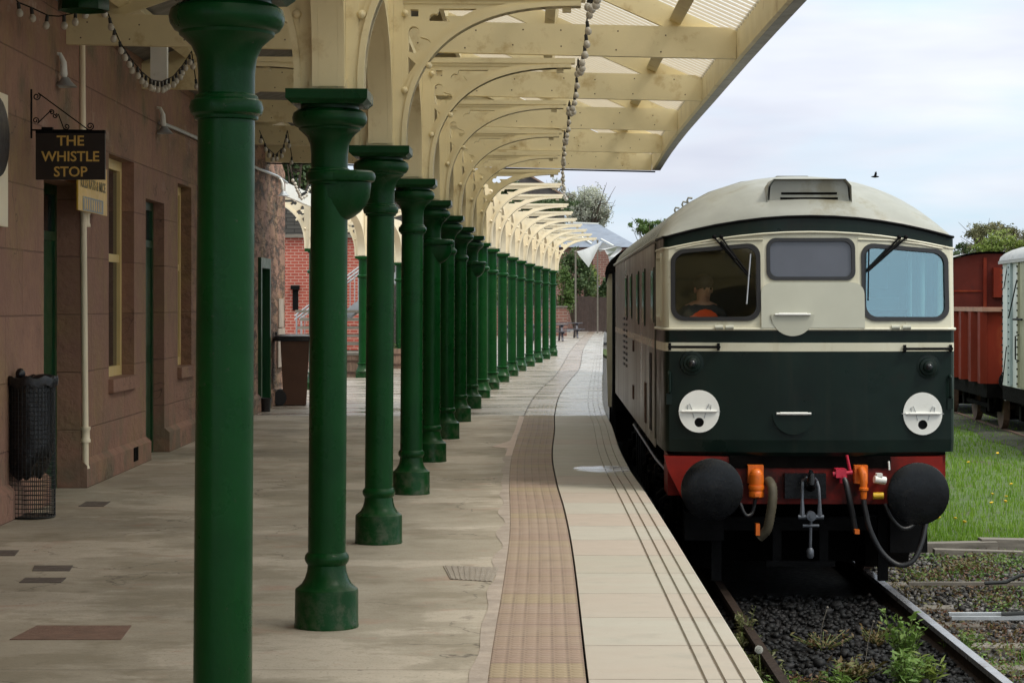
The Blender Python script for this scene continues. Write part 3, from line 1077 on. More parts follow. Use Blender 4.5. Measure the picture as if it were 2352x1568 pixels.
def bracket_mesh(sg, m, root):
    b = MB()
    N = 22
    cx0, a_, b_ = 0.178, 1.20, 0.975
    ins, outs = [], []
    for i in range(N + 1):
        t = PI / 2 * i / N
        u, w = math.cos(t) ** 0.8, math.sin(t) ** 0.8
        ins.append(Vector((cx0 + a_ * (1 - u), 2.742 + b_ * w)))
    for i, p in enumerate(ins):
        q = ins[min(i + 1, N)] - ins[max(i - 1, 0)]
        nrm = Vector((-q.y, q.x)).normalized()
        outs.append(p + nrm * 0.062)
    f3 = lambda x, z, y: Vector((sg * x, y, z))
    # curved rib, two stepped mouldings
    for (w0, w1, hy) in ((0.0, 0.062, 0.057), (0.0, 0.034, 0.074)):
        rows = []
        for p, o in zip(ins, outs):
            q = p.lerp(o, w1 / 0.062)
            rows.append([f3(p.x, p.y, -hy), f3(q.x, q.y, -hy), f3(q.x, q.y, hy), f3(p.x, p.y, hy)])
        b.grid(rows, flip=(sg > 0), closed=True)
    # leg and top bar
    b.box(*[tuple(map(f, zip((sg * 0.083, -0.062, HC + 0.001), (sg * 0.150, 0.062, ZT - 0.001)))) for f in (min, max)])
    b.box(*[tuple(map(f, zip((sg * 0.151, -0.066, ZT - 0.045), (sg * 1.41, 0.066, ZT)))) for f in (min, max)])
    b.box(*[tuple(map(f, zip((sg * 0.151, -0.054, ZT - 0.07), (sg * 1.37, 0.054, ZT - 0.0455)))) for f in (min, max)])
    b.box(*[tuple(map(f, zip((sg * 1.25, -0.03, ZT - 0.12), (sg * 1.31, 0.03, ZT - 0.072)))) for f in (min, max)])
    # pierced web
    web = [(0.149, 2.78)] + [(max(0.154, 0.5 * (p.x + o.x)), 0.5 * (p.y + o.y)) for p, o in zip(ins, outs)][1:-1] + [(1.3, ZT - 0.06), (0.15, ZT - 0.06)]

    def circ(x, z, r, a0=0, a1=360, n=10):
        return [(x + r * math.cos(R(a0 + (a1 - a0) * i / n)), z + r * math.sin(R(a0 + (a1 - a0) * i / n))) for i in range(n + 1)]
    tref = circ(0.225, 3.535, 0.038, 20, 190, 6) + [(0.188, 3.40), (0.235, 3.385)] + circ(0.30, 3.445, 0.045, 230, 440, 7) + [(0.268, 3.50)]
    hole2 = [(0.188, 3.24), (0.238, 3.315), (0.188, 3.36)]
    hole3 = [(0.20, 3.64), (0.255, 3.64), (0.255, 3.69), (0.20, 3.69)]
    hole4 = circ(0.365, 3.625, 0.038, 60, 330, 7) + [(0.43, 3.58), (0.47, 3.605), (0.44, 3.645), (0.56, 3.645), (0.66, 3.695), (0.40, 3.695)]
    b.plate([web, tref, hole2, hole3, hole4], lambda x, z, t: f3(x, z, (t - 0.045) * (1 if sg < 0 else -1)), 0.09)
    # boss and bolt heads
    for (x, z) in ((0.165, 3.13), (0.165, 3.66), (0.33, 3.30)):
        b.ball((sg * x, -0.066, z), 0.024, 8, 6)
    b.build('bracket', m, root)


def arch_mesh(m, root, span=3.92):
    b = MB()
    top = [(0.09, ZT - 0.002), (span - 0.09, ZT - 0.002)]
    N = 14
    pts = []
    for i in range(2 * N + 1):
        t = PI * i / (2 * N)
        c, s_ = math.cos(t), math.sin(t)
        u = math.copysign(abs(c) ** 0.8, c)
        pts.append((span / 2 - (span / 2 - 0.11) * u, 2.76 + 0.93 * abs(s_) ** 0.8))
    loop = [(0.09, HC + 0.002)] + pts + [(span - 0.09, HC + 0.002)] + top[::-1]
    b.plate([loop], lambda y, z, t: Vector((t - 0.05, y, z)), 0.10)
    # moulded soffit edge
    for sx in (-0.0825, 0.0505):
        rows = []
        for (y, z) in pts:
            q = Vector((y - span / 2, (z - 2.76) * 1.9)).normalized()
            o = (y + q.x * 0.05, z + q.y * 0.05)
            rows.append([(sx, y, z - 0.003), (sx + 0.032, y, z - 0.003), (sx + 0.032, o[0], o[1]), (sx, o[0], o[1])])
        b.grid(rows, closed=True)
    b.build('arch', m, root)


def pier_mesh(m, root):
    b = MB()
    b.box((-0.082, -0.088, HC + 0.0005), (0.082, 0.088, ZT))
    b.box((-0.095, -0.1, HC + 0.0005), (0.095, 0.1, HC + 0.06))
    p = b.build('pier', m, root)
    b = MB()
    b.box((-0.07, -0.1, 2.95), (-0.05, -0.0885, 3.74)).box((0.05, -0.1, 2.95), (0.07, -0.0885, 3.74)).box((-0.0495, -0.1, 2.95), (0.0495, -0.0885, 2.97))
    b.build('moulding', m, p)


def make_column(m, hopper, arch=True):
    t = thing('iron_column', 'x', 'column')
    if m == 'cream':
        column_parts(t, hopper)
    else:
        plain_parts(t)
    pier_mesh(m, t)
    for sg in (-1, 1):
        bracket_mesh(sg, m, t)
    if arch:
        arch_mesh(m, t, arch if arch > 1 else 3.92)
    return t


protos = {}
ORD = ['nearest', 'second', 'third', 'fourth', 'fifth', 'sixth', 'seventh', 'eighth', 'ninth', 'tenth', 'eleventh', 'twelfth', 'thirteenth', 'fourteenth', 'fifteenth', 'sixteenth', 'seventeenth']


def place_column(key, x, y, rz, tilt, label, group):
    if key not in protos:
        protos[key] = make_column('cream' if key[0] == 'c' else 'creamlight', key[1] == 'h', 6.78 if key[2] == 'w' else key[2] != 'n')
        o = protos[key]
    else:
        o = copy_tree(protos[key])
    o.location = (x, y, 0)
    o.rotation_euler = (0, tilt, rz)
    tag(o, label, 'column', group)
    return o


for k in range(17):
    hop = k in (1, 4, 7)
    under = k < 8
    last = k == 16
    x, y = COLX[k], KY(k)
    nx = COLX[k + 1] if not last else x + 0.3
    rz = -math.atan2(nx - x, 3.92)
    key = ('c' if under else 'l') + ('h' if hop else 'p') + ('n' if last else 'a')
    if k == 0:
        lab = 'nearest green iron column, its foot below the picture edge'
    elif last:
        lab = 'last and farthest green column of the platform row, bearing the end bracket'
    elif hop:
        lab = ORD[k] + ' green column from the front, with a bulging rain hopper under its capital'
    elif under:
        lab = ORD[k] + ' green column from the front, plain shaft under the roofed canopy'
    else:
        lab = ORD[k] + ' green column from the front, bare cream brackets open to the sky'
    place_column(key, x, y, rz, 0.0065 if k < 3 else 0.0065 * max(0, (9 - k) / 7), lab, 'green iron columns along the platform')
for i, (X, d, lab) in enumerate(((721, 42.4, 'green column beside the wheelie bin, standing at the corner of the stone building'),
                                 (833.6, 49.2, 'green column standing in front of the metal staircase'),
                                 (918, 56.4, 'green column of the back row, behind the plain barrel seat'))):
    place_column('lpw', (X - 1176) / FP * d, d, -0.07, 0, lab, 'green columns of the back row')

# ------------------------------------------------------------------ canopy roof
cn = thing('platform_canopy', 'cream timber platform canopy with corrugated translucent roof above the green columns', 'canopy', (-0.95, 14, 3.8))
xe = interp([(-30, 1.93), (15, 1.935), (19.01, 1.955), (22.93, 1.999), (26.85, 2.04), (30.77, 2.117), (34.7, 2.228), (40, 2.37)])
xc_ = interp([(-30, -0.96)] + [(KY(k), COLX[k]) for k in range(9)])
XW = lambda y: -3.965 - (y - 19) * 0.0024
zb = lambda x: 3.77 + (2.0 - x) * 0.022 + 0.02
SL = 0.449
zr = lambda x, y: (4.02 + (xe(y) - x) * SL) if x > xc_(y) else (4.20 + (x - XW(y)) / (xc_(y) - XW(y)) * ((xe(y) - xc_(y)) * SL - 0.18))
ROOFY0 = -9.0
for k in range(-3, 8):
    y = KY(k)
    b = MB()
    xl, xr = XW(y) + 0.06, xe(y)
    b.beam((xl, y, zb(xl) + 0.135), (xr, y, zb(xr) + 0.135), 0.075, 0.27)
    # nail heads
    for q in range(int((xr - xl) / 0.42)):
        for zz in (0.06, 0.20):
            xx = xl + 0.2 + q * 0.42 + random.uniform(-.08, .08)
            zz += random.uniform(-.02, .02)
            if k >= 1:
                b.mat(1).box((xx - .006, y - .0395, zb(xx) + zz - .006), (xx + .006, y - .037, zb(xx) + zz + .006)).mat(0)
    b.build('tie_beam', ['cream', 'rust'], cn, world=True)
    b = MB()
    xm = xc_(y)
    zm = zr(xm + 0.001, y)
    b.beam((xm, y + 0.07, zm - 0.13), (xr - 0.02, y + 0.07, zr(xr - 0.02, y) - 0.115), 0.062, 0.19)
    b.build('rafter', 'cream', cn, world=True)
    b = MB()
    b.beam((xl, y + 0.07, zr(xl, y) - 0.115), (xm - 0.002, y + 0.07, zm - 0.13), 0.062, 0.19)
    b.build('rafter', 'cream', cn, world=True)
# purlins, ridge
for f in (0.18, 0.555):
    for sgn in (1, -1):
        b = MB()
        pts = []
        for k in range(-3, 8):
            y = KY(k) + 0.07
            x = xe(y) - f * (xe(y) - xc_(y)) if sgn > 0 else XW(y) + f * (xc_(y) - XW(y))
            pts.append(Vector((x, y, zr(x, y) - 0.085)))
        for p, q in zip(pts[:-1], pts[1:]):
            b.beam(p + Vector((0, 0.033, 0)), q - Vector((0, 0.033, 0)), 0.11, 0.10, (-SL * sgn * -1, 0, 1))
        b.build('purlin', 'cream', cn, world=True)
b = MB()
for k in range(-3, 7):
    y0, y1 = KY(k) + 0.11, KY(k + 1) + 0.03
    b.beam((xc_(y0), y0, zr(xc_(y0) + .001, y0) - 0.1), (xc_(y1), y1, zr(xc_(y1) + .001, y1) - 0.1), 0.05, 0.2)
b.build('ridge_beam', 'cream', cn, world=True)
# right slope: corrugated translucent sheet; left slope: boards
b = MB()
rows = []
for i, y in enumerate(np.arange(ROOFY0, 35.0, 0.0175)):
    h = 0.022 * math.cos(2 * PI * y / 0.19)
    rows.append([(xe(y) + 0.08, y, zr(xe(y), y) - 0.06 + 0.05 + h), (xc_(y) - 0.01, y, zr(xc_(y) + 0.001, y) + 0.03 + h)])
b.grid(rows)
b.build('translucent_roof', 'sheet', cn, world=True, sharp=80)
b = MB()
rows = []
for y in np.arange(ROOFY0, 35.01, 2):
    rows.append([(xc_(y) - 0.01, y, zr(xc_(y) + 0.001, y) + 0.012), (XW(y) - 0.1, y, zr(XW(y), y) - 0.03)])
b.grid(rows)
b.build('boarded_roof', 'planks', cn, world=True)
b = MB()
g = MB()
for k in range(-3, 7):
    y0, y1 = KY(k), KY(k + 1)
    for a, c in ((y0, (y0 + y1) / 2), ((y0 + y1) / 2, y1)):
        b.beam((xe(a) + 0.0225, a, zb(2) + 0.135), (xe(c) + 0.0225, c, zb(2) + 0.135), 0.04, 0.28)
        g.beam((xe(a) + 0.09, a, zb(2) + 0.02), (xe(c) + 0.09, c, zb(2) + 0.02), 0.09, 0.05)
        g.beam((xe(a) + 0.128, a, zb(2) + 0.10), (xe(c) + 0.128, c, zb(2) + 0.10), 0.014, 0.11)
b.build('fascia_board', 'cream', cn, world=True)
g.build('gutter', 'lead', cn, world=True)
# closing gable boards at the far end
b = MB()
y = KY(7) + 0.115
xl, xr, xm = XW(y) + 0.06, xe(y), xc_(y)
b.plate([[(xl, zb(xl) + 0.02), (xr, zb(xr) + 0.02), (xr, zr(xr, y) - 0.03), (xm, zr(xm + .001, y)), (xl, zr(xl, y) - 0.03)]], lambda x, z, t: Vector((x, y + t, z)), 0.025)
b.mat(1).beam((xl, y + 0.02, zb(xl) - 0.012), (xr + 0.06, y + 0.02, zb(xr) - 0.012), 0.06, 0.02)
b.build('end_gable', ['cream', 'black'], cn, world=True)
b = MB()
for X, d, z0, z1 in ((366, 21.3, 3.78, 4.45),):
    p = P(X, 100, d)
    b.box((p.x - 0.08, d - .05, z0), (p.x + 0.08, d + 0.05, z1))
b.build('hanger_post', 'white', cn, world=True)

# ------------------------------------------------------------------ station building wall on the left
sb = thing('station_building', 'red sandstone station building with green doors and cream sash windows along the platform', 'building', (XW(18), 18, 0))
DOORS = [(18.05, 19.6, 0.0, 2.72), (23.15, 24.4, 0.0, 2.78)]
WINS = [(21.0, 22.42, 0.93, 3.11), (25.4, 26.5, 0.92, 3.07)]
DOOR3 = (33.6, 34.95, 0.0, 2.38)
YW1 = 37.7
WH = 5.6


def xw(y):
    return XW(y) + 0.08


b = MB()
ops = sorted(DOORS + WINS + [DOOR3])
outer = [(4, 0), (YW1, 0), (YW1, 3.92), (36.9, 4.12), (36.1, 4.06), (32, 5.0), (28.0, WH), (4, WH)]
# openings that reach the ground are cut in the outline itself
loop = [(4, 0.0)]
for (y0, y1, z0, z1) in ops:
    if z0 == 0:
        loop += [(y0, 0), (y0, z1), (y1, z1), (y1, 0)]
loop += outer[1:]
holes = [[(y0, z0), (y1, z0), (y1, z1), (y0, z1)] for (y0, y1, z0, z1) in WINS]
b.plate([loop] + holes, lambda y, z, t: Vector((xw(y) - t, y, z)), 0.5)
b.box((xw(YW1) - 6, YW1 - 0.45, 0), (xw(YW1) - 0.5, YW1 - 0.002, 3.86))
b.build('wall', 'stone', sb, world=True)
# plinth course
b = MB()
segs = []
yy = 4
for (y0, y1, z0, z1) in ops:
    if z0 == 0:
        segs.append((yy, y0))
        yy = y1
segs.append((yy, YW1))
for (y0, y1) in segs:
    zt = 0.22 if y0 > 20 or y0 < 10 else 0.2
    vs = []
    for y in (y0, y1):
        vs += [(xw(y) + 0.002, y, 0), (xw(y) + 0.06, y, 0), (xw(y) + 0.06, y, zt), (xw(y) + 0.002, y, zt + 0.05)]
    b.add(vs, [(0, 1, 5, 4), (1, 2, 6, 5), (2, 3, 7, 6), (0, 3, 2, 1), (4, 5, 6, 7)])
b.build('plinth', 'stone', sb, world=True)
b = MB()
p = G(292, 1066)
b.box((xw(22) + 0.05, 22.05, 0.06), (xw(22) + 0.066, 22.3, 0.2))
b.build('air_brick', 'soot', sb, world=True)
for (y0, y1, z0, z1) in DOORS:
    b = MB()
    xx = xw(y0) - (0.215 if y0 < 20 else 0.125)
    b.box((xx - 0.05, y0 + 0.001, 0.0), (xx, y0 + 0.09, z1 - 0.001)).box((xx - 0.05, y1 - 0.09, 0.0), (xx, y1 - 0.001, z1 - 0.001)).box((xx - 0.05, y0 + 0.091, z1 - 0.5), (xx, y1 - 0.091, z1 - 0.42)).box((xx - 0.05, y0 + .091, z1 - 0.09), (xx, y1 - .091, z1 - 0.001))
    dr = b.build('door', 'darkgreen', sb, world=True)
    b = MB()
    b.box((xx - 0.045, y0 + 0.092, 0.01), (xx - 0.02, y1 - 0.092, z1 - 0.501))
    for q in range(4):
        yq = y0 + 0.1 + (y1 - y0 - 0.2) * (0.03 + 0.49 * (q % 2))
        zq = 0.15 + 1.05 * (q // 2)
        b.box((xx - 0.02, yq, zq), (xx - 0.008, yq + (y1 - y0 - 0.2) * 0.43, zq + 0.85))
    pn = b.build('panel', 'darkgreen', dr)
    for v in pn.data.vertices:
        v.co -= sb.location
    b = MB()
    b.box((xx - 0.04, y0 + 0.092, z1 - 0.419), (xx - 0.03, y1 - 0.092, z1 - 0.091))
    pn = b.build('fanlight', 'glasswin', dr)
    for v in pn.data.vertices:
        v.co -= sb.location
    b = MB()
    b.ball((xx + 0.03, y0 + 0.2, 1.05), 0.03)
    pn = b.build('handle', 'galv', dr)
    for v in pn.data.vertices:
        v.co -= sb.location
y0, y1, z0, z1 = DOOR3
b = MB()
xx = xw(y0) + 0.05
b.box((xx - 0.25, y0 + 0.001, 0.0), (xx, y0 + 0.13, z1 - 0.001)).box((xx - 0.25, y1 - 0.13, 0.0), (xx, y1 - 0.001, z1 - 0.001)).box((xx - 0.25, y0 + 0.131, z1 - 0.16), (xx, y1 - 0.131, z1 - 0.001))
dr = b.build('door', 'darkgreen', sb, world=True)
dr['label'] = 'green door with a thick frame standing out of the rubble wall'
b = MB()
b.box((xx - 0.2, y0 + 0.132, 0.01), (xx - 0.16, y1 - 0.132, z1 - 0.161))
pn = b.build('panel', 'darkgreen', dr)
for v in pn.data.vertices:
    v.co -= sb.location
for (y0, y1, z0, z1) in WINS:
    b = MB()
    xx = xw(y0) - 0.13
    zm = (z0 + z1) / 2 + 0.1
    b.box((xx - 0.06, y0 + .001, z0 + .001), (xx, y0 + 0.1, z1 - .001)).box((xx - 0.06, y1 - 0.1, z0 + .001), (xx, y1 - .001, z1 - .001))
    b.box((xx - .06, y0 + .101, z0 + .001), (xx, y1 - .101, z0 + 0.1)).box((xx - .06, y0 + .101, z1 - .1), (xx, y1 - .101, z1 - .001))
    b.box((xx - .05, y0 + .101, zm - .04), (xx - 0.01, y1 - .101, zm + .04))
    b.box((xx - .05, (y0 + y1) / 2 - .02, z0 + .101), (xx - 0.015, (y0 + y1) / 2 + .02, zm - .041)).box((xx - .05, (y0 + y1) / 2 - .02, zm + .041), (xx - 0.015, (y0 + y1) / 2 + .02, z1 - .101))
    wn = b.build('window', mat('yellowed window paint', (0.74, 0.56, 0.24), 0.5, 0.06, 3), sb, world=True)
    b = MB()
    b.box((xx - .045, y0 + .1, z0 + .1), (xx - .035, y1 - .1, z1 - .1))
    pn = b.build('pane', 'glasswin', wn)
    for v in pn.data.vertices:
        v.co -= sb.location
    b = MB()
    b.box((xx - 0.02, y0 - 0.02, z0 - 0.13), (xw(y0) + 0.05, y1 + 0.03, z0 - 0.001))
    pn = b.build('sill', 'stone', wn)
    for v in pn.data.vertices:
        v.co -= sb.location
b = MB()
b.box((xw(36) + .003, 36.3, 0.6), (xw(36) + .03, 37.4, 1.25)).box((xw(36) + .003, 36.5, 1.27), (xw(36) + .025, 37.2, 1.75))
b.build('patch_stone', 'mortar', sb, world=True)

# downpipe
yp = 19.64
t = thing('downpipe', 'thin cream downpipe fixed to the sandstone pier between door and sash window', 'downpipe', (xw(yp) + 0.06, yp, 0.16))
xp = xw(yp) + 0.04
b = MB()
b.cyl((xp - 0.02, yp - .07, 4.1), (xp, yp, 0.2), 0.028)
b.cyl((xp, yp, 0.2), (xp + 0.004, yp, 0.17), 0.03, 0.034)
b.build('pipe', 'creamlight', t, world=True)
for z in (2.42, 0.48):
    b = MB()
    b.lathe([(0.03, -.07), (0.045, -.07), (0.045, -.045), (0.037, -.035), (0.037, .035), (0.045, .045), (0.045, .07), (0.03, .07)], 14, (xp, yp, z))
    b.build('collar', 'creamlight', t, world=True)

# swan neck wall lamps
lamp0 = None
for i, (X, Y, lab) in enumerate(((138, 165, 'white swan neck wall lamp above the hanging sign'), (368, 280, 'white swan neck wall lamp joined to the cable above the second green door'), (645, 432, 'grey swan neck wall lamp at the far corner of the stone wall'))):
    d = 3.86 * FP / (1176 - X) if i < 2 else 36.3
    p = P(X, Y, d)
    if lamp0 is None:
        t = thing('wall_lamp', lab, 'lamp', p, 0, 'wall lamps on the stone wall')
        b = MB()
        b.tube([(-0.06, 0, 0.16), (0.0, 0, 0.15), (0.03, 0, 0.08), (0.03, 0, -0.02), (0.04, 0, -0.05)], [0.012, 0.018, 0.026, 0.034, 0.02], 10)
        b.build('arm', 'white', t)
        b = MB()
        b.lathe([(0.03, -0.05), (0.05, -0.08), (0.1, -0.13), (0.095, -0.13), (0.045, -0.085)], 16, (0.045, 0, 0))
        b.build('lamp_shade', 'galv', t)
        b = MB()
        b.ball((0.045, 0, -0.1), 0.03)
        b.build('bulb', 'bulb', t)
        lamp0 = t
    else:
        t = copy_tree(lamp0)
        t.location = p
        tag(t, lab)
b = MB()
pts = [P(368, 282, 23.95), P(405, 296, 25.1), P(450, 316, 26.65), P(520, 350, 29.5), P(594, 388, 33.35), P(636, 404, 36.0), P(659, 420, 37.6)]
b.tube(pts, 0.022, 8)
tag(b.build('cable_pipe', 'galv', loc=pts[0]), 'grey cable pipe running down along the top of the stone wall', 'pipe')

# hanging sign with scroll bracket
ds = 17.42
t = thing('hanging_sign', 'dark brown pub style sign lettered THE WHISTLE STOP hanging from a scrolled bracket', 'sign', P(72, 320, ds))
q = lambda X, Y: P(X, Y, ds)
b = MB()
a_, c_ = q(83, 307), q(242, 413)
b.box((a_.x, ds - 0.018, c_.z), (c_.x, ds + 0.018, a_.z))
bd = b.build('board', 'signbrown', t, world=True)
b = MB()
b.box((a_.x, ds - 0.024, a_.z + 0.001), (c_.x, ds + 0.024, a_.z + 0.026))
b.build('top_batten', 'black', t, world=True)
b = MB()
for body, Yc, wpx in (('THE', 325, 66), ('WHISTLE', 361, 145), ('STOP', 396, 87)):
    pc = q(163, Yc)
    hh = 0.113
    wid = {'THE': 1.92, 'WHISTLE': 4.45, 'STOP': 2.7}[body] * hh
    sx = wpx / FP * ds / wid
    text_mesh(b, body, hh * 1.0, lambda x, y, z, pc=pc: Vector((pc.x + x, ds - 0.0185 - 0.002 + z, pc.z + y)), 0.004, 0.0016, sx=sx)
b.build('lettering', 'gold', t, world=True)
b = MB()
b.cyl(q(72, 205), q(72, 318), 0.008, n=8)
b.cyl(q(74, 299), q(205, 300), 0.007, n=8)


def spiral(mb, cx, cy, r, a0, turns, ex=None):
    pts = []
    n = int(18 * abs(turns))
    for i in range(n + 1):
        a = R(a0) + 2 * PI * turns * i / n
        rr = r * (1 - 0.75 * i / n)
        pts.append(q(cx + rr * math.cos(a), cy - rr * math.sin(a)))
    if ex:
        pts = [q(*e) for e in ex] + pts
    mb.tube(pts, 0.005, 6)


spiral(b, 84, 222, 9, 60, -1.4)
b.cyl(q(88, 214), q(205, 300), 0.0055, n=6)
spiral(b, 207, 290, 9, 250, 1.4)
spiral(b, 82, 277, 8, 300, 1.3)
b.cyl(q(86, 284), q(116, 255), 0.005, n=6)
spiral(b, 119, 258, 6, 150, -1.3)
spiral(b, 126, 266, 6, 60, -1.3)
b.cyl(q(134, 262), q(147, 297), 0.005, n=6)
spiral(b, 153, 291, 7, 220, 1.3)
b.box((q(97, 300).x, ds - 0.03, q(97, 303).z), (q(122, 300).x, ds + 0.02, q(97, 293).z))
for X in (104, 203):
    b.cyl(q(X, 300), q(X, 306), 0.006, n=6)
b.build('bracket', 'black', t, world=True)

# enamel signs on the wall
yq0, yq1 = 18.86, 20.2
t = thing('enamel_sign', 'worn yellow enamel sign about rats and mice fixed to the wall by the downpipe', 'sign', (xw(20) + 0.13, 20.3, 2.45))
b = MB()
b.box((xw(20) + 0.115, yq0, 2.47), (xw(20) + 0.13, yq1, 2.90))
b.build('plate', 'yellowenamel', t, world=True)
b = MB()
b.box((xw(20) + 0.131, 19.05, 2.475), (xw(20) + 0.133, 20.0, 2.60))
b.build('colour_panel', 'bluegrey', t, world=True)
b = MB()
text_mesh(b, 'KILLS RATS & MICE', 0.12, lambda x, y, z: Vector((xw(20) + 0.132 + z, 19.53 + x, 2.715 + y)), 0.002, 0.003, sx=1.15)
b.build('lettering', 'fadetext', t, world=True)
for i in range(8):
    b = MB()
    b.box((xw(20) + 0.1335, 19.12 + i * 0.105, 2.49), (xw(20) + 0.1345, 19.16 + i * 0.105, 2.585))
    b.build('worn_mark', 'yellowenamel', t, world=True)
t = thing('wall_sign', 'cream sign with a dark oval, cut by the left edge of the picture', 'sign', (xw(16.5) + 0.01, 16.2, 2.24))
b = MB()
b.box((xw(16.5) + 0.01, 15.6, 2.24), (xw(16.5) + 0.045, 16.56, 3.24))
b.build('board', 'creamlight', t, world=True)
b = MB()
b.lathe([(0.3, 0), (0.3, 0.006), (0.24, 0.006), (0.2, 0.004)], 28, (0, 0, 0), axis='x')
o = b.build('oval_panel', 'signbrown', t)
o.location = (0.036, 0.0, 0.66)
o.scale = (1, 1.3, 1)
# green hanging lantern seen from below at the top edge
p = P(192, -4, 17.0)
t = thing('hanging_lantern', 'green hanging lantern cut by the top edge above the brown sign', 'lantern', p)
b = MB()
b.lathe([(0.02, 0.0), (0.17, -0.02), (0.2, -0.05), (0.2, 0.04), (0.06, 0.22), (0.03, 0.3)], 8, (0, 0, -0.05))
b.build('lantern_body', 'greencap', t)
b = MB()
b.cyl((0, 0, 0.24), (0, 0, 0.75), 0.012, n=8)
b.build('hanging_rod', 'black', t)

# string lights
bulbme = None


def string(name, label, paths, group, step=0.235, size=1.0):
    global bulbme
    t = thing(name, label, 'string lights', paths[0][0], 0, group)
    b = MB()
    spots = []
    for pts in paths:
        pts = [vec(p) for p in pts]
        b.tube(pts, 0.0055, 6)
        acc = step * 0.5
        for p, q2 in zip(pts[:-1], pts[1:]):
            l = (q2 - p).length
            while acc < l:
                spots.append(p.lerp(q2, acc / l))
                acc += step
            acc -= l
    b.build('cable', 'black', t, world=True)
    if bulbme is None:
        m = MB()
        m.mat(0).lathe([(0.006, 0.0), (0.013, -0.004), (0.015, -0.045), (0.013, -0.05)], 8)
        m.mat(1).lathe([(0.012, -0.0505), (0.018, -0.056), (0.027, -0.074), (0.0275, -0.088), (0.022, -0.104), (0.008, -0.113), (0.001, -0.114)], 12)
        o = m.build('bulb', ['sock', 'bulb'])
        bulbme = o.data
        bpy.data.objects.remove(o)
    for s_ in spots[:95]:
        o = bpy.data.objects.new('bulb', bulbme)
        C.objects.link(o)
        o.parent = t
        o.location = s_ - t.location
        o.rotation_euler = (random.uniform(-.15, .15), random.uniform(-.15, .15), 0)
        o.scale = (size,) * 3
    return t


def sag(a, c, s_, n=14):
    a, c = vec(a), vec(c)
    return [a.lerp(c, i / n) - Vector((0, 0, s_ * 4 * (i / n) * (1 - i / n))) for i in range(n + 1)]


paths = []
for k in range(1, 9):
    y0, y1 = KY(k), KY(k + 1)
    a = (COLX[k] + 1.46, y0 + 0.05, 3.80)
    c = (COLX[k + 1] + 1.46, y1 + 0.05, 3.80)
    paths.append(sag(a, c, 0.20 if k < 7 else 0.1))
string('festoon_lights', 'string of white globe bulbs looping along the tips of the cream brackets', paths, 'festoon bulbs under the canopy', 0.40, 0.92)
string('festoon_lights', 'string of globe bulbs crossing above the scrolled sign bracket by the wall',
       [[P(30, -8, 16.5), P(42, 6, 16.6), P(72, 18, 16.8), P(110, 36, 17), P(135, 38, 17.1), P(165, 32, 17.3), P(188, 22, 17.5), P(208, 4, 17.6), P(225, -12, 17.7)],
        [P(234, -5, 18), P(252, 42, 18.3), P(276, 98, 18.7), P(300, 135, 19.2), P(325, 165, 19.7), P(348, 184, 20.2), P(372, 188, 20.8), P(398, 176, 21.4), P(420, 150, 22), P(440, 118, 22.5), P(452, 200, 22.6)]],
       'festoon bulbs under the canopy', 0.21)
string('festoon_lights', 'string of globe bulbs drooping below the beams beside the far wall corner',
       [[P(596, 300, 28), P(612, 338, 28.5), P(632, 356, 29), P(650, 340, 29.6), P(660, 300, 30), P(668, 345, 30.2), P(672, 372, 30.3)],
        [P(672, 400, 36), P(683, 428, 37), P(692, 445, 38), P(702, 440, 39), P(712, 420, 40)]],
       'festoon bulbs under the canopy', 0.27)

# white board at the wall corner
b = MB()
b.beam(P(652, 434, 37.9), P(725, 466, 42.4), 0.06, 0.24)
tag(b.build('fascia_board', 'white', loc=P(652, 434, 37.9)), 'white board sloping from the stone wall corner to the first back column', 'board')

# ------------------------------------------------------------------ locomotive
LO, LRZ = Vector((2.636, 19.15, -0.9)), -0.018
loco = thing('diesel_locomotive', 'dark green diesel locomotive with ivory cab windows, grey domed roof and red buffer beam', 'locomotive', LO, LRZ)
LM = Matrix.Translation(LO) @ Matrix.Rotation(LRZ, 4, 'Z')
fu = lambda X: (X - 1864) / 261
fz = lambda Y: 2.55 - (Y - 699.5) / 261
bu = lambda X: (X - 1176) / 265 - 2.636
bz = lambda Y: 2.55 - (Y - 699.5) / 265


def wf(u, z):
    return 0.12 * max(0, abs(u) - 0.42) / 0.825 + max(0, z - 2.33) * 0.11


zbn = lambda u: 3.19 - 0.09 * min(abs(u), 1.25) ** 2
zgt = lambda u: 3.326 - 0.1125 * min(abs(u), 1.27) ** 2
half = [(0, None), (0.21, None), (0.42, None), (0.62, None), (0.83, None), (1.04, None), (1.2, None), (1.245, None), (1.268, 0.145), (1.281, 0.185), (1.289, 0.25), (1.292, 0.30), (1.31, 1.2)]


def plan(z):
    pts = []
    rk = max(0, z - 2.33) * 0.11
    for u, w in half:
        ww = wf(u, z) if w is None else w + rk * max(0, (0.3 - w) / 0.18) * (1 if w < 0.3 else 0)
        pts.append((u, ww))
    return [(-u, w) for u, w in pts[::-1][:-1]] + pts


LEN = 14.0
# lower body
b = MB()
ZR = [1.215, 1.25, 1.36, 1.6, 1.9, 2.1385, 2.215, 2.33]
rows = []
for i, z in enumerate(ZR):
    r = []
    for u, w in plan(z):
        inn = 0.045 if i == 0 else (0.012 if i == 1 else 0)
        lift = max(0, (abs(u) - 1.13) / 0.16) ** 2 * 0.10 if i == 0 and w < 0.31 else 0
        r.append((u * (1 - inn * 0.25), w + (inn if w < 1.0 else 0), z + min(lift, 0.1)))
    rows.append(r)
for i in range(len(ZR) - 1):
    b.mat(1 if i == 5 else 0).grid([rows[i], rows[i + 1]], flip=True)
body = b.build('body', ['locogreen', 'lococream'], loco)
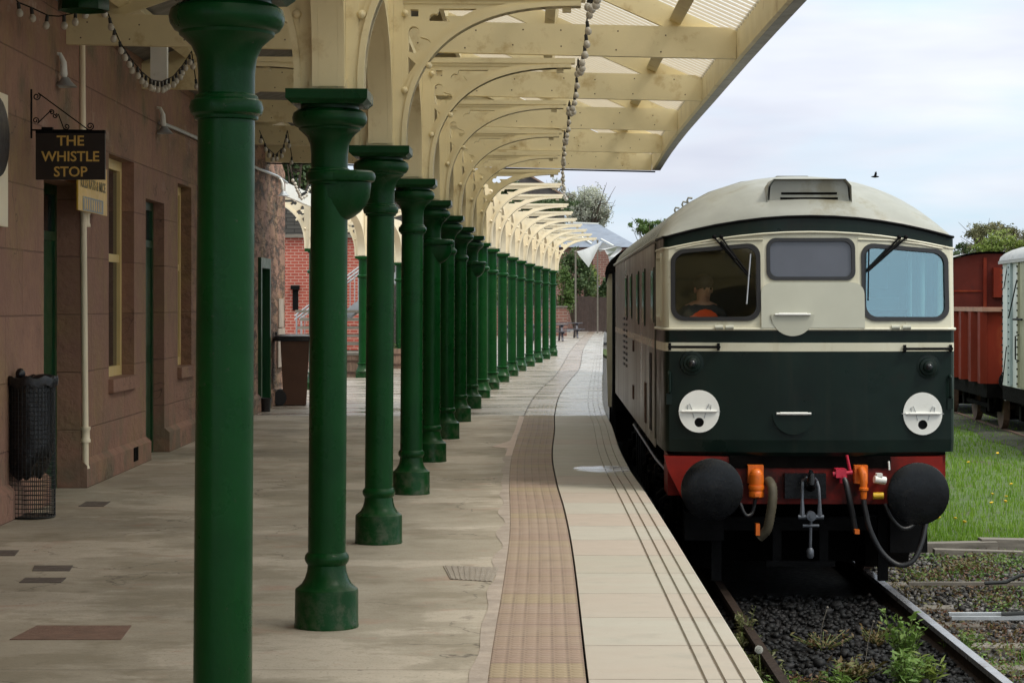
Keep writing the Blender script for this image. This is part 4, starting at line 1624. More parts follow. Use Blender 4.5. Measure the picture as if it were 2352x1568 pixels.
# sides behind the cab
b = MB()
for sg in (-1, 1):
    ws = [1.2, 1.24, 2.0, 4, 6, 8, 10, 12, LEN - 0.1, LEN]
    zs = [1.215, 1.6, 2.1385, 2.215, 2.33, 3.145]
    for i in range(len(zs) - 1):
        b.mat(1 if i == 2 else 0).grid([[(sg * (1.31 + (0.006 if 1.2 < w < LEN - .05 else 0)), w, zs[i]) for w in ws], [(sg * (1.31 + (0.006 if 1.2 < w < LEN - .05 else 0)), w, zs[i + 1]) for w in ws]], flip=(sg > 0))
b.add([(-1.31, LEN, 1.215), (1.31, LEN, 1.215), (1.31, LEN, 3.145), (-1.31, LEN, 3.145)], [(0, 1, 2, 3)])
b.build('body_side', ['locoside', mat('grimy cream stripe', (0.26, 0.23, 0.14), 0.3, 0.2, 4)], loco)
b = MB()
b.box((-1.28, 1.3, 1.2), (1.28, LEN - 0.05, 1.26))
b.box((-1.2, 0.15, 1.22), (1.2, 1.3, 1.26))
b.box((-0.72, 0.045, 1.11), (0.70, 0.149, 1.2195))  # black strip over the beam's top centre stands in for the body's shade
b.build('underframe', 'soot', loco)
# cab front above the waist, three flat facets with real window openings
WIN_L = [(fu(1545), fu(1746)), (2.414, 3.027, 3.092)]


def skew_side(sgn):
    def f(u, z):
        t = (abs(u) - 0.452) / (1.222 - 0.452)
        k = (z - 2.414) / (3.092 - 2.414)
        return u, z - 0.065 * t * max(0, k)
    return f


def side_win(sgn, ins):
    lo, hi = sorted((sgn * (0.452 + ins), sgn * (1.222 - ins)))
    return rrect(lo, 2.414 + ins, hi, 3.092 - ins, 0.115 - ins * 0.5, 6, skew_side(sgn))


def ctr_win(ins):
    return rrect(-0.385 + ins, 2.77 + ins, 0.385 - ins, 3.15 - ins, 0.075 - ins * 0.4, 5, lambda u, z: (u, z - (0.025 * (u / 0.385) ** 2 if z > 2.95 else 0)))


b = MB()
f3 = lambda u, z, t: Vector((u, wf(u, z) + t, z))
us = [-0.42 + 0.84 * i / 8 for i in range(9)]
b.plate([[(-0.42, 2.33), (0.42, 2.33)] + [(u, zbn(u)) for u in us[::-1]], ctr_win(0.015)], f3, 0.03)
for sg in (-1, 1):
    us = [sg * (0.42 + 0.825 * i / 8) for i in range(9)]
    lp = [(us[0], 2.33), (us[-1], 2.33)] + [(u, zbn(u)) for u in us[::-1]]
    if sg < 0:
        lp = lp[::-1]
    b.plate([lp, side_win(sg, 0.018)], f3, 0.03)
    hz = [2.33, 2.6, 2.9, 3.05]
    cor = [q for q in half if q[0] >= 1.245 and (q[1] is None or q[1] < 1)]
    rws = []
    for z in hz:
        pl = dict((round(u, 4), w) for u, w in plan(z) if u > 0)
        rws.append([(sg * u, pl[round(u, 4)], z) for u, _ in cor])
    b.grid(rws, flip=(sg > 0))
    xs = lambda w: 1.292 + (w - 0.30) / 0.9 * 0.018
    b.plate([[(0.30, 2.33), (1.2, 2.33), (1.2, 3.05), (0.30, 3.05)], rrect(0.44, 2.42, 0.98, 2.99, 0.04)], lambda w, z, t: Vector((sg * (xs(w) - t), w, z)), 0.025)
b.build('cab_front', 'lococream', loco)
# green band over the windows
b = MB()
r0, r1 = [], []
for (u, w), (u1, w1) in zip(plan(3.15), plan(3.25)):
    e = abs(u) > 1.25
    r0.append((u, w - 0.002 if not e else w, 3.05 if e else zbn(u)))
    r1.append((u1, w1 - 0.002 if not e else w1, 3.147 if e else zgt(u)))
b.grid([r0, r1], flip=True)
b.build('cantrail_band', 'locogreen', loco)
b = MB()
b.tube([(x, y - 0.008, z) for x, y, z in r0], 0.011, 6)
b.build('band_beading', 'lococream', loco)
b = MB()
b.tube([(x, y - 0.012, z + 0.004) for x, y, z in r1] , 0.013, 6)
b.build('roof_gutter', 'black', loco)
b = MB()
b.tube([(u * 1.004, w - 0.008, 2.335) for u, w in plan(2.33)], 0.014, 6)
b.build('waist_beading', 'lococream', loco)
# window seals, panes
for sg, gl in ((-1, 'glassdark'), (1, 'glasssky')):
    b = MB()
    b.plate([side_win(sg, -0.008), side_win(sg, 0.03)], lambda u, z, t: Vector((u, wf(u, z) - 0.014 + t, z)), 0.06)
    sl = b.build('window_seal', 'rubber', loco)
    b = MB()
    b.plate([side_win(sg, 0.025)], lambda u, z, t: Vector((u, wf(u, z) + 0.008 + t, z)), 0.006)
    b.build('pane', gl, sl)
b = MB()
b.plate([ctr_win(-0.006), ctr_win(0.026)], lambda u, z, t: Vector((u, wf(u, z) - 0.014 + t, z)), 0.06)
sl = b.build('window_seal', 'rubber', loco)
b = MB()
b.plate([ctr_win(0.02)], lambda u, z, t: Vector((u, wf(u, z) + 0.006 + t, z)), 0.01)
b.build('pane', 'glasscentre', sl)
for sg in (-1, 1):
    b = MB()
    b.plate([rrect(0.42, 2.40, 1.0, 3.01, 0.05), rrect(0.46, 2.44, 0.96, 2.97, 0.03)], lambda w, z, t: Vector((sg * (xs(w) + 0.015 - t), w, z)), 0.045)
    sl = b.build('side_window_frame', 'lococream', loco)
    b = MB()
    b.plate([rrect(0.45, 2.43, 0.97, 2.98, 0.03)], lambda w, z, t: Vector((sg * (xs(w) - 0.01 - t), w, z)), 0.006)
    b.build('pane', 'glassdark', sl)
# drip strips over the side windows
b = MB()
for sg in (-1, 1):
    b.tube([(sg * u, wf(u, zz) - 0.006, zz) for u, zz in ((0.42, 3.125), (0.7, 3.118), (0.98, 3.085), (1.18, 3.045))], 0.008, 6)
b.build('drip_strip', 'lococream', loco)
# roof with domed end
b = MB()
US = [-1.31 + 2.62 * i / 44 for i in range(45)]


def w0(u):
    a = abs(u)
    return (wf(u, 3.2) if a <= 1.245 else 0.12 + 0.095 + (a - 1.245) / 0.065 * 0.14) - 0.012


def zroof(u):
    return 3.147 + 0.595 * max(0, 1 - (abs(u) / 1.31) ** 2.25) ** 0.70


def dome(u, w):
    s_ = max(0, min(1, (w - w0(u)) / (1.3 - w0(u))))
    f = (1 - (1 - s_) ** 2.1) ** 0.72
    g = 3.147 if abs(u) > 1.27 else zgt(u)
    return g + (zroof(u) - g) * f


SS = [0, 0.012, 0.03, 0.06, 0.1, 0.16, 0.23, 0.31, 0.4, 0.52, 0.66, 0.82, 1.0]
rows = []
for s_ in SS:
    rows.append([(u, w0(u) + s_ * (1.3 - w0(u)), dome(u, w0(u) + s_ * (1.3 - w0(u))) + 0.006) for u in US])
b.grid(rows)
b.build('cab_roof', 'roofgrey', loco)
b = MB()
for w in (1.3, 1.34):
    pass
rows = [[(u, w, zroof(u) - 0.012) for u in US] for w in (1.28, 3, 6, 9, 12, LEN)]
b.grid(rows)
b.add([(u, LEN, zroof(u) - 0.012) for u in US], [tuple(range(44, -1, -1))])
rf = b.build('roof', mat('grimy roof', (0.24, 0.235, 0.20), 0.5, 0.3, 4, 0.1, 20, dirt=(0.07, 0.06, 0.045), dirt_scale=3, dirt_lo=0.5), loco)
b = MB()
n = 0
for w in np.arange(1.42, LEN - 0.2, 0.34):
    for sg in (-1, 1):
        pts = [(sg * u, w, zroof(u) - 0.002) for u in (1.308, 1.29, 1.24, 1.15, 1.0, 0.8, 0.5, 0.1)]
        b.tube(pts, 0.022, 6)
b.build('roof_rib', 'roofgrey', rf)
b = MB()
for w in np.arange(1.46, 11.5, 0.34):
    for sg in (-1, 1):
        for q in range(3):
            pts = [(sg * u, w + 0.05 + q * 0.085, zroof(u) - 0.006) for u in (1.29, 1.24, 1.16, 1.05, 0.92)]
            b.tube(pts, 0.018, 5)
b.build('roof_grille', 'louvre', rf)
for w, u in ((1.5, -0.98), (2.3, -0.98), (3.6, -0.98)):
    b = MB()
    z = zroof(u)
    b.tube([(u, w, z - 0.02), (u - 0.02, w, z + 0.035), (u - 0.01, w, z + 0.06), (u + 0.03, w, z + 0.055)], 0.011, 6)
    b.build('lifting_hook', 'roofgrey', rf)
# roof ventilator with three slots
b = MB()
VF = 0.20
xl, xr = fu(1771) + 0.005, fu(1958) + 0.005
zbot, ztop = 3.40, 3.655
front = [(xl - 0.0, zbot), (xr + 0.0, zbot), (xr - 0.015, ztop - 0.05), (xr - 0.05, ztop), (xl + 0.05, ztop), (xl + 0.015, ztop - 0.05)]
slots = [[(xl + 0.11 - i * 0.008, z), (xr - 0.11 + i * 0.008, z), (xr - 0.11 + i * 0.008, z + 0.02), (xl + 0.11 - i * 0.008, z + 0.02)] for i, z in enumerate((3.53, 3.485, 3.44))]
lip = [(xl - 0.02, zbot - 0.05), (xl, zbot), (xr, zbot), (xr + 0.02, zbot - 0.05), (xr + 0.0, ztop - 0.03), (xr - 0.04, ztop + 0.02), (xl + 0.04, ztop + 0.02), (xl - 0.0, ztop - 0.03)]
b.plate([front], lambda u, z, t: Vector((u, VF + 0.05 + t, z)), 0.02)
ring0 = [Vector((u, VF + (0.07 if z < 3.5 else 0.0), z)) for u, z in ((xl - 0.03, zbot - 0.06), (xl - 0.012, ztop - 0.05), (xl + 0.04, ztop + 0.012), (xr - 0.04, ztop + 0.012), (xr + 0.012, ztop - 0.05), (xr + 0.03, zbot - 0.06))]
ring1 = [Vector((q.x * 0.97 if abs(q.x) > 0 else 0, VF + 0.06, q.z - 0.012)) for q in ring0]
ring2 = [Vector((q.x, 1.05, max(q.z, 3.6) if q.z > 3.5 else q.z + 0.1)) for q in ring0]
b.grid([[tuple(q) for q in ring0], [tuple(q) for q in ring2]], flip=True)
b.grid([[tuple(q) for q in ring0], [tuple(q) for q in ring1]])
vt = b.build('roof_ventilator', 'roofgrey', loco)
for sl_ in slots:  # dark plates standing in for the shade inside the slots
    b = MB()
    b.plate([sl_], lambda u, z, t: Vector((u, VF + 0.046 + t, z)), 0.003)
    b.build('slot', 'soot', vt)
b = MB()
b.plate([[(-0.25, 3.68), (0.33, 3.68), (0.2, 3.80), (-0.1, 3.80)]], lambda u, z, t: Vector((u, 2.0 + t, z)), 0.5)
b.build('horn_box', 'roofgrey', loco)
# gangway plate and half disc
b = MB()
x0, x1 = fu(1748.5), fu(1985.5)
pl = [(x0, 2.345), (x1, 2.345)] + [(x1 - 0.1 + 0.1 * math.cos(R(a)), 2.645 + 0.1 * math.sin(R(a))) for a in range(0, 91, 15)] + [(x0 + 0.1 - 0.1 * math.sin(R(a)), 2.645 + 0.1 * math.cos(R(a))) for a in range(0, 91, 15)]
b.plate([pl], lambda u, z, t: Vector((u, wf(min(abs(u), 0.42), z) - 0.024 + t, z)), 0.02)
b.build('gangway_plate', 'plategrey', loco)


def disc(name, u, z, r, m, rod, half_only, w=0.0, hole=False, rx=1.0):
    b = MB()
    a0, a1 = (180, 360) if half_only else (0, 360)
    pts = [(u + r * rx * math.cos(R(a0 + (a1 - a0) * i / 36)), z + r * math.sin(R(a0 + (a1 - a0) * i / 36))) for i in range(37 if half_only else 36)]
    lps = [pts]
    if hole:
        lps.append([(u + 0.042 * math.cos(2 * PI * i / 16), z - r * 0.52 + 0.042 * math.sin(2 * PI * i / 16)) for i in range(16)])
    b.plate(lps, lambda a, c, t: Vector((a, w - 0.035 + t, c)), 0.012)
    d = b.build(name, m, loco)
    b = MB()
    b.cyl((u - r * 0.82, w - 0.045, z), (u + r * 0.82, w - 0.045, z), 0.010, n=8)
    b.cyl((u - r * 0.65, w - 0.046, z + 0.001), (u + r * 0.65, w - 0.046, z + 0.001), 0.013, n=8)
    b.build('hinge_rod', rod, d)
    if hole:
        b = MB()
        b.cyl((u, w - 0.022, z - r * 0.52), (u, w - 0.0215, z - r * 0.52), 0.05, n=16)
        b.build('lamp_hole', 'black', d)
        b = MB()
        for s_ in (-1, 1):
            b.tube([(u + s_ * 0.10, w - 0.037, z + 0.01), (u + s_ * 0.105, w - 0.042, z + 0.055), (u + s_ * 0.085, w - 0.044, z + 0.066), (u + s_ * 0.065, w - 0.04, z + 0.02), (u + s_ * 0.045, w - 0.037, z - 0.06)], 0.0035, 5)
        b.cyl((u - r * 0.99, w - 0.0365, z), (u + r * 0.99, w - 0.0365, z), 0.0022, n=5)
        b.build('spring_clip', 'galv', d)
    return d


disc('headcode_disc', fu(1820), fz(722), 0.19, 'plategrey', 'white', True, 0.01)
disc('headcode_disc', fu(1822), fz(949), 0.185, 'locogreen', 'white', True)
disc('headcode_disc', fu(1607), fz(945), 0.187, 'white', 'white', False, wf(fu(1607), 2), True, 0.96)
disc('headcode_disc', fu(2120.5), fz(950), 0.187, 'white', 'white', False, wf(fu(2120), 2), True, 0.92)
# marker lamps
for X, Y in ((1591, 834), (2134, 842)):
    u, z = fu(X), fz(Y)
    w = wf(u, z)
    b = MB()
    b.lathe([(0.03, w - 0.07), (0.045, w - 0.062), (0.05, w - 0.045), (0.075, w - 0.04), (0.08, w - 0.02), (0.105, w - 0.016), (0.11, w + 0.02)], 24, (u, 0, z), axis='y')
    hl = b.build('marker_lamp', 'locogreen', loco)
    b = MB()
    b.ball((u, w - 0.06, z), 0.032, 12, 8)
    b.build('lens', 'glasswin', hl)
# handrails on the front
for x0, x1, Y in ((1540, 1651, 797), (2079, 2187, 801)):
    b = MB()
    u0, u1, z = fu(x0), fu(x1), fz(Y)
    wa, wb = wf(u0, z) - 0.045, wf(u1, z) - 0.045
    b.cyl((u0, wa, z), (u1, wb, z), 0.012, n=8)
    for u, w in ((u0, wa), (u1, wb)):
        b.cyl((u, w - 0.012, z), (u, w + 0.05, z), 0.017, n=8)
        b.box((u - 0.012, w + 0.02, z - 0.03), (u + 0.012, w + 0.04, z + 0.035))
    b.build('handrail', 'black', loco)
for X, ya, yb in ((1539, 855, 905), (2186, 862, 915)):
    b = MB()
    u = fu(X)
    w = wf(u, 1.9) - 0.05
    b.tube([(u, w + 0.06, fz(ya)), (u, w, fz(ya + 5)), (u, w, fz(yb - 5)), (u, w + 0.06, fz(yb))], 0.014, 8)
    b.box((u - 0.025, w + 0.03, fz(yb + 25)), (u + 0.025, w + 0.06, fz(yb)))
    b.build('handrail', 'locogreen', loco)
b = MB()
for X in (1652, 1676, 2057, 2083):
    u, z = fu(X), fz(752)
    b.cyl((u - 0.035, wf(u, z) - 0.025, z), (u + 0.035, wf(u, z) - 0.025, z + 0.003), 0.021, n=10)
    b.box((u - 0.02, wf(u, z) - 0.02, z - 0.02), (u + 0.02, wf(u, z) + 0.02, z + 0.02))
b.build('lamp_iron', 'plategrey', loco)
# wipers: pivot on the band, arm, blade
for piv, tip, b0, b1, bladecol in (((1652, 547), (1722, 634), (1725, 583), (1715, 698), 'galv'), ((2078, 548), (1994, 622), (1997, 572), (1993, 690), 'black')):
    b = MB()
    pv = lambda X, Y, o=0: Vector((fu(X), wf(fu(X), fz(Y)) - 0.035 - o, fz(Y)))
    for o in (-9, 7):
        b.cyl(pv(piv[0] + o, piv[1] - 3), pv(tip[0] + o * 0.25, tip[1]), 0.0085, n=6)
        b.ball(pv(piv[0] + o, piv[1] - 4), 0.02, 8, 6)
    dx, dy = tip[0] - piv[0], tip[1] - piv[1]
    b.cyl(pv(piv[0] + dx * 0.08, piv[1] + dy * 0.08), pv(piv[0] + dx * 0.55, piv[1] + dy * 0.55), 0.015, n=6)
    wp = b.build('wiper', 'black', loco)
    b = MB()
    b.cyl(pv(*b0, 0.004), pv(*b1, 0.004), 0.007, n=6)
    b.build('blade', bladecol, wp)
# cab interior
b = MB()
b.box((-1.27, 1.5, 1.3), (0.1, 1.53, 3.2))
b.box((-1.27, 0.2, 1.36), (1.27, 1.5, 1.4)).box((-0.45, 0.35, 1.4), (-0.1, 0.75, 2.35)).box((-0.05, 0.4, 1.4), (0.02, 1.5, 3.1))
b.build('cab_bulkhead', 'cabpaint', loco)
b = MB()
b.box((0.1, 1.5, 1.3), (1.27, 1.53, 3.2))
b.build('cab_bulkhead', mat('sky tinted bulkhead', (0.30, 0.45, 0.47), 0.6, 0.1, 3), loco)  # blue colour stands in for sky reflected in the right window
b = MB()
b.cyl((0.98, 0.75, 1.4), (0.98, 0.75, 3.05), 0.022, n=10).cyl((1.12, 0.95, 1.4), (1.12, 0.95, 3.1), 0.035, n=10)
b.box((0.5, 1.44, 1.9), (1.0, 1.499, 2.62)).box((0.42, 1.47, 2.7), (0.9, 1.499, 2.95))
b.build('cab_fittings', 'white', loco)
b = MB()
b.box((0.62, 0.62, 1.88), (1.02, 1.0, 1.98)).box((0.62, 0.97, 1.981), (1.02, 1.05, 2.5)).box((0.78, 0.75, 1.401), (0.86, 0.83, 1.879))
b.build('assistant_seat', 'black', loco)
b = MB()
b.box((-1.2, 0.2, 2.2), (-0.5, 0.33, 2.3)).box((0.5, 0.22, 2.28), (1.2, 0.5, 2.36))
b.build('control_desk', 'black', loco)
b = MB()
b.box((-1.15, 0.52, 1.88), (-0.7, 0.92, 1.98)).box((-1.15, 0.89, 1.981), (-0.7, 0.97, 2.42)).box((-0.97, 0.68, 1.401), (-0.88, 0.78, 1.879))
b.build('driver_seat', 'black', loco)
b = MB()
u, z = fu(2060), fz(620)
b.box((fu(2065), wf(0.8, 3) - 0.002 + 0.006, fz(624)), (fu(2065) + 0.07, wf(0.8, 3) + 0.016, fz(624) + 0.03))
# side details: door, tall slit windows, lockers
b = MB()
S_ = -1.318
b.box((S_ - 0.006, 1.95, 1.33), (S_ + 0.05, 2.30, 2.08))
b.build('cab_door', 'black', loco)
b = MB()
b.box((S_ - 0.004, 1.20, 1.3), (S_ + 0.03, 1.30, 3.12))
b.build('shadow_strip', mat('shadow gap strip', (0.05, 0.045, 0.03), 0.5, 0.2, 6), loco)  # dark strip painted in for the shadow gap behind the cab
for (wa, wb, za, zc) in ((3.35, 3.75, 2.33, 2.92), (4.95, 5.4, 2.33, 2.92), (7.0, 7.45, 2.38, 2.92), (8.6, 9.1, 2.38, 2.92), (1.32, 1.8, 2.38, 2.9)):
    b = MB()
    b.box((S_ - 0.012, wa, za), (S_ + 0.04, wb, zc))
    f = b.build('body_window', 'locoside', loco)
    b = MB()
    b.plate([rrect(wa + .03, za + .03, wb - .03, zc - .03, 0.04)], lambda w, z, t: Vector((S_ - 0.016 + t, w, z)), 0.003)
    b.build('pane', 'glasswin', f)
b = MB()
for (wa, za, zc) in ((6.4, 2.0, 2.13), (6.4, 1.44, 1.6), (3.1, 1.34, 1.75)):
    b.box((S_ - 0.012, wa, za), (S_ + 0.02, wa + 0.28, zc))
b.build('locker_door', 'rust', loco)
b = MB()
for w in (8.7, 9.6):
    for i in range(9):
        z = 1.75 + i * 0.075
        b.box((S_ - 0.012, w, z), (S_ + 0.02, w + 0.5, z + 0.03))
b.build('side_louvre', 'louvre', loco)
b = MB()
b.tube([(-1.3, 1.2, 3.15), (-1.325, 1.35, 3.15), (-1.325, LEN, 3.15)], 0.02, 6).tube([(1.3, 1.2, 3.15), (1.325, 1.35, 3.15), (1.325, LEN, 3.15)], 0.02, 6)
b.build('roof_gutter', 'roofgrey', loco)
# buffer beam, buffers, couplings
b = MB()
b.plate([[(bu(1580), bz(1165)), (bu(2145), bz(1165)), (bu(2182), bz(1105)), (bu(2182), 1.21), (bu(1533), 1.21), (bu(1540), bz(1085))]], lambda u, z, t: Vector((u, 0.06 + t, z)), 0.19)
b.box((-1.25, 0.26, 0.85), (1.22, 0.9, 1.215))
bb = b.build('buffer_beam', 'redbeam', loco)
for X, Y in ((1638, 1124), (2110, 1133)):
    u, z = (X - 1176) / 268 - 2.636, 2.55 - (Y - 699.5) / 268
    b = MB()
    b.lathe([(0.16, 0.09), (0.16, -0.05), (0.125, -0.06), (0.12, -0.30)], 24, (u, -0.031, z), axis='y')
    bf = b.build('buffer', 'soot', loco)
    b = MB()
    b.lathe([(0.07, -0.30), (0.07, -0.44), (0.2, -0.452), (0.262, -0.462), (0.268, -0.472), (0.266, -0.484), (0.25, -0.492), (0.18, -0.503), (0.09, -0.512), (0.004, -0.515)], 40, (u, -0.031, z), axis='y')
    b.build('buffer_head', 'blackgloss', bf)
for X, wd in ((1743.5, 1.0), (1988, 0.85)):
    u = bu(X)
    b = MB()
    b.box((u - 0.068 * wd, -0.05, bz(1115)), (u + 0.068 * wd, 0.059, bz(1073)))
    if wd == 1.0:
        b.lathe([(0.04, 0.03), (0.062, 0.02), (0.066, -0.04), (0.06, -0.09)], 16, (u, -0.1, bz(1098)))
        b.ball((u, -0.1, bz(1094)), 0.058, 14, 10)
        b.lathe([(0.068, 0), (0.072, -0.02), (0.068, -0.04), (0.06, -0.045), (0.066, -0.06), (0.066, -0.10), (0.05, -0.11)], 16, (u, -0.105, bz(1118)))
        b.box((u - 0.02, -0.19, bz(1143)), (u + 0.02, -0.17, bz(1136)))
    else:
        b.tube([(u, -0.05, bz(1083)), (u, -0.11, bz(1083)), (u + 0.004, -0.15, bz(1092)), (u + 0.005, -0.16, bz(1110)), (u + 0.005, -0.16, bz(1124))], [0.036, 0.038, 0.037, 0.034, 0.03], 14)
        b.lathe([(0.033, 0), (0.042, -0.005), (0.042, -0.025), (0.03, -0.032), (0.026, -0.10)], 14, (u + 0.005, -0.16, bz(1121)))
    b.build('control_jumper', 'orange', loco)


def hose(name, pts, r, m, n=10, ribs=0):
    b = MB()
    P3 = [Vector((bu(X), w, bz(Y))) for X, Y, w in pts]
    fine = []
    k = len(P3)
    for i in range(k - 1):
        p0, p1, p2, p3 = P3[max(i - 1, 0)], P3[i], P3[i + 1], P3[min(i + 2, k - 1)]
        for j in range(8):
            t = j / 8
            fine.append(0.5 * ((2 * p1) + (p2 - p0) * t + (2 * p0 - 5 * p1 + 4 * p2 - p3) * t * t + (3 * p1 - p0 - 3 * p2 + p3) * t ** 3))
    fine.append(P3[-1])
    rr = [r * (1.0 + (0.06 if ribs and i % 2 else -0.04 if ribs else 0)) for i in range(len(fine))]
    b.tube(fine, rr, n)
    return b.build(name, m, loco)


hose('vacuum_hose', [(1772, 1108, -0.06), (1778, 1120, -0.16), (1778, 1150, -0.2), (1772, 1190, -0.2), (1765, 1220, -0.18), (1748, 1238, -0.15)], 0.042, mat('ribbed brown hose', (0.06, 0.05, 0.03), 0.7, 0.2, 20), 12, 1)
hose('air_hose', [(1944, 1098, -0.1), (1950, 1115, -0.14), (1957, 1150, -0.15), (1966, 1190, -0.12), (1972, 1225, -0.1)], 0.026, 'rubber')
hose('air_hose', [(1989, 1150, -0.16), (1994, 1180, -0.17), (2004, 1220, -0.18), (2030, 1270, -0.2), (2066, 1298, -0.2), (2100, 1290, -0.2), (2122, 1250, -0.16), (2136, 1200, -0.1)], 0.024, 'rubber')
hose('air_hose', [(2040, 1160, -0.12), (2052, 1190, -0.15), (2075, 1214, -0.15), (2098, 1214, -0.12), (2120, 1195, -0.08)], 0.018, 'rubber')
hose('air_hose', [(1706, 1160, -0.1), (1714, 1180, -0.12), (1722, 1188, -0.12), (1735, 1180, -0.1), (1742, 1145, -0.1)], 0.017, 'rubber')
b = MB()
u = bu(1939)
b.box((u - 0.045, -0.13, bz(1100)), (u + 0.045, 0.059, bz(1080))).cyl((u - 0.07, -0.1, bz(1092)), (u + 0.1, -0.1, bz(1088)), 0.02).cyl((u + 0.085, -0.1, bz(1090)), (u + 0.05, -0.11, bz(1048)), 0.013).cyl((u + 0.02, -0.1, bz(1095)), (u + 0.02, -0.1, bz(1112)), 0.035, n=12)
b.build('brake_cock', 'redpaint', loco)
b = MB()
u = bu(1976)
b.box((u - 0.03, -0.2, bz(1228)), (u + 0.01, -0.1, bz(1218)))
b.build('hose_coupling', 'orange', loco)
b = MB()
u = bu(1744)
b.box((u - 0.015, -0.2, bz(1232)), (u + 0.02, -0.1, bz(1205)))
b.build('hose_coupling', 'orange', loco)
b = MB()
u = bu(2026)
b.cyl((u - 0.04, -0.12, bz(1103)), (u + 0.06, -0.1, bz(1107)), 0.035).cyl((u + 0.03, -0.11, bz(1105)), (u + 0.03, 0.06, bz(1105)), 0.02).box((u - 0.02, -0.14, bz(1098)), (u + 0.03, -0.05, bz(1090))).cyl((bu(2014) + 0.14, -0.1, bz(1082)), (bu(2014) + 0.135, -0.1, bz(1062)), 0.008)
b.build('pipe_stub', 'white', loco)
b = MB()
u = bu(2024)
b.cyl((u - 0.04, -0.1, bz(1142)), (u + 0.05, -0.1, bz(1142)), 0.03).cyl((u + 0.02, -0.1, bz(1142)), (u + 0.02, 0.06, bz(1142)), 0.018)
b.build('pipe_stub', 'yellow', loco)
# drawhook and screw coupling
b = MB()
u = bu(1864)
b.box((u - 0.2, -0.05, bz(1150)), (u + 0.16, 0.059, bz(1092)))
b.tube([(u, -0.03, bz(1118)), (u, -0.24, bz(1118)), (u, -0.32, bz(1106)), (u, -0.31, bz(1090)), (u, -0.25, bz(1082))], [0.05, 0.045, 0.04, 0.03, 0.016], 10)
dh = b.build('drawhook', 'blackgloss', loco)
b = MB()
for s_ in (-1, 1):
    b.tube([(u + s_ * 0.06, -0.2, bz(1106)), (u + s_ * 0.07, -0.26, bz(1120)), (u + s_ * 0.075, -0.28, bz(1150)), (u + s_ * 0.075, -0.28, bz(1185))], [0.014, 0.014, 0.014, 0.024], 8)
b.tube([(u - 0.06, -0.2, bz(1106)), (u - 0.03, -0.24, bz(1098)), (u + 0.03, -0.24, bz(1098)), (u + 0.06, -0.2, bz(1106))], 0.016, 8)
b.cyl((u - 0.11, -0.28, bz(1187)), (u + 0.11, -0.28, bz(1187)), 0.022, n=10).cyl((u, -0.33, bz(1184)), (u, -0.24, bz(1184)), 0.042, n=14).cyl((u, -0.34, bz(1184)), (u, -0.33, bz(1184)), 0.02, n=10)
b.cyl((u, -0.28, bz(1190)), (u - 0.005, -0.27, bz(1262)), 0.013, n=8).lathe([(0.02, 0), (0.032, -0.02), (0.032, -0.07), (0.02, -0.09)], 10, (u - 0.005, -0.27, bz(1258))).cyl((u - 0.07, -0.28, bz(1207)), (u + 0.07, -0.28, bz(1207)), 0.015)
b.build('screw_coupling', mat('oily steel', (0.10, 0.11, 0.13), 0.45, 0.2, 10, metal=0.5), dh)
# running gear
for w in (1.5, 9.7):
    b = MB()
    for sg in (-1, 1):
        x = sg * 1.03
        b.box((x - 0.05, w, 0.55), (x + 0.05, w + 3.0, 0.85))
        for a in (0.35, 2.3):
            b.box((x - 0.1, w + a - 0.1, 0.35), (x + 0.12, w + a + 0.28, 0.72))
            b.lathe([(0.12, -0.02), (0.13, 0.06), (0.09, 0.1)], 16, (x + (0.1 if sg > 0 else -0.14), w + a + 0.1, 0.5), axis='x')
            for q in (-0.35, 0.5):
                b.lathe([(0.07, 0), (0.085, 0.02), (0.07, 0.05), (0.085, 0.08), (0.07, 0.11), (0.085, 0.14), (0.07, 0.17)], 10, (x, w + a + q, 0.4))
    b.box((-1.0, w + 0.1, 0.5), (1.0, w + 2.9, 0.8))
    b.build('bogie', 'soot', loco)
for w in (1.95, 3.9, 10.15, 12.1):
    b = MB()
    for sg in (-1, 1):
        b.lathe([(0.1, sg * 0.68), (0.5, sg * 0.68), (0.53, sg * 0.70), (0.5, sg * 0.72), (0.49, sg * 0.81), (0.44, sg * 0.82), (0.1, sg * 0.80)], 36, (0, w, 0.49), axis='x')
    b.cyl((-0.7, w, 0.49), (0.7, w, 0.49), 0.08)
    b.build('wheelset', 'rust', loco)
b = MB()
for w in (1.15, 4.55):
    b.box((-1.05, w, 0.22), (1.05, w + 0.3, 0.9))
b.box((-0.62, 1.0, 0.18), (0.62, 4.9, 0.5)).box((0.6, 0.9, 0.14), (1.0, 1.6, 0.55)).box((-1.0, 0.9, 0.14), (-0.6, 1.6, 0.55))
b.build('dark_filler', 'soot', loco)  # black blocks added to deepen the shade under the locomotive
b = MB()
b.box((-1.15, 5.0, 0.35), (1.15, 9.2, 1.18))
for i in range(6):
    b.box((-1.2, 5.2 + i * 0.65, 0.4), (-1.15, 5.6 + i * 0.65, 1.1))
b.build('fuel_tank', 'soot', loco)
b = MB()
for X in (1652, 2047):
    u = bu(X) + 0.03
    b.box((u - 0.045, 0.35, 0.08), (u + 0.045, 0.40, 0.86)).box((u - 0.03, 0.4, 0.5), (u + 0.03, 1.4, 0.6))
b.box((-0.95, 0.45, 0.52), (0.9, 0.52, 0.64)).box((-0.3, 0.42, 0.25), (-0.22, 0.48, 0.6)).box((0.12, 0.42, 0.25), (0.2, 0.48, 0.6)).box((-0.36, 0.40, 0.2), (0.26, 0.5, 0.25))
b.box((0.72, 0.2, 0.35), (1.05, 0.5, 0.75)).box((-1.1, 0.25, 0.45), (-0.75, 0.5, 0.7))
b.build('guard_irons', 'black', loco)
b = MB()
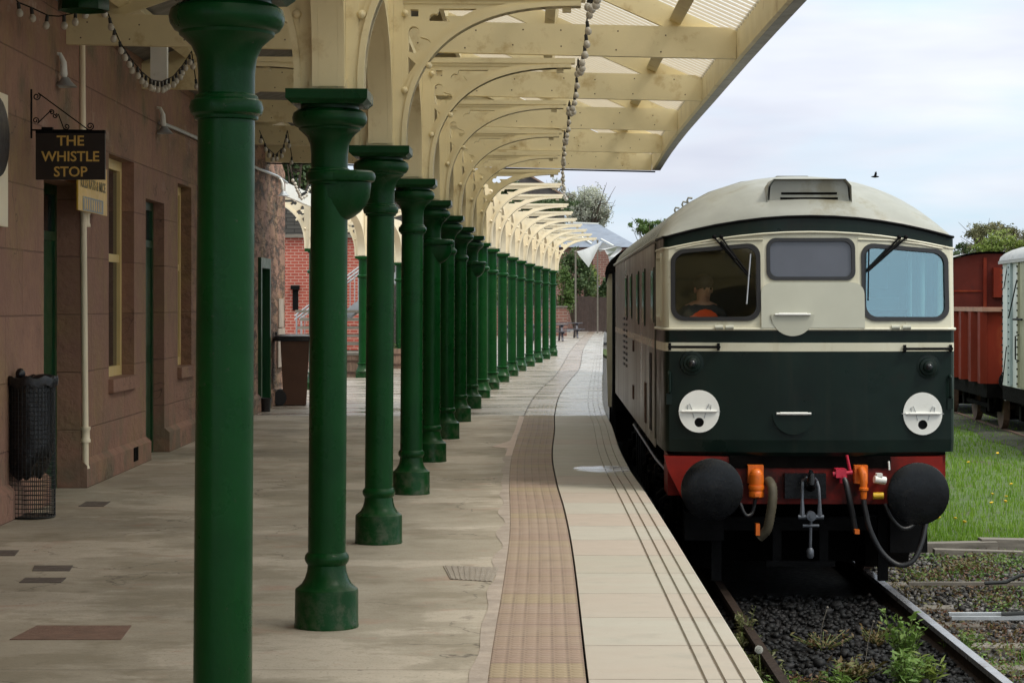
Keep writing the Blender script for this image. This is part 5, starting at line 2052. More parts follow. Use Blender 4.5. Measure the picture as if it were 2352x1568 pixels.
for w in np.arange(1.6, 6, 0.5):
    z = 0.9 + random.uniform(-.2, .1)
    b.tube([(-1.18, w, z), (-1.24, w + 0.05, z - 0.05), (-1.24, w + 0.12, z - 0.14), (-1.16, w + 0.16, z - 0.16)], 0.02, 6)
b.tube([(-1.2, 0.4, 1.0), (-1.22, 3, 0.98), (-1.22, 9, 1.0)], 0.018, 6)
b.build('air_pipe', mat('worn pipework', (0.05, 0.048, 0.045), 0.35, 0.3, 9, metal=0.5), loco)

# driver: one continuous skinned body
def skinned(name, pts, edges, m, rad, parent=None, sub=2):
    me = bpy.data.meshes.new(name)
    me.from_pydata(pts, edges, [])
    o = bpy.data.objects.new(name, me)
    C.objects.link(o)
    md = o.modifiers.new('skin', 'SKIN')
    for i, r in enumerate(rad):
        sv = me.skin_vertices[0].data[i]
        sv.radius = r if hasattr(r, '__len__') else (r, r)
        sv.use_root = i == 0
    o.modifiers.new('sub', 'SUBSURF').levels = sub
    dg = bpy.context.evaluated_depsgraph_get()
    dg.update()
    nm = bpy.data.meshes.new_from_object(o.evaluated_get(dg))
    bpy.data.objects.remove(o)
    nm.name = name
    nm.materials.clear()
    nm.materials.append(M[m])
    nm.polygons.foreach_set('use_smooth', [True] * len(nm.polygons))
    o = bpy.data.objects.new(name, nm)
    C.objects.link(o)
    if parent:
        o.parent = parent
    return o


dp = LM @ Vector((-0.93, 0.66, 1.98))
drv = thing('person', 'driver in an orange hi-vis vest seated behind the left cab window', 'person', dp, LRZ + 0.35)
pts = [(0, 0, 0.08), (0, -0.0, 0.25), (0, -0.01, 0.42), (0, -0.02, 0.53), (0, -0.05, 0.60), (0, -0.07, 0.70), (0, -0.08, 0.80),
       (-0.18, -0.02, 0.50), (-0.25, -0.08, 0.28), (-0.2, -0.30, 0.22), (-0.16, -0.38, 0.24),
       (0.18, -0.02, 0.50), (0.25, -0.08, 0.28), (0.2, -0.30, 0.22), (0.16, -0.38, 0.24),
       (-0.1, -0.05, 0.06), (-0.12, -0.42, 0.06), (-0.12, -0.45, -0.38), (-0.12, -0.55, -0.42),
       (0.1, -0.05, 0.06), (0.12, -0.42, 0.06), (0.12, -0.45, -0.38), (0.12, -0.55, -0.42)]
ed = [(0, 1), (1, 2), (2, 3), (3, 4), (4, 5), (5, 6), (3, 7), (7, 8), (8, 9), (9, 10), (3, 11), (11, 12), (12, 13), (13, 14), (0, 15), (15, 16), (16, 17), (17, 18), (0, 19), (19, 20), (20, 21), (21, 22)]
rad = [(0.15, 0.11), (0.14, 0.10), (0.16, 0.11), (0.12, 0.09), 0.055, (0.075, 0.09), (0.06, 0.075), 0.07, 0.05, 0.042, 0.04, 0.07, 0.05, 0.042, 0.04, 0.085, 0.065, 0.05, 0.04, 0.085, 0.065, 0.05, 0.04]
bd = skinned('body', pts, ed, 'cloth', rad, drv)
bd.data.materials.append(M['skin'])
for pl_ in bd.data.polygons:
    if pl_.center.z > 0.565 or (pl_.center.y < -0.33 and pl_.center.z > 0.15):
        pl_.material_index = 1
b = MB()
b.ball((0, -0.055, 0.765), 0.102, 14, 10, (0.9, 1.05, 0.85))
o = b.build('hair', 'hair', drv)
b = MB()
for sx in (-0.032, 0.032):
    b.ball((sx, -0.158, 0.715), 0.011, 8, 6)
b.build('eyes', 'black', drv)
b = MB()
b.ball((0, -0.165, 0.69), 0.017, 8, 6, (0.8, 1.2, 1.4)).ball((0, -0.15, 0.645), 0.022, 8, 6, (1.3, 0.6, 0.35)).ball((-0.082, -0.06, 0.70), 0.02, 8, 6, (0.5, 1, 1.4)).ball((0.082, -0.06, 0.70), 0.02, 8, 6, (0.5, 1, 1.4))
b.build('face_features', 'skin', drv)
vp = [(0, 0, 0.1), (0, 0, 0.25), (0, -0.01, 0.42), (0, -0.015, 0.54), (-0.19, -0.02, 0.51), (0.19, -0.02, 0.51)]
skinned('hi_vis_vest', vp, [(0, 1), (1, 2), (2, 3), (2, 4), (2, 5)], 'hivis', [(0.23, 0.17), (0.22, 0.165), (0.25, 0.18), (0.17, 0.14), 0.15, 0.15], drv)
b = MB()
for sx in (-1, 1):
    b.beam((sx * 0.11, -0.178, 0.2), (sx * 0.10, -0.165, 0.46), 0.05, 0.008, (0, 1, 0))
b.build('reflective_strip', 'galv', drv)
for sx in (-1, 1):
    b = MB()
    hx, hy, hz = sx * 0.155, -0.40, 0.24
    b.ball((hx, hy, hz), 0.042, 10, 8, (0.9, 1.1, 0.55))
    for i in range(4):
        fx = hx + (i - 1.5) * 0.021
        ln = (0.066, 0.075, 0.07, 0.055)[i]
        b.tube([(fx, hy - 0.03, hz + 0.005), (fx, hy - 0.03 - ln * 0.55, hz - 0.004), (fx, hy - 0.03 - ln * 0.8, hz - 0.03)], [0.0095, 0.009, 0.007], 8)
    b.tube([(hx - sx * 0.035, hy + 0.005, hz), (hx - sx * 0.062, hy - 0.025, hz - 0.005), (hx - sx * 0.06, hy - 0.052, hz - 0.015)], [0.011, 0.01, 0.008], 8)
    b.build('hand', 'skin', drv)

# ------------------------------------------------------------------ coach behind the locomotive
cw = Vector((2.905, 34.1, -0.9))
co = thing('railway_coach', 'cream and black coach end coupled behind the green locomotive', 'coach', cw, -0.045)
b = MB()
sec = [(-1.40, 0.95), (-1.42, 1.6), (-1.42, 2.9), (-1.38, 3.05)]
prof = sec + [(-u, z) for u, z in sec[::-1]]
b.grid([[(u, w, z) for u, z in prof] for w in (0.0, 19)])
b.plate([prof[::-1]], lambda u, z, t: Vector((u, 0.001 + t, z)), 0.03)
b.build('body', 'lococream', co)
b = MB()
rp_ = [(1.45 * math.cos(R(a)), 3.03 + 0.62 * math.sin(R(a))) for a in range(0, 181, 10)]
b.grid([[(u, w, z) for u, z in rp_] for w in (-0.08, 19)], flip=True)
b.plate([rp_], lambda u, z, t: Vector((u, -0.08 + t, z)), 0.02)
b.build('roof', 'soot', co)
b = MB()
b.box((-1.33, -0.06, 0.9), (1.33, -0.002, 3.04)).box((-0.55, -0.5, 1.0), (0.55, -0.06, 3.1))
b.build('end_panel', 'black', co)
b = MB()
b.box((-1.38, 0.0, 0.4), (1.38, 19, 0.94))
for w in (1.5, 4, 14, 16.5):
    for sg in (-1, 1):
        b.lathe([(0.1, 0), (0.46, 0), (0.46, 0.12), (0.1, 0.12)], 20, (sg * 0.75 - 0.06, w, 0.46), axis='x')
b.build('underframe', 'soot', co)
b = MB()
b.tube([(-1.30, -0.1, 3.05), (-1.30, -0.12, 2.8), (-1.30, -0.12, 1.4), (-1.32, -0.12, 0.35)], 0.035, 8)
b.build('drain_pipe', 'black', co)

# ------------------------------------------------------------------ rails and sleepers
xt = interp([(4, 2.50), (15, 2.60), (20, 2.655), (27, 2.74), (34, 2.93), (45, 3.45), (60, 4.3)])
for sg, lab in ((1, 'bright topped running rail in the foreground right of the weeds'), (-1, 'rusty running rail close under the platform edge')):
    b = MB()
    prof = [(-0.035, 0), (0.035, 0), (0.036, -0.04), (0.01, -0.055), (0.009, -0.13), (0.065, -0.145), (0.065, -0.155), (-0.065, -0.155), (-0.065, -0.145), (-0.009, -0.13), (-0.01, -0.055), (-0.036, -0.04)]
    ys = np.arange(6, 60, 1.5)
    rows = [[(xt(y) + sg * 0.7525 + u, y, -0.9 + z) for u, z in prof] for y in ys]
    r_ = MB()
    n = len(prof)
    for i in range(len(rows) - 1):
        for j in range(n):
            q = (j + 1) % n
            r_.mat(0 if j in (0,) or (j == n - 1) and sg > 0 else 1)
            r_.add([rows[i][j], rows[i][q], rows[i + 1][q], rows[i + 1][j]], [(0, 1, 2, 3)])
    tag(r_.build('running_rail', ['steel' if sg > 0 else 'rail_rust_shade', 'rail_rust_shade'], loc=(xt(15) + sg * 0.7525, 15, -1.05)), lab, 'rail')
slabs = [(13.2, 3.95, 'second nearest sleeper, beside the foot of the picture'), (14.2, 3.95, 'dark sleeper under the tall green weed'), (15.25, 4.0, 'sleeper under the red leaved weed, its end showing right of the rail'),
         (16.3, 4.6, 'long grey timber crossing beyond the rail below the steel rods'), (17.35, 4.55, 'long grey timber just above the grassy patch by the rail'), (18.5, 4.0, 'short ended sleeper beside the rail foot under the locomotive'),
         (19.55, 3.95, 'sleeper under the locomotive buffers'), (21.2, 5.2, 'long timber under the near point rod right of the locomotive')]
for y, xr, lab in slabs:
    b = MB()
    b.box((1.3, y - 0.12, -1.2), (xr, y + 0.12, -1.062))
    tag(b.build('railway_sleeper', 'timber', loc=(2.6, y, -1.2)), lab, 'sleeper', 'timber sleepers of the near track')
b = MB()
for i_, (xa_, xb_, yy_, zz_, w_, tl_, yw_) in enumerate(((4.1, 5.35, 24.05, -1.00, 0.20, 0.012, 0.03), (5.2, 6.6, 24.2, -0.98, 0.22, -0.012, -0.02), (6.4, 8.6, 24.1, -1.0, 0.2, 0.01, 0.015), (4.6, 5.9, 23.75, -1.05, 0.16, -0.015, -0.05))):
    b.beam((xa_, yy_, zz_ - 0.03 - tl_), (xb_, yy_ + yw_, zz_ - 0.03 + tl_), w_, 0.11)
tag(b.build('timber_edging', 'timber', loc=(6, 24, -1.1)), 'weathered timber baulk along the front edge of the grass', 'timber')
for i, (y, xa, xb, lab) in enumerate(((20.6, 3.75, 5.0, 'grey point rod with a bent end, the farther of two'), (18.55, 3.72, 4.7, 'bright double point rod, the nearer of two'))):
    t = thing('point_rod', lab, 'point rod', (xa, y, -1.0), 0, 'point rods across the ballast')
    b = MB()
    b.beam((xa, y, -0.985), (xb + 0.8, y, -0.985), 0.05, 0.03)
    if i:
        b.beam((xa, y - 0.12, -1.0), (xb - 0.2, y - 0.12, -1.0), 0.035, 0.03)
    b.build('rod', 'galv' if i else 'timber', t, world=True)
    b = MB()
    b.tube([(xb - 0.55, y - 0.1, -0.97), (xb - 0.35, y - 0.1, -0.96), (xb - 0.22, y - 0.1, -0.9), (xb - 0.1, y - 0.1, -0.885), (xb + 0.05, y - 0.1, -0.885)], 0.018, 8)
    b.build('bent_end', 'wire', t, world=True)
    b = MB()
    b.box((xb + 0.04, y - 0.17, -1.08), (xb + 0.14, y + 0.08, -0.85)).cyl((xb + 0.09, y - 0.1, -0.9), (xb + 0.5, y - 0.1, -0.9), 0.02)
    b.build('crank_stand', 'black', t, world=True)

mb = MB()
mb.grid([[(xt(y) - 1.2, y, -1.13), (xt(y) - 0.85, y, -1.045), (xt(y) + 0.65, y, -1.045), (xt(y) + 0.72, y, -1.06), (xt(y) + 0.73, y, -1.13)] for y in (8, 12, 16, 20, 26, 34)])
tag(mb.build('oily_track_bed', mat('oil soaked bed', (0.006, 0.0055, 0.0055), 0.6, 0.4, 9, 0.6, 40, spec=0.2)), kind='structure')
# ballast stones
rng = np.random.default_rng(3)
phi = (1 + 5 ** 0.5) / 2
ICO_V = np.array([(-1, phi, 0), (1, phi, 0), (-1, -phi, 0), (1, -phi, 0), (0, -1, phi), (0, 1, phi), (0, -1, -phi), (0, 1, -phi), (phi, 0, -1), (phi, 0, 1), (-phi, 0, -1), (-phi, 0, 1)]) / 1.9
ICO_F = np.array([(0, 11, 5), (0, 5, 1), (0, 1, 7), (0, 7, 10), (0, 10, 11), (1, 5, 9), (5, 11, 4), (11, 10, 2), (10, 7, 6), (7, 1, 8), (3, 9, 4), (3, 4, 2), (3, 2, 6), (3, 6, 8), (3, 8, 9), (4, 9, 5), (2, 4, 11), (6, 2, 10), (8, 6, 7), (9, 8, 1)])


def stones(name, xs, ys, zs, sz, m):
    n = len(xs)
    V = np.repeat(ICO_V[None], n, 0) * (1 + rng.uniform(-.3, .3, (n, 12, 1)))
    V *= sz[:, None, None] * rng.uniform(0.6, 1.25, (n, 1, 3))
    a = rng.uniform(0, 2 * PI, n)
    c, s_ = np.cos(a)[:, None], np.sin(a)[:, None]
    x, y = V[..., 0] * c - V[..., 1] * s_, V[..., 0] * s_ + V[..., 1] * c
    V = np.stack([x + xs[:, None], y + ys[:, None], V[..., 2] * 0.75 + zs[:, None]], -1).reshape(-1, 3)
    F = (ICO_F[None] + (np.arange(n) * 12)[:, None, None]).reshape(-1, 3)
    return fast(name, V, F, m)


n = 9000
xs, ys = rng.uniform(3.45, 6.2, n), rng.uniform(14.5, 25.2, n)
k_ = (ys < 23.9) | (xs < 4.5)
tag(stones('ballast', xs[k_], ys[k_], rng.uniform(-1.115, -1.07, k_.sum()), rng.uniform(0.018, 0.036, k_.sum()), 'chipgrey'), 'grey ballast stones', kind='stuff')
n = 5200
xs, ys = rng.uniform(1.25, 3.3, n), rng.uniform(13.6, 20, n)
sz = rng.uniform(0.015, 0.035, n) * np.where(rng.random(n) < 0.08, 1.7, 1)
tag(stones('dark_ballast', xs, ys, rng.uniform(-1.06, -1.02, n), sz, 'chipblack'), 'oily black ballast stones', kind='stuff')


# ------------------------------------------------------------------ plants
def leaf_quads(C_, N_, size, asp=0.55, jit=0.5):
    """one diamond leaf at each centre; N_ = preferred normal, size = lengths"""
    n = len(C_)
    d = rng.normal(size=(n, 3))
    d /= np.linalg.norm(d, axis=1)[:, None]
    nn = N_ + rng.normal(size=(n, 3)) * jit
    nn /= np.linalg.norm(nn, axis=1)[:, None]
    t = np.cross(nn, d)
    t /= np.linalg.norm(t, axis=1)[:, None] + 1e-9
    b_ = np.cross(nn, t)
    t *= size[:, None]
    b_ *= size[:, None] * asp
    V = np.stack([C_ - t, C_ - b_ * 0.9 + nn * size[:, None] * 0.12, C_ + t, C_ + b_ * 0.9 + nn * size[:, None] * 0.12], 1).reshape(-1, 3)
    F = np.arange(n * 4).reshape(-1, 4)
    return V, F


def crown_points(c, rad, nclump, per, spread=0.26, hollow=0.55):
    c = np.array(c)
    rad = np.array(rad)
    nl = max(5, nclump // 12)
    lc = rng.normal(size=(nl, 3))
    lc /= np.linalg.norm(lc, axis=1)[:, None]
    lc *= rng.uniform(0.35, 0.72, nl)[:, None]
    lr = rng.uniform(0.25, 0.5, nl)
    d = rng.normal(size=(nclump, 3))
    d /= np.linalg.norm(d, axis=1)[:, None]
    li = rng.integers(0, nl, nclump)
    cc = lc[li] + d * (lr[li] * rng.uniform(hollow, 1.0, nclump))[:, None]
    q = np.repeat(cc, per, 0) + rng.normal(size=(nclump * per, 3)) * spread * 0.42 * np.repeat(rng.uniform(0.45, 1.2, nclump), per)[:, None]
    ln = np.linalg.norm(q, axis=1)[:, None]
    q = q * np.minimum(1, 1.15 / np.maximum(ln, 1e-6))
    return c + q * rad, q


def tree(name, label, cat, base, height, crown_c, crown_r, m, nclump=60, per=60, leaf=0.12, trunk_r=0.2, group=None, bare=0):
    t = thing(name, label, cat, base, 0, group)
    bx, by, bz_ = base
    cc = Vector(crown_c)
    b = MB()
    top = cc + Vector((0, 0, crown_r[2] * 0.3))
    mid = Vector((bx, by, bz_)).lerp(top, 0.5) + Vector((random.uniform(-.2, .2), 0, 0))
    b.tube([(bx, by, bz_), mid, top], [trunk_r, trunk_r * 0.7, trunk_r * 0.2], 8)
    for i in range(14 + bare):
        a = random.uniform(0, 2 * PI)
        e = random.uniform(-0.3, 1.0)
        st_ = Vector((bx, by, bz_)).lerp(top, random.uniform(0.45, 0.95))
        en = cc + Vector((math.cos(a) * crown_r[0] * 0.9, math.sin(a) * crown_r[1] * 0.9, e * crown_r[2] * 0.9))
        md_ = st_.lerp(en, 0.5) + Vector((0, 0, crown_r[2] * 0.12))
        b.tube([st_, md_, en], [trunk_r * 0.35, trunk_r * 0.2, trunk_r * 0.06], 5)
    b.build('trunk', 'bark', t, world=True)
    Cc, q = crown_points(crown_c, crown_r, nclump, per)
    V, F = leaf_quads(Cc, q, rng.uniform(0.6, 1.3, len(Cc)) * leaf)
    fast('crown', V, F, m, t, base)
    return t


def shrub(name, label, cat, c, rad, m, nclump, per, leaf, group=None, zbase=0.0):
    base = (c[0], c[1], zbase)
    t = thing(name, label, cat, base, 0, group)
    Cc, q = crown_points(c, rad, nclump, per, 0.3, 0.3)
    Cc = Cc[Cc[:, 2] > zbase + 0.02]
    V, F = leaf_quads(Cc, np.array([0, -0.3, 0.8]) + 0 * Cc, rng.uniform(0.6, 1.3, len(Cc)) * leaf, 0.55, 0.8)
    fast('foliage', V, F, m, t, base)
    b = MB()
    for i in range(9):
        a = random.uniform(0, 2 * PI)
        b.tube([base, (c[0] + math.cos(a) * rad[0] * 0.3, c[1] + math.sin(a) * rad[1] * 0.3, (zbase + c[2]) / 2 + 0.1), (c[0] + math.cos(a) * rad[0] * 0.7, c[1] + math.sin(a) * rad[1] * 0.7, c[2] + rad[2] * 0.4)], [0.06 * rad[2], 0.035 * rad[2], 0.008], 5)
    b.build('stem', 'bark', t, world=True)
    return t


GZ = -1.12
p = P(1350, 478, 190)
tree('blossom_tree', 'white blossoming tree rising behind the blue slate roof', 'tree', (p.x, p.y, 0), 12, tuple(p), (2.7, 2.4, 2.4), 'blossom', 170, 75, 0.105, 0.22, bare=22)
p = P(1276, 440, 196)
tree('blossom_tree', 'thin blossoming tree with bare twigs behind the bracket tips, left of the full white one', 'tree', (p.x, p.y, 0), 12, tuple(p), (0.9, 0.9, 1.3), 'blossom', 26, 24, 0.10, 0.16, bare=16)
p = P(1492, 525, 120)
tree('leafy_tree', 'green leafy tree top showing just above the locomotive roof', 'tree', (p.x, p.y, 0), 6, tuple(p), (1.15, 1.0, 0.75), 'leaf', 46, 50, 0.09, 0.12)
for X, Y, d, r, m, lab in ((2262, 545, 150, (2.0, 2, 1.5), 'leafolive', 'sparse olive tree, highest of those above the red van'), (2290, 572, 140, (2.6, 2, 1.1), 'leafyellow', 'yellow green round tree directly above the red van roof'),
                          (2345, 556, 155, (2.2, 2, 1.6), 'leafolive', 'olive tree at the right edge above the pale van'), (2212, 588, 160, (1.4, 1.5, 1.2), 'leafdark', 'dark small tree between locomotive cab and red van')):
    p = P(X, Y, d)
    tree('distant_tree', lab, 'tree', (p.x, p.y, GZ), 5, tuple(p), r, m, 70, 60, 0.10, 0.14, 'trees beyond the wagons', bare=6)
p = P(690, 400, 74)
tree('leafy_tree', 'green tree over the dark stone wall, seen past the corner of the station', 'tree', (p.x - 0.5, p.y, 0), 7, (p.x, p.y, p.z + 0.1), (1.7, 1.5, 1.4), 'leafdark', 60, 60, 0.1, 0.15)
for X, Y, d, r, m, lab in ((1322, 640, 131, (1.5, 1.2, 1.7), 'leafdark', 'dark green shrub behind the low brick wall and the first pole'), (1288, 668, 126, (0.9, 0.9, 1.4), 'leaf', 'green bush right above the end of the low brick wall'),
                          (1356, 655, 134, (0.8, 0.8, 1.5), 'leafyellow', 'bright yellow green shrub between the two poles'), (1386, 668, 132, (0.9, 0.9, 1.0), 'leafdark', 'dark shrub over the brown fence next to the coach'),
                          (1215, 640, 128, (2.0, 1.2, 2.2), 'leaf', 'tall green hedge bush seen between the farthest columns'), (1140, 650, 122, (2.2, 1.2, 2.0), 'leaf', 'green hedge bush seen between the middle columns'),
                          (1060, 660, 118, (2.2, 1.2, 1.8), 'leafdark', 'dark hedge bush hidden among the middle columns'), (960, 640, 112, (2.0, 1.2, 1.6), 'leafdark', 'dark hedge bush behind the third and fourth columns')):
    p = P(X, Y, d)
    shrub('garden_shrub', lab, 'shrub', tuple(p), r, m, 70, 55, 0.10, 'shrubs behind the yard')
for X, Y, d, r, lab in ((1180, 455, 165, (1.6, 1.5, 1.6), 'green ivy like tree top left of the dark house gable'), (1250, 470, 150, (2.4, 1.5, 1.0), 'dark green hedge below the house, behind the exposed brackets'), (1155, 505, 140, (1.6, 1.5, 1.6), 'dark green tree behind the last roofed bracket')):
    p = P(X, Y, d)
    tree('leafy_tree', lab, 'tree', (p.x, p.y, 0), 6, tuple(p), r, 'leafdark', 60, 50, 0.12, 0.14, 'trees behind the exposed brackets')

# ------------------------------------------------------------------ buildings and yard at the far end
t = thing('brick_building', 'bright red brick building wall behind the metal staircase', 'building', (-9, 62, 0))
b = MB()
b.box((-14, 62, 0), (-4.25, 68, 3.55))
b.build('wall', 'redbrick', t, world=True)
b = MB()
b.box((-14.1, 61.9, 3.551), (-4.15, 68.1, 3.65))
b.build('roof', 'timber', t, world=True)
b = MB()
p = P(678, 660, 61.9)
b.box((p.x - .12, 61.8, p.z - 0.06), (p.x + .12, 61.995, p.z + 0.06)).box((p.x - .08, 61.97, p.z - 0.65), (p.x + .08, 61.997, p.z - 0.07))
b.build('wall_lamp', 'black', t, world=True)
b = MB()
b.box((-16, 70, 0), (-2.2, 70.6, 5.3))
tag(b.build('stone_wall', 'flint', loc=(-9, 70, 0)), 'dark coursed stone wall standing behind the red brick building', 'wall')
# staircase
t = thing('metal_staircase', 'grey metal staircase climbing against the red brick wall', 'staircase', (-5.6, 58.5, 0))
b = MB()
sx0, sz0, slope = -5.75, 0.35, 0.76
for y in (57.6, 58.9):
    b.beam((sx0, y, sz0), (sx0 + 3.0, y, sz0 + 3.0 * slope), 0.05, 0.22)
b.build('stringer', 'galv', t, world=True)
b = MB()
for i in range(12):
    x = sx0 + 0.15 + i * 0.245
    b.box((x, 57.63, sz0 + 0.02 + (x - sx0) * slope), (x + 0.26, 58.87, sz0 + 0.06 + (x - sx0) * slope))
b.build('tread', 'timber', t, world=True)
for y in (57.6, 58.9):
    b = MB()
    for i in range(14):
        x = sx0 + 0.05 + i * 0.22
        b.cyl((x, y, sz0 + (x - sx0) * slope), (x, y, sz0 + 1.0 + (x - sx0) * slope), 0.012 if i % 4 else 0.025, n=6)
    for hh in (0.9, 1.0):
        b.cyl((sx0, y, sz0 + hh), (sx0 + 3.0, y, sz0 + hh + 3.0 * slope), 0.022, n=8)
    b.build('handrail', 'galv', t, world=True)
b = MB()
for i in range(7):
    b.box((-5.6 + (i % 3) * 0.06, 56.2, 0.18 + i * 0.21), (-3.3, 57.2, 0.25 + i * 0.21))
    b.box((-5.2, 56.25, 0.02 + i * 0.21), (-5.05, 57.1, 0.179 + i * 0.21)).box((-3.9, 56.25, 0.02 + i * 0.21), (-3.75, 57.1, 0.179 + i * 0.21))
tag(b.build('plank_stack', 'timber', loc=(-4.4, 56.7, 0)), 'stack of grey planks on bearers under the metal staircase', 'planks')
for X, Yb, r, h, top, lab in ((817, 865, 0.38, 0.5, True, 'half barrel planter with a plank top beside the second back column'), (912, 846, 0.38, 0.52, False, 'brown half barrel planter seen between the third and fourth columns')):
    g = G(X, Yb)
    t = thing('barrel_planter', lab, 'planter', g, 0, 'half barrels by the columns')
    b = MB()
    b.lathe([(r * 0.85, 0), (r * 0.95, h * 0.4), (r, h), (r * 0.9, h), (r * 0.88, h * 0.9)], 20)
    b.build('staves', 'barrelwood', t)
    b = MB()
    for z in (0.08, 0.34):
        b.lathe([(r * (0.875 + z * 0.3), z), (r * (0.88 + z * 0.3) + .008, z), (r * (0.895 + z * 0.3) + .008, z + 0.05), (r * (0.885 + z * 0.3), z + 0.05)], 20)
    b.build('hoop', 'rust', t)
    if top:
        b = MB()
        b.box((-0.5, -0.4, h + 0.001), (0.42, 0.4, h + 0.06))
        b.build('plank_top', 'timber', t)
    else:
        Cc = rng.normal(size=(60, 3)) * (0.18, 0.18, 0.08) + (0, 0, h + 0.08)
        V, F = leaf_quads(Cc, np.array([0, 0, 1.0]) + 0 * Cc, rng.uniform(0.03, 0.06, 60))
        fast('planting', V, F, 'leaf', t)
# low brick wall, fence, tables
b = MB()
p = P(1302, 705, 115)
b.box((-6, 115, 0), (p.x, 115.4, 1.5))
b.mat(1).box((-6.05, 114.95, 1.501), (p.x + .05, 115.45, 1.58))
tag(b.build('brick_wall', ['oldbrick', 'timber'], loc=(0, 115, 0)), 'low brick garden wall with stone coping behind the picnic tables', 'wall')
t = thing('wooden_fence', 'tall brown boarded fence closing the far end of the yard', 'fence', (5.5, 130, 0))
b = MB()
x = 3.75
i = 0
while x < 8.5:
    h = 2.15 - 0.05 * (i % 5) * 0.3 + 0.05 * math.sin(x * 2)
    b.box((x, 130 + (i % 2) * 0.012, 0.05), (x + 0.145, 130.03 + (i % 2) * 0.012, h))
    x += 0.15
    i += 1
b.build('boards', 'fence', t, world=True)
for x in (3.8, 5.6, 7.4):
    b = MB()
    b.box((x, 130.05, 0), (x + 0.12, 130.17, 2.1))
    b.build('post', 'fence', t, world=True)
tb = None
for X, Yb, lab in ((1295, 776, 'dark picnic table nearest the fence pole, fully clear of the columns'), (1258, 783, 'dark picnic table partly hidden by the last green columns'), (1195, 786, 'dark picnic table seen between the middle green columns')):
    g = G(X, Yb)
    if tb is None:
        t = thing('picnic_table', lab, 'picnic table', g, 0.1, 'picnic tables in the yard')
        b = MB()
        for i in range(5):
            b.box((-0.9, -0.37 + i * 0.15, 0.72), (0.9, -0.23 + i * 0.15, 0.76))
        b.build('tabletop', 'tabletop', t)
        for y in (-0.72, 0.5):
            b = MB()
            b.box((-0.95, y, 0.42), (0.95, y + 0.24, 0.46))
            b.build('bench', 'tabletop', t)
        for x in (-0.6, 0.6):
            for sg in (-1, 1):
                b = MB()
                b.beam((x, sg * 0.68, 0), (x, sg * 0.2, 0.715), 0.09, 0.09, (1, 0, 0))
                b.build('leg', 'tabletop', t)
            b = MB()
            b.box((x + 0.05, -0.7, 0.33), (x + 0.09, 0.72, 0.415)).box((x + 0.05, -0.35, 0.63), (x + 0.09, 0.35, 0.715))
            b.build('cross_rail', 'tabletop', t)
        tb = t
    else:
        t = copy_tree(tb)
        t.location = g
        tag(t, lab)
for X, Y0, Y1, lab in ((1322, 578, 774, 'thin grey pole at the left corner of the white tarpaulin'), (1372.5, 553, 765, 'thin grey pole in the middle under the white tarpaulin')):
    g = G(X, Y1)
    p = P(X, Y0, g.y)
    b = MB()
    b.cyl(g, (g.x, g.y, p.z), 0.045, 0.04, n=8)
    b.ball((g.x, g.y, p.z), 0.07, 8, 6)
    tag(b.build('sail_pole', 'timber', loc=g), lab, 'pole', 'poles holding the tarpaulin')
# torn sail between the poles
b = MB()
d0, d1 = 112, 125
A = P(1323, 578, d0)
B = P(1382, 554, d1)
Cc_ = P(1352, 614, 117)
N = 14
rows = []
for i in range(N + 1):
    s_ = i / N
    r = []
    for j in range(N + 1):
        t_ = j / N
        top = A.lerp(B, s_)
        bot = A.lerp(Cc_, s_ * 2) if s_ < 0.5 else Cc_.lerp(B, (s_ - 0.5) * 2)
        q_ = top.lerp(bot, t_)
        q_.y += 0.25 * math.sin(PI * t_) * math.sin(s_ * 9) - 0.3 * math.sin(PI * t_)
        q_.z -= 0.06 * math.sin(s_ * PI) * (1 - t_)
        r.append(tuple(q_))
    rows.append(r)
b.grid(rows)
pts2 = [(1384, 556), (1396, 562), (1418, 566), (1412, 578), (1400, 590), (1394, 585), (1388, 574), (1378, 578), (1374, 572)]
lp = [(P(X, Y, 126).x, P(X, Y, 126).z) for X, Y in pts2]
b.plate([lp[::-1]], lambda x, z, t: Vector((x, 126 + 0.35 * math.sin(x * 9) + t, z)), 0.01)
lp = [(P(X, Y, 127).x, P(X, Y, 127).z) for X, Y in ((1400, 566), (1425, 566), (1430, 572), (1412, 590), (1402, 612), (1398, 590))]
b.plate([lp[::-1]], lambda x, z, t: Vector((x, 127 + 0.3 * math.sin(x * 7) + t, z)), 0.01)
tag(b.build('torn_tarpaulin', 'tarp', loc=A), 'torn white tarpaulin sail drooping from the poles in front of the brick building', 'tarpaulin')
# slate roofed building
t = thing('slate_roofed_building', 'old brick building with a blue grey slate hipped roof', 'building', (5.5, 150, 0))
xl, xr = P(1262, 0, 150).x, P(1462, 0, 150).x
zw = P(0, 566, 150).z
b = MB()
b.box((xl, 150, 0), (xr, 160, zw))
b.box((P(1362, 0, 149.7).x, 149.6, 0), (P(1420, 0, 149.7).x, 149.998, zw - 0.3))
b.build('wall', 'oldbrick', t, world=True)
b = MB()
zr_ = P(0, 511, 154).z
r0_, r1_ = P(1305, 0, 154).x, P(1395, 0, 154).x
b.add([(xl - .2, 149.7, zw - 0.05), (xr + .2, 149.7, zw - 0.05), (xr + .2, 160.2, zw - 0.05), (xl - .2, 160.2, zw - 0.05), (r0_, 154.5, zr_), (r1_ - 0.6, 154.5, zr_ - 0.1)],
      [(0, 1, 5, 4), (1, 2, 5), (2, 3, 4, 5), (3, 0, 4), (0, 3, 2, 1)])
rf = b.build('roof', 'slate', t, world=True, sharp=10)
b = MB()
b.beam((r0_, 154.5, zr_ + 0.03), (r1_ - 0.6, 154.5, zr_ - 0.07), 0.18, 0.1)
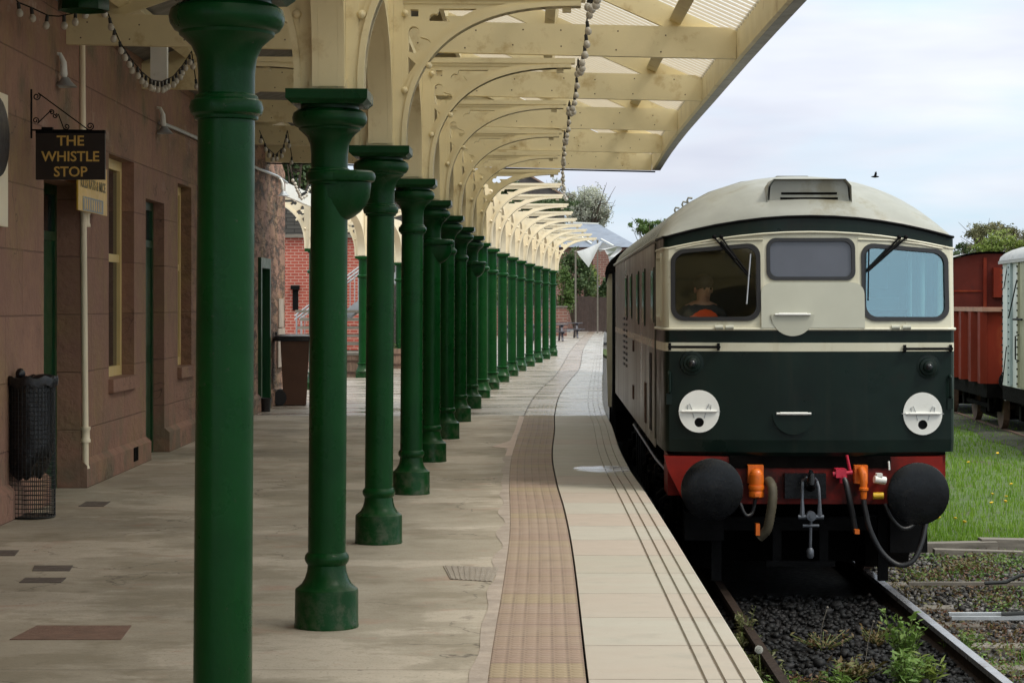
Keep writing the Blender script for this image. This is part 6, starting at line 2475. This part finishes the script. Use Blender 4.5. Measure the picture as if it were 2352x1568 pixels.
b.beam((xl + 2.9, 150.2, zw + 0.2), (xl + 2.2, 151.6, zw + 0.75), 0.1, 0.08).beam((xl + 4.4, 149.9, zw + 0.05), (xl + 3.6, 151.2, zw + 0.55), 0.1, 0.08)
b.build('roof_trim', 'white', t, world=True)
b = MB()
b.box((P(1366, 0, 149).x, 149.0, P(0, 660, 149).z - 0.25), (P(1402, 0, 149).x + 0.5, 149.6, P(0, 660, 149).z + 0.1))
b.build('lean_to_roof', 'slate', t, world=True)
t = thing('stone_house', 'dark gabled house with a chimneyless slate roof behind the exposed brackets', 'house', (1.5, 172, 0))
b = MB()
xa, xb_ = P(1140, 0, 172).x, P(1296, 0, 172).x
za = P(0, 452, 172).z
b.box((xa, 172, 0), (xb_, 180, za))
b.build('wall', 'flint', t, world=True)
b = MB()
xm_ = P(1212, 0, 172).x
zt_ = P(0, 402, 172).z
b.add([(xa - .2, 171.7, za), (xb_ + .3, 171.7, za - .1), (xb_ + .3, 180, za - .1), (xa - .2, 180, za), (xm_, 171.7, zt_), (xm_, 180, zt_)], [(0, 1, 4), (1, 2, 5, 4), (2, 3, 5), (3, 0, 4, 5), (0, 3, 2, 1)])
b.build('roof', 'darkslate', t, world=True, sharp=10)
b = MB()
b.beam((xm_, 171.65, zt_ + .03), (xb_ + .3, 171.65, za - .07), 0.1, 0.14)
b.build('barge_board', 'barrelwood', t, world=True)

# ------------------------------------------------------------------ wheelie bin, litter basket, bucket, covers
g = G(671, 930)
t = thing('wheelie_bin', 'brown wheelie bin with a black lid at the corner of the stone building', 'bin', g, -1.48)
t.scale = (0.9, 0.86, 1.0)
b = MB()
lo_ = [(-0.225, -0.16, 0.012), (0.225, -0.16, 0.012), (0.225, 0.27, 0.012), (-0.225, 0.27, 0.012)]
hi_ = [(-0.275, -0.22, 1.05), (0.275, -0.22, 1.05), (0.275, 0.33, 1.05), (-0.275, 0.33, 1.05)]
b.add(lo_ + hi_, [(0, 3, 2, 1), (4, 5, 6, 7)] + [(i, (i + 1) % 4, 4 + (i + 1) % 4, 4 + i) for i in range(4)])
b.build('bin_body', 'brown', t)
b = MB()
rows = []
for k, (sx, z) in enumerate(((1.0, 1.052), (1.06, 1.06), (1.06, 1.10), (0.98, 1.135), (0.6, 1.165), (0.05, 1.17))):
    rows.append([(u * sx, v * sx, z) for u, v in rrect(-0.285, -0.34, 0.285, 0.38, 0.06, 4)])
b.grid(rows, closed=True)
ld = b.build('lid', 'bag', t)
b = MB()
for x in (-0.18, 0.18):
    b.cyl((x, -0.3, 1.15), (x, -0.3, 1.2), 0.02, n=8)
b.cyl((-0.2, -0.3, 1.195), (0.2, -0.3, 1.195), 0.014, n=8)
b.cyl((-0.3, 0.40, 1.08), (-0.3, -0.1, 1.02), 0.03, n=8)
b.build('handle', 'bag', t)
for x in (-0.27, 0.27):
    b = MB()
    b.lathe([(0.02, -0.03), (0.125, -0.03), (0.13, 0.0), (0.125, 0.03), (0.02, 0.03)], 20, (x, -0.23, 0.131), axis='x')
    b.build('wheel', 'rubber', t)
g = G(72, 1188)
t = thing('wire_litter_basket', 'tall black wire basket litter bin lined with a sagging black bag', 'litter bin', g)
b = MB()
r, h = 0.182, 1.08
for i in range(36):
    a = 2 * PI * i / 36
    b.cyl((r * math.cos(a), r * math.sin(a), 0.01), (r * math.cos(a), r * math.sin(a), h), 0.0026, n=4)
for j in range(31):
    z = 0.012 + j * (h - 0.012) / 30
    b.tube([(r * math.cos(2 * PI * i / 28), r * math.sin(2 * PI * i / 28), z) for i in range(29)], 0.0026 if j % 30 else 0.007, 4, cap=False)
b.build('wire_mesh', 'wire', t)
b = MB()
b.cyl((0, 0, 0.004), (0, 0, 0.012), r - 0.004, n=28)
b.build('base_plate', 'wire', t)
b = MB()
rows = []
for j in range(15):
    s_ = j / 14
    row = []
    for i in range(40):
        a = 2 * PI * i / 40
        low = 0.30 + 0.13 * max(0, math.cos(a + 0.35)) ** 1.5 + 0.02 * math.sin(a * 5)
        z = low + (h - low) * s_
        rr = (r - 0.009) * (1 if s_ > 0.12 else 0.55 + 0.45 * (s_ / 0.12) ** 0.5) + 0.0025 * math.sin(a * 7 + s_ * 9)
        row.append((rr * math.cos(a), rr * math.sin(a), z))
    rows.append(row)
for rr, dz in ((r + 0.014, 0.012), (r + 0.022, -0.02), (r + 0.018, -0.06)):
    rows.append([(rr * math.cos(2 * PI * i / 40) + 0.004 * math.sin(i * 1.9), rr * math.sin(2 * PI * i / 40), h + dz + 0.014 * math.sin(i * 1.3)) for i in range(40)])
b.grid(rows, closed=True)
b.add([rows[0][i] for i in range(40)], [tuple(range(39, -1, -1))])
b.ball((-0.09, 0.02, h + 0.03), 0.04, 8, 6, (1, 1, 1.2)).ball((0.1, 0, h + 0.005), 0.06, 10, 6, (1.6, 1, 0.5))
b.build('bag', 'bag', t)
g = G(607, 945)
b = MB()
b.lathe([(0.09, 0), (0.11, 0.19), (0.118, 0.2), (0.118, 0.21), (0.1, 0.205), (0.085, 0.02)], 20)
t = b.build('bucket', 'bag', loc=(0, 0, 0))
t.location = g
tag(t, 'small black bucket on the platform by the far green door frame', 'bucket')
for i, (pts, m, lab) in enumerate((([(85, 1437), (302, 1437), (278, 1469), (22, 1469)], 'coverred', 'large rusty access cover at the lower left of the platform'),
                                  ([(79, 1299), (168, 1299), (160, 1311), (74, 1311)], 'cover', 'small dark access cover, the farther of a close pair'),
                                  ([(58, 1327), (152, 1327), (140, 1338), (44, 1338)], 'cover', 'small dark access cover, the nearer of a close pair'),
                                  ([(198, 1152), (254, 1152), (238, 1163), (180, 1163)], 'cover', 'small dark access cover in front of the litter bin and pier'),
                                  ([(0, 1264), (44, 1264), (34, 1276), (-10, 1276)], 'cover', 'small dark access cover at the left edge of the picture'),
                                  ([(1018, 1300), (1146, 1304), (1130, 1336), (1034, 1330)], 'hatch', 'grey ribbed access cover beside the tactile strip'))):
    gs = [G(X, Y) for X, Y in pts]
    b = MB()
    lp = [(q_.x, q_.y) for q_ in gs][::-1]
    b.plate([lp], lambda x, y, t: Vector((x, y, 0.0005 + t)), 0.004)
    c_ = (gs[0] + gs[2]) / 2
    if m == 'hatch':
        for k in range(9):
            f = (k + 0.5) / 9
            b.beam(gs[0].lerp(gs[1], f) + Vector((0, 0, .006)), gs[3].lerp(gs[2], f) + Vector((0, 0, .006)), 0.012, 0.003)
    tag(b.build('access_cover', m, loc=c_), lab, 'access cover', 'access covers in the platform')

# ------------------------------------------------------------------ wagons on the siding
def wagon_gear(t, L_, hw, zf):
    b = MB()
    b.box((-hw, 0, zf - 0.28), (hw, L_, zf - 0.002))
    for w in (0.9, L_ - 0.9):
        for sg in (-1, 1):
            x = sg * 0.95
            b.add([(x - .03, w - .55, zf - .28), (x + .03, w - .55, zf - .28), (x + .03, w + .55, zf - .28), (x - .03, w + .55, zf - .28), (x - .03, w - .15, 0.4), (x + .03, w - .15, 0.4), (x + .03, w + .15, 0.4), (x - .03, w + .15, 0.4)],
                  [(0, 1, 2, 3), (4, 7, 6, 5), (0, 4, 5, 1), (1, 5, 6, 2), (2, 6, 7, 3), (3, 7, 4, 0)])
            b.box((x - .12, w - .13, .35), (x + .12, w + .13, .62))
    b.beam((-1.0, 0.9, 0.45), (-1.0, L_ - 0.9, 0.45), 0.05, 0.09)
    b.build('underframe', 'soot', t)
    b = MB()
    b.box((-0.72, 1.35, 0.16), (0.72, L_ - 1.35, zf - 0.281)).box((-0.9, L_ / 2 - 0.35, 0.25), (0.9, L_ / 2 + 0.35, zf - 0.282)).box((-0.6, 0.1, 0.3), (0.6, 0.45, zf - 0.281)).box((-0.6, L_ - 0.45, 0.3), (0.6, L_ - 0.1, zf - 0.281))
    b.build('dark_filler', 'soot', t)  # black blocks added to darken the gaps between the wheels
    for w in (0.9, L_ - 0.9):
        b = MB()
        for sg in (-1, 1):
            b.lathe([(0.1, sg * 0.69), (0.46, sg * 0.69), (0.49, sg * 0.71), (0.46, sg * 0.82), (0.1, sg * 0.8)], 28, (0, w, 0.46), axis='x')
        b.cyl((-.7, w, .46), (.7, w, .46), .07)
        b.build('wheelset', 'rust', t)
    for sg in (-1, 1):
        b = MB()
        b.lathe([(0.12, 0), (0.1, -0.25), (0.06, -0.26), (0.06, -0.38), (0.2, -0.4), (0.2, -0.43), (0.02, -0.45)], 20, (sg * 0.87, 0, 1.02), axis='y')
        b.build('buffer', 'black', t)


def siding_pos(y):
    return 10.85 + (y - 44) * 0.06


SR = -math.atan(0.06)
# pale van, its left side receding, cut by the right edge
y = 36.3
hw = 1.25
VL = 5.7
t = thing('goods_van', 'pale grey goods van with riveted side, cut by the right edge', 'van', (siding_pos(y), y, -0.9), SR)
zf, zt = 1.0, 3.36
b = MB()
b.box((-hw, 0, zf), (hw, VL, zt))
b.build('body', 'vanwhite', t)
b = MB()
arc = [(hw * 1.05 * math.cos(R(a)), zt + 0.03 + 0.36 * math.sin(R(a))) for a in range(0, 181, 12)]
b.grid([[(u, w, z) for u, z in arc] for w in (-0.06, VL + .06)], flip=True)
b.plate([arc], lambda u, z, q_: Vector((u, VL + 0.03 + q_, z)), 0.02)
b.box((-hw * 1.06, -0.07, zt - 0.03), (hw * 1.06, VL + .07, zt + 0.025))
b.build('roof', 'lead', t)
b = MB()
b.box((-hw - 0.05, 4.55, zf + 0.02), (-hw - 0.001, 4.9, zt - 0.035))
b.build('side_post', mat('van post grey', (0.30, 0.37, 0.38), 0.5, 0.1, 4), t)
b = MB()
b.box((-hw - 0.035, 1.2, zf + 0.02), (-hw - 0.0005, 3.75, zt - 0.035))
b.box((-hw - 0.06, 3.62, zf + 0.02), (-hw - 0.036, 3.74, zt - 0.035))
b.build('side_door', 'vangreen', t)
b = MB()
for i in range(17):
    b = MB()
    z = zf + 0.08 + i * 0.135
    b.box((-hw - 0.022, VL - 0.03, z), (-hw + 0.01, VL + 0.02, z + 0.03))
    b.box((-hw - 0.065, 4.68, z), (-hw - 0.049, 4.72, z + 0.025))
    b.box((-hw - 0.08, 3.65, z), (-hw - 0.0595, 3.70, z + 0.03))
    b.build('rivet_row', 'black', t)
b = MB()
b.cyl((-hw - .02, 5.45, zt - 0.5), (-hw - .02, 5.0, zt - 0.05), 0.01).cyl((-hw - .07, 4.6, 2.3), (-hw - .07, 3.7, 3.0), 0.012)
b.build('tie_rod', 'black', t)
b = MB()
b.cyl((-hw - .02, 5.6, 1.05), (-hw - .06, 4.9, 1.75), 0.01)
b.build('lower_tie_rod', 'black', t)
b = MB()
b.cyl((-hw - .1, 3.9, 2.28), (-hw - .1, 3.0, 2.28), 0.02)
b.build('door_bolt', 'black', t)
b = MB()
b.tube([(-hw - .06, 3.5, 2.0), (-hw - .13, 3.5, 1.97), (-hw - .13, 3.5, 1.55), (-hw - .06, 3.5, 1.52)], 0.014, 6)
b.build('door_handle', 'black', t)
wagon_gear(t, VL, hw, zf)
# red open mineral wagon
y = 44.0
hw = 1.24
ML = 5.3
t = thing('mineral_wagon', 'faded red open steel wagon with vertical ribs and a capped top rail', 'wagon', (siding_pos(y), y, -0.9), SR)
zf, zt = 0.95, 2.50
b = MB()
b.box((-hw, 0, zf), (hw, 0.05, zt)).box((-hw, ML - .05, zf), (hw, ML, zt)).box((-hw, 0.0501, zf), (-hw + .05, ML - .0501, zt)).box((hw - .05, .0501, zf), (hw, ML - .0501, zt)).box((-hw + .0501, .0501, zf), (hw - .0501, ML - .0501, zf + .05))
b.build('body', 'wagonred', t)
for w in (0.25, 1.5, 2.9, 4.3):
    b = MB()
    x = -hw
    b.add([(x - .001, w - .28, zf), (x - .001, w + .28, zf), (x - .001, w + .28, zt - .1), (x - .001, w - .28, zt - .1), (x - .12, w - .16, zf), (x - .12, w + .16, zf), (x - .12, w + .16, zt - .1), (x - .12, w - .16, zt - .1)],
          [(4, 5, 6, 7), (0, 4, 7, 3), (1, 2, 6, 5), (3, 7, 6, 2), (0, 1, 5, 4)])
    b.build('side_rib', 'wagonred', t)
b = MB()
b.box((-hw - .1, -.1, zt - .09), (hw + .1, -.001, zt)).box((-hw - .1, ML + .001, zt - .09), (hw + .1, ML + .08, zt)).box((-hw - .1, -.0009, zt - .09), (-hw - .001, ML + .0009, zt)).box((hw + .001, -.0009, zt - .09), (hw + .1, ML + .0009, zt))
b.build('top_rail', mat('rail rust pink', (0.30, 0.16, 0.11), 0.7, 0.2, 4), t)
wagon_gear(t, ML, hw, zf)
b = MB()
b.box((-0.9, -0.13, 0.62), (-0.8, -0.1, 0.75))
b.build('label_plate', 'white', t)
# red covered van behind it
y = 51.2
hw = 1.3
t = thing('goods_van', 'dark red covered van with arched roof standing behind the open red wagon', 'van', (siding_pos(y), y, -0.9), SR)
zf, zt = 1.15, 3.25
b = MB()
arc = [(hw * math.cos(R(a)), zt + 0.5 * math.sin(R(a))) for a in range(0, 181, 9)]
b.plate([[(-hw, zf), (hw, zf)] + arc], lambda u, z, q_: Vector((u, q_, z)), 5.5)
b.build('body', 'vanred', t)
b = MB()
arc2 = [(hw * 1.03 * math.cos(R(a)), zt + 0.03 + 0.52 * math.sin(R(a))) for a in range(0, 181, 9)]
b.grid([[(u, w, z) for u, z in arc2] for w in (-0.1, 5.6)], flip=True)
b.build('roof', 'lead', t)
b = MB()
b.box((-0.2, -0.05, zf), (-0.12, -0.001, zt + 0.4)).box((-hw + 0.01, -0.02, 2.85), (-0.201, -0.001, 2.89)).box((0.02, -0.16, 2.72), (0.8, -0.0015, 3.42))
b.build('end_panel', 'wagonred', t)
wagon_gear(t, 5.5, hw, zf)
mb = MB()
mb.grid([[(siding_pos(y) - 1.5 + 0.12 * math.sin(y * 1.3), y, -0.955), (siding_pos(y) - 1.2, y, -0.93), (siding_pos(y) + 1.3, y, -0.93), (siding_pos(y) + 1.7, y, -0.96)] for y in np.arange(28, 76, 1.0)])
tag(mb.build('siding_bed', mat('weedy siding soil', (0.026, 0.030, 0.014), 0.95, 0.4, 3, 0.5, 25, dirt=(0.05, 0.04, 0.025), dirt_scale=2, dirt_lo=0.52)), kind='structure')
for sg, lab in ((-1, 'rusty siding rail at the back of the grass, left of the pair'), (1, 'rusty siding rail under the pale van, right of the pair')):
    b = MB()
    b.beam((siding_pos(30) + sg * 0.75, 30, -0.975), (siding_pos(70) + sg * 0.75, 70, -0.975), 0.07, 0.15)
    tag(b.build('siding_rail', 'rust', loc=(siding_pos(45) + sg * 0.75, 45, -1.0)), lab, 'rail')

# ------------------------------------------------------------------ grass, dandelions, weeds
def blades(name, xs, ys, z0, hs, wd, m, lean=0.35):
    n = len(xs)
    a = rng.uniform(0, 2 * PI, n)
    dx, dy = np.cos(a), np.sin(a)
    base = np.stack([xs, ys, z0], -1)
    side = np.stack([-dy, dx, 0 * a], -1) * wd[:, None]
    tip = base + np.stack([dx * hs * lean * rng.uniform(.2, 1.4, n), dy * hs * lean * rng.uniform(.2, 1.4, n), hs], -1)
    mid = base * 0.45 + tip * 0.55 + np.stack([0 * a, 0 * a, hs * 0.12], -1)
    V = np.stack([base - side, base + side, mid + side * 0.7, tip, mid - side * 0.7], 1).reshape(-1, 3)
    i = np.arange(n) * 5
    F = np.concatenate([np.stack([i, i + 1, i + 2, i + 4], -1), np.stack([i + 4, i + 2, i + 3, i + 3], -1)])
    T = np.concatenate([np.stack([i, i + 1, i + 2], -1), np.stack([i, i + 2, i + 4], -1), np.stack([i + 4, i + 2, i + 3], -1)])
    return fast(name, V, T, m)


def gz(x):
    return np.interp(x, gx, [-1.105, -1.005, -1.005, -0.965, -0.965, -0.965, -0.965, -0.965])


n = 46000
ys = 24.3 + 34 * rng.random(n) ** 1.9
xs = rng.uniform(4.4, 12.5, n) * np.maximum(1, ys / 34)
k_ = (xs / ys < 0.29) & (xs > 4.45 + (ys - 24) * 0.05)
xs, ys = xs[k_], ys[k_]
patch = np.sin(xs * 2.1 + ys * 0.9) * np.sin(ys * 1.7 - xs) * 0.25 + 1
patch *= np.where(ys > 36, 0.75, 1.0)
tag(blades('grass', xs, ys, gz(xs) - 0.02, rng.uniform(0.05, 0.14, len(xs)) * patch, rng.uniform(0.004, 0.008, len(xs)) * ys / 25, 'grass'), 'bright green grass beside the track', kind='stuff')
fl = None
for i in range(46):
    y = 24.6 + 12 * random.random() ** 1.5
    x = random.uniform(4.9, 0.235 * y + 0.5)
    if fl is None:
        b = MB()
        b.mat(1).tube([(0, 0, 0), (0.01, 0, 0.1), (0.005, 0.01, 0.2)], 0.004, 5)
        b.mat(0).lathe([(0.006, 0.195), (0.03, 0.212), (0.033, 0.22), (0.012, 0.226)], 10)
        fl = b.build('dandelion', ['petal', 'stem'])
        o = fl
    else:
        o = fl.copy()
        C.objects.link(o)
    o.location = (x, y, float(gz(x)) - 0.01)
    o.scale = (0.75, 0.75, random.uniform(0.7, 1.05))
    o.rotation_euler = (random.uniform(-.3, .3), random.uniform(-.3, .3), random.uniform(0, 6))
    tag(o, 'yellow dandelion flower in the grass beside the wagons', 'flower', 'dandelions in the grass')
# patches of low plants on the ballast
n = 11000
cx = rng.uniform(3.5, 5.8, 64)
cy = rng.uniform(15.2, 23.9, 64)
ci = rng.integers(0, 64, n)
xs, ys = cx[ci] + rng.normal(size=n) * 0.16, cy[ci] + rng.normal(size=n) * 0.35
ok = xs > 3.45
xs, ys, ci = xs[ok], ys[ok], ci[ok]
red = ci % 3 != 0
for nm, kk, m, lab in (('ground_cover', red, 'weedred', 'reddish low weeds on the ballast'), ('ground_cover', ~red, 'weed', 'green low weeds on the ballast')):
    q3 = np.stack([xs[kk], ys[kk], rng.uniform(-1.08, -1.03, kk.sum())], -1)
    V, F = leaf_quads(q3, np.array([0, 0, 1.0]) + 0 * q3, rng.uniform(0.012, 0.028, kk.sum()), 0.5, 0.7)
    tag(fast(nm, V, F, m), lab, kind='stuff')
n = 900
xs, ys = rng.normal(4.35, 0.22, n), rng.normal(16.6, 0.35, n)
tag(blades('grass_tuft', xs, ys, np.full(n, -1.08), rng.uniform(0.03, 0.09, n), rng.uniform(0.004, 0.007, n), 'weed'), 'short grass on the ballast near the rail', kind='stuff')


def weed(label, base, h, spread, nst, m, leaf, lpn, stemm='stem', asp=0.4, name='weed'):
    t = thing(name, label, 'weed', base, 0)
    b = MB()
    Cs = []
    Ns = []
    for i in range(nst):
        a = random.uniform(0, 2 * PI)
        hh = h * random.uniform(0.55, 1.0)
        ex, ey = math.cos(a) * spread * random.uniform(.3, 1), math.sin(a) * spread * random.uniform(.3, 1)
        p0, p1, p2 = Vector((0, 0, 0)), Vector((ex * 0.35, ey * 0.35, hh * 0.55)), Vector((ex, ey, hh))
        b.tube([p0, p1, p2], [0.007, 0.005, 0.003], 5)
        for j in range(lpn):
            f = 0.25 + 0.75 * j / max(1, lpn - 1)
            q_ = p0.lerp(p1, f * 2) if f < .5 else p1.lerp(p2, (f - .5) * 2)
            la = random.uniform(0, 2 * PI)
            ro = leaf * random.uniform(.6, 1.8)
            Cs.append((q_.x + math.cos(la) * ro, q_.y + math.sin(la) * ro, q_.z + leaf * random.uniform(-.2, .4)))
            Ns.append((math.cos(la) * -0.3, math.sin(la) * -.3, 1))
    b.build('stem', stemm, t)
    Cs = np.array(Cs)
    V, F = leaf_quads(Cs, np.array(Ns), rng.uniform(.7, 1.3, len(Cs)) * leaf, asp, 0.45)
    fast('leaves', V, F, m, t)
    return t


def GB(X, Y):
    return G(X, Y, -1.09)


def at(X, Yb, d):
    return ((X - 1176) / FP * d, d, -1.09)


weed('tall bright green weed with broad leaves growing left of the rail', at(2070, 1500, 15.6), 0.56, 0.19, 16, 'weed', 0.026, 34, asp=0.6)
weed('leafy green weed at the foot of the picture below the tallest one', at(2080, 1560, 14.95), 0.36, 0.19, 22, 'weed', 0.036, 22, asp=0.32)
weed('narrow leaved weed leaning toward the rail', at(2130, 1520, 15.5), 0.26, 0.15, 12, 'leafyellow', 0.045, 10, asp=0.22)
weed('red and green low weed in the middle of the black ballast', at(1965, 1530, 15.6), 0.2, 0.22, 24, 'weedred', 0.034, 11)
weed('yellow green tuft beside the red low weed', at(1930, 1530, 15.35), 0.17, 0.13, 12, 'weed', 0.045, 7, asp=0.3)
weed('brownish seeding weed at the edge of the locomotive shade', at(1890, 1450, 17.0), 0.20, 0.3, 16, 'weedred', 0.022, 10)
weed('yellowish fern like weed at the foot of the platform wall', at(1712, 1420, 17.3), 0.36, 0.16, 10, 'leafolive', 0.028, 12)
weed('trailing yellowish weed along the rusty rail', at(1768, 1530, 15.6), 0.18, 0.2, 16, 'leafolive', 0.026, 10)
weed('small sprig on the ballast in front of the red low weed', at(2030, 1560, 14.9), 0.1, 0.06, 5, 'weed', 0.025, 5)
for X, Yt, d, lab in ((1743, 1492, 15.4, 'white dandelion clock between platform edge and rail'),):
    p = P(X, Yt, d)
    b = MB()
    b.mat(1).tube([(p.x + 0.02, d, -1.08), (p.x + 0.01, d, (p.z - 1.08) / 2), p], 0.004, 5)
    Cc = rng.normal(size=(220, 3))
    Cc /= np.linalg.norm(Cc, axis=1)[:, None]
    for c_ in Cc:
        q_ = Vector(c_) * 0.027
        b.mat(0).add([p + q_ + Vector((0.004, 0, 0)), p + q_ - Vector((0.004, 0, 0)), p + q_ * 1.05 + Vector((0, 0, 0.006)), p + q_ * 0.3], [(0, 1, 2), (0, 3, 1)])
    tag(b.build('dandelion_clock', ['seedhead', 'stem'], loc=(p.x, d, -1.08)), lab, 'flower')
for X, d, hh, lab in ((1985, 16.3, 0.36, 'thin dry stalk with a seed tip right of the red weed'), (1880, 17.2, 0.34, 'thin dry stalk leaning in front of the locomotive shade')):
    x = (X - 1176) / FP * d
    b = MB()
    b.tube([(x, d, -1.08), (x + 0.03, d, -1.08 + hh * 0.6), (x + 0.07, d, -1.08 + hh)], 0.003, 5)
    b.ball((x + 0.07, d, -1.08 + hh), 0.01, 6, 5)
    tag(b.build('dry_stalk', 'timber', loc=(x, d, -1.08)), lab, 'weed')
for i, (X, Yb, d, kind, lab) in enumerate(((1705, 1440, 17.0, 'leafolive', 'olive weed hard against the platform wall, nearest the locomotive'), (1735, 1480, 16.1, 'leafolive', 'olive weed on the platform side of the rusty rail behind the dandelion clock'),
                                          (1790, 1545, 15.0, 'weed', 'green weed at the foot of the picture beside the rusty rail'), (1850, 1560, 15.2, 'weedred', 'reddish weed low in the black ballast near the rusty rail'),
                                          (2215, 1480, 16.9, 'weed', 'green weed growing just right of the bright rail'), (2010, 1440, 17.2, 'weedred', 'reddish weed in the ballast near the locomotive shade, by the bright rail'))):
    weed(lab, at(X, Yb, d), 0.2, 0.2, 16, kind, 0.026, 12)
# bird
p = P(2010, 406, 80)
t = thing('bird', 'small dark bird in flight above the locomotive roof', 'bird', p)
b = MB()
b.lathe([(0.004, -0.16), (0.03, -0.08), (0.042, 0.0), (0.03, 0.08), (0.024, 0.11), (0.004, 0.15)], 10, axis='x')
b.build('body', 'black', t)
for s_ in (-1, 1):
    b = MB()
    b.plate([[(-0.05, 0), (0.05, 0), (0.06, 0.12), (0.02, 0.24), (-0.01, 0.12)]], lambda u, v, q_: Vector((u, s_ * (v * 0.5) + q_, v * 0.75 + 0.02)), 0.006)
    b.build('wing', 'black', t)
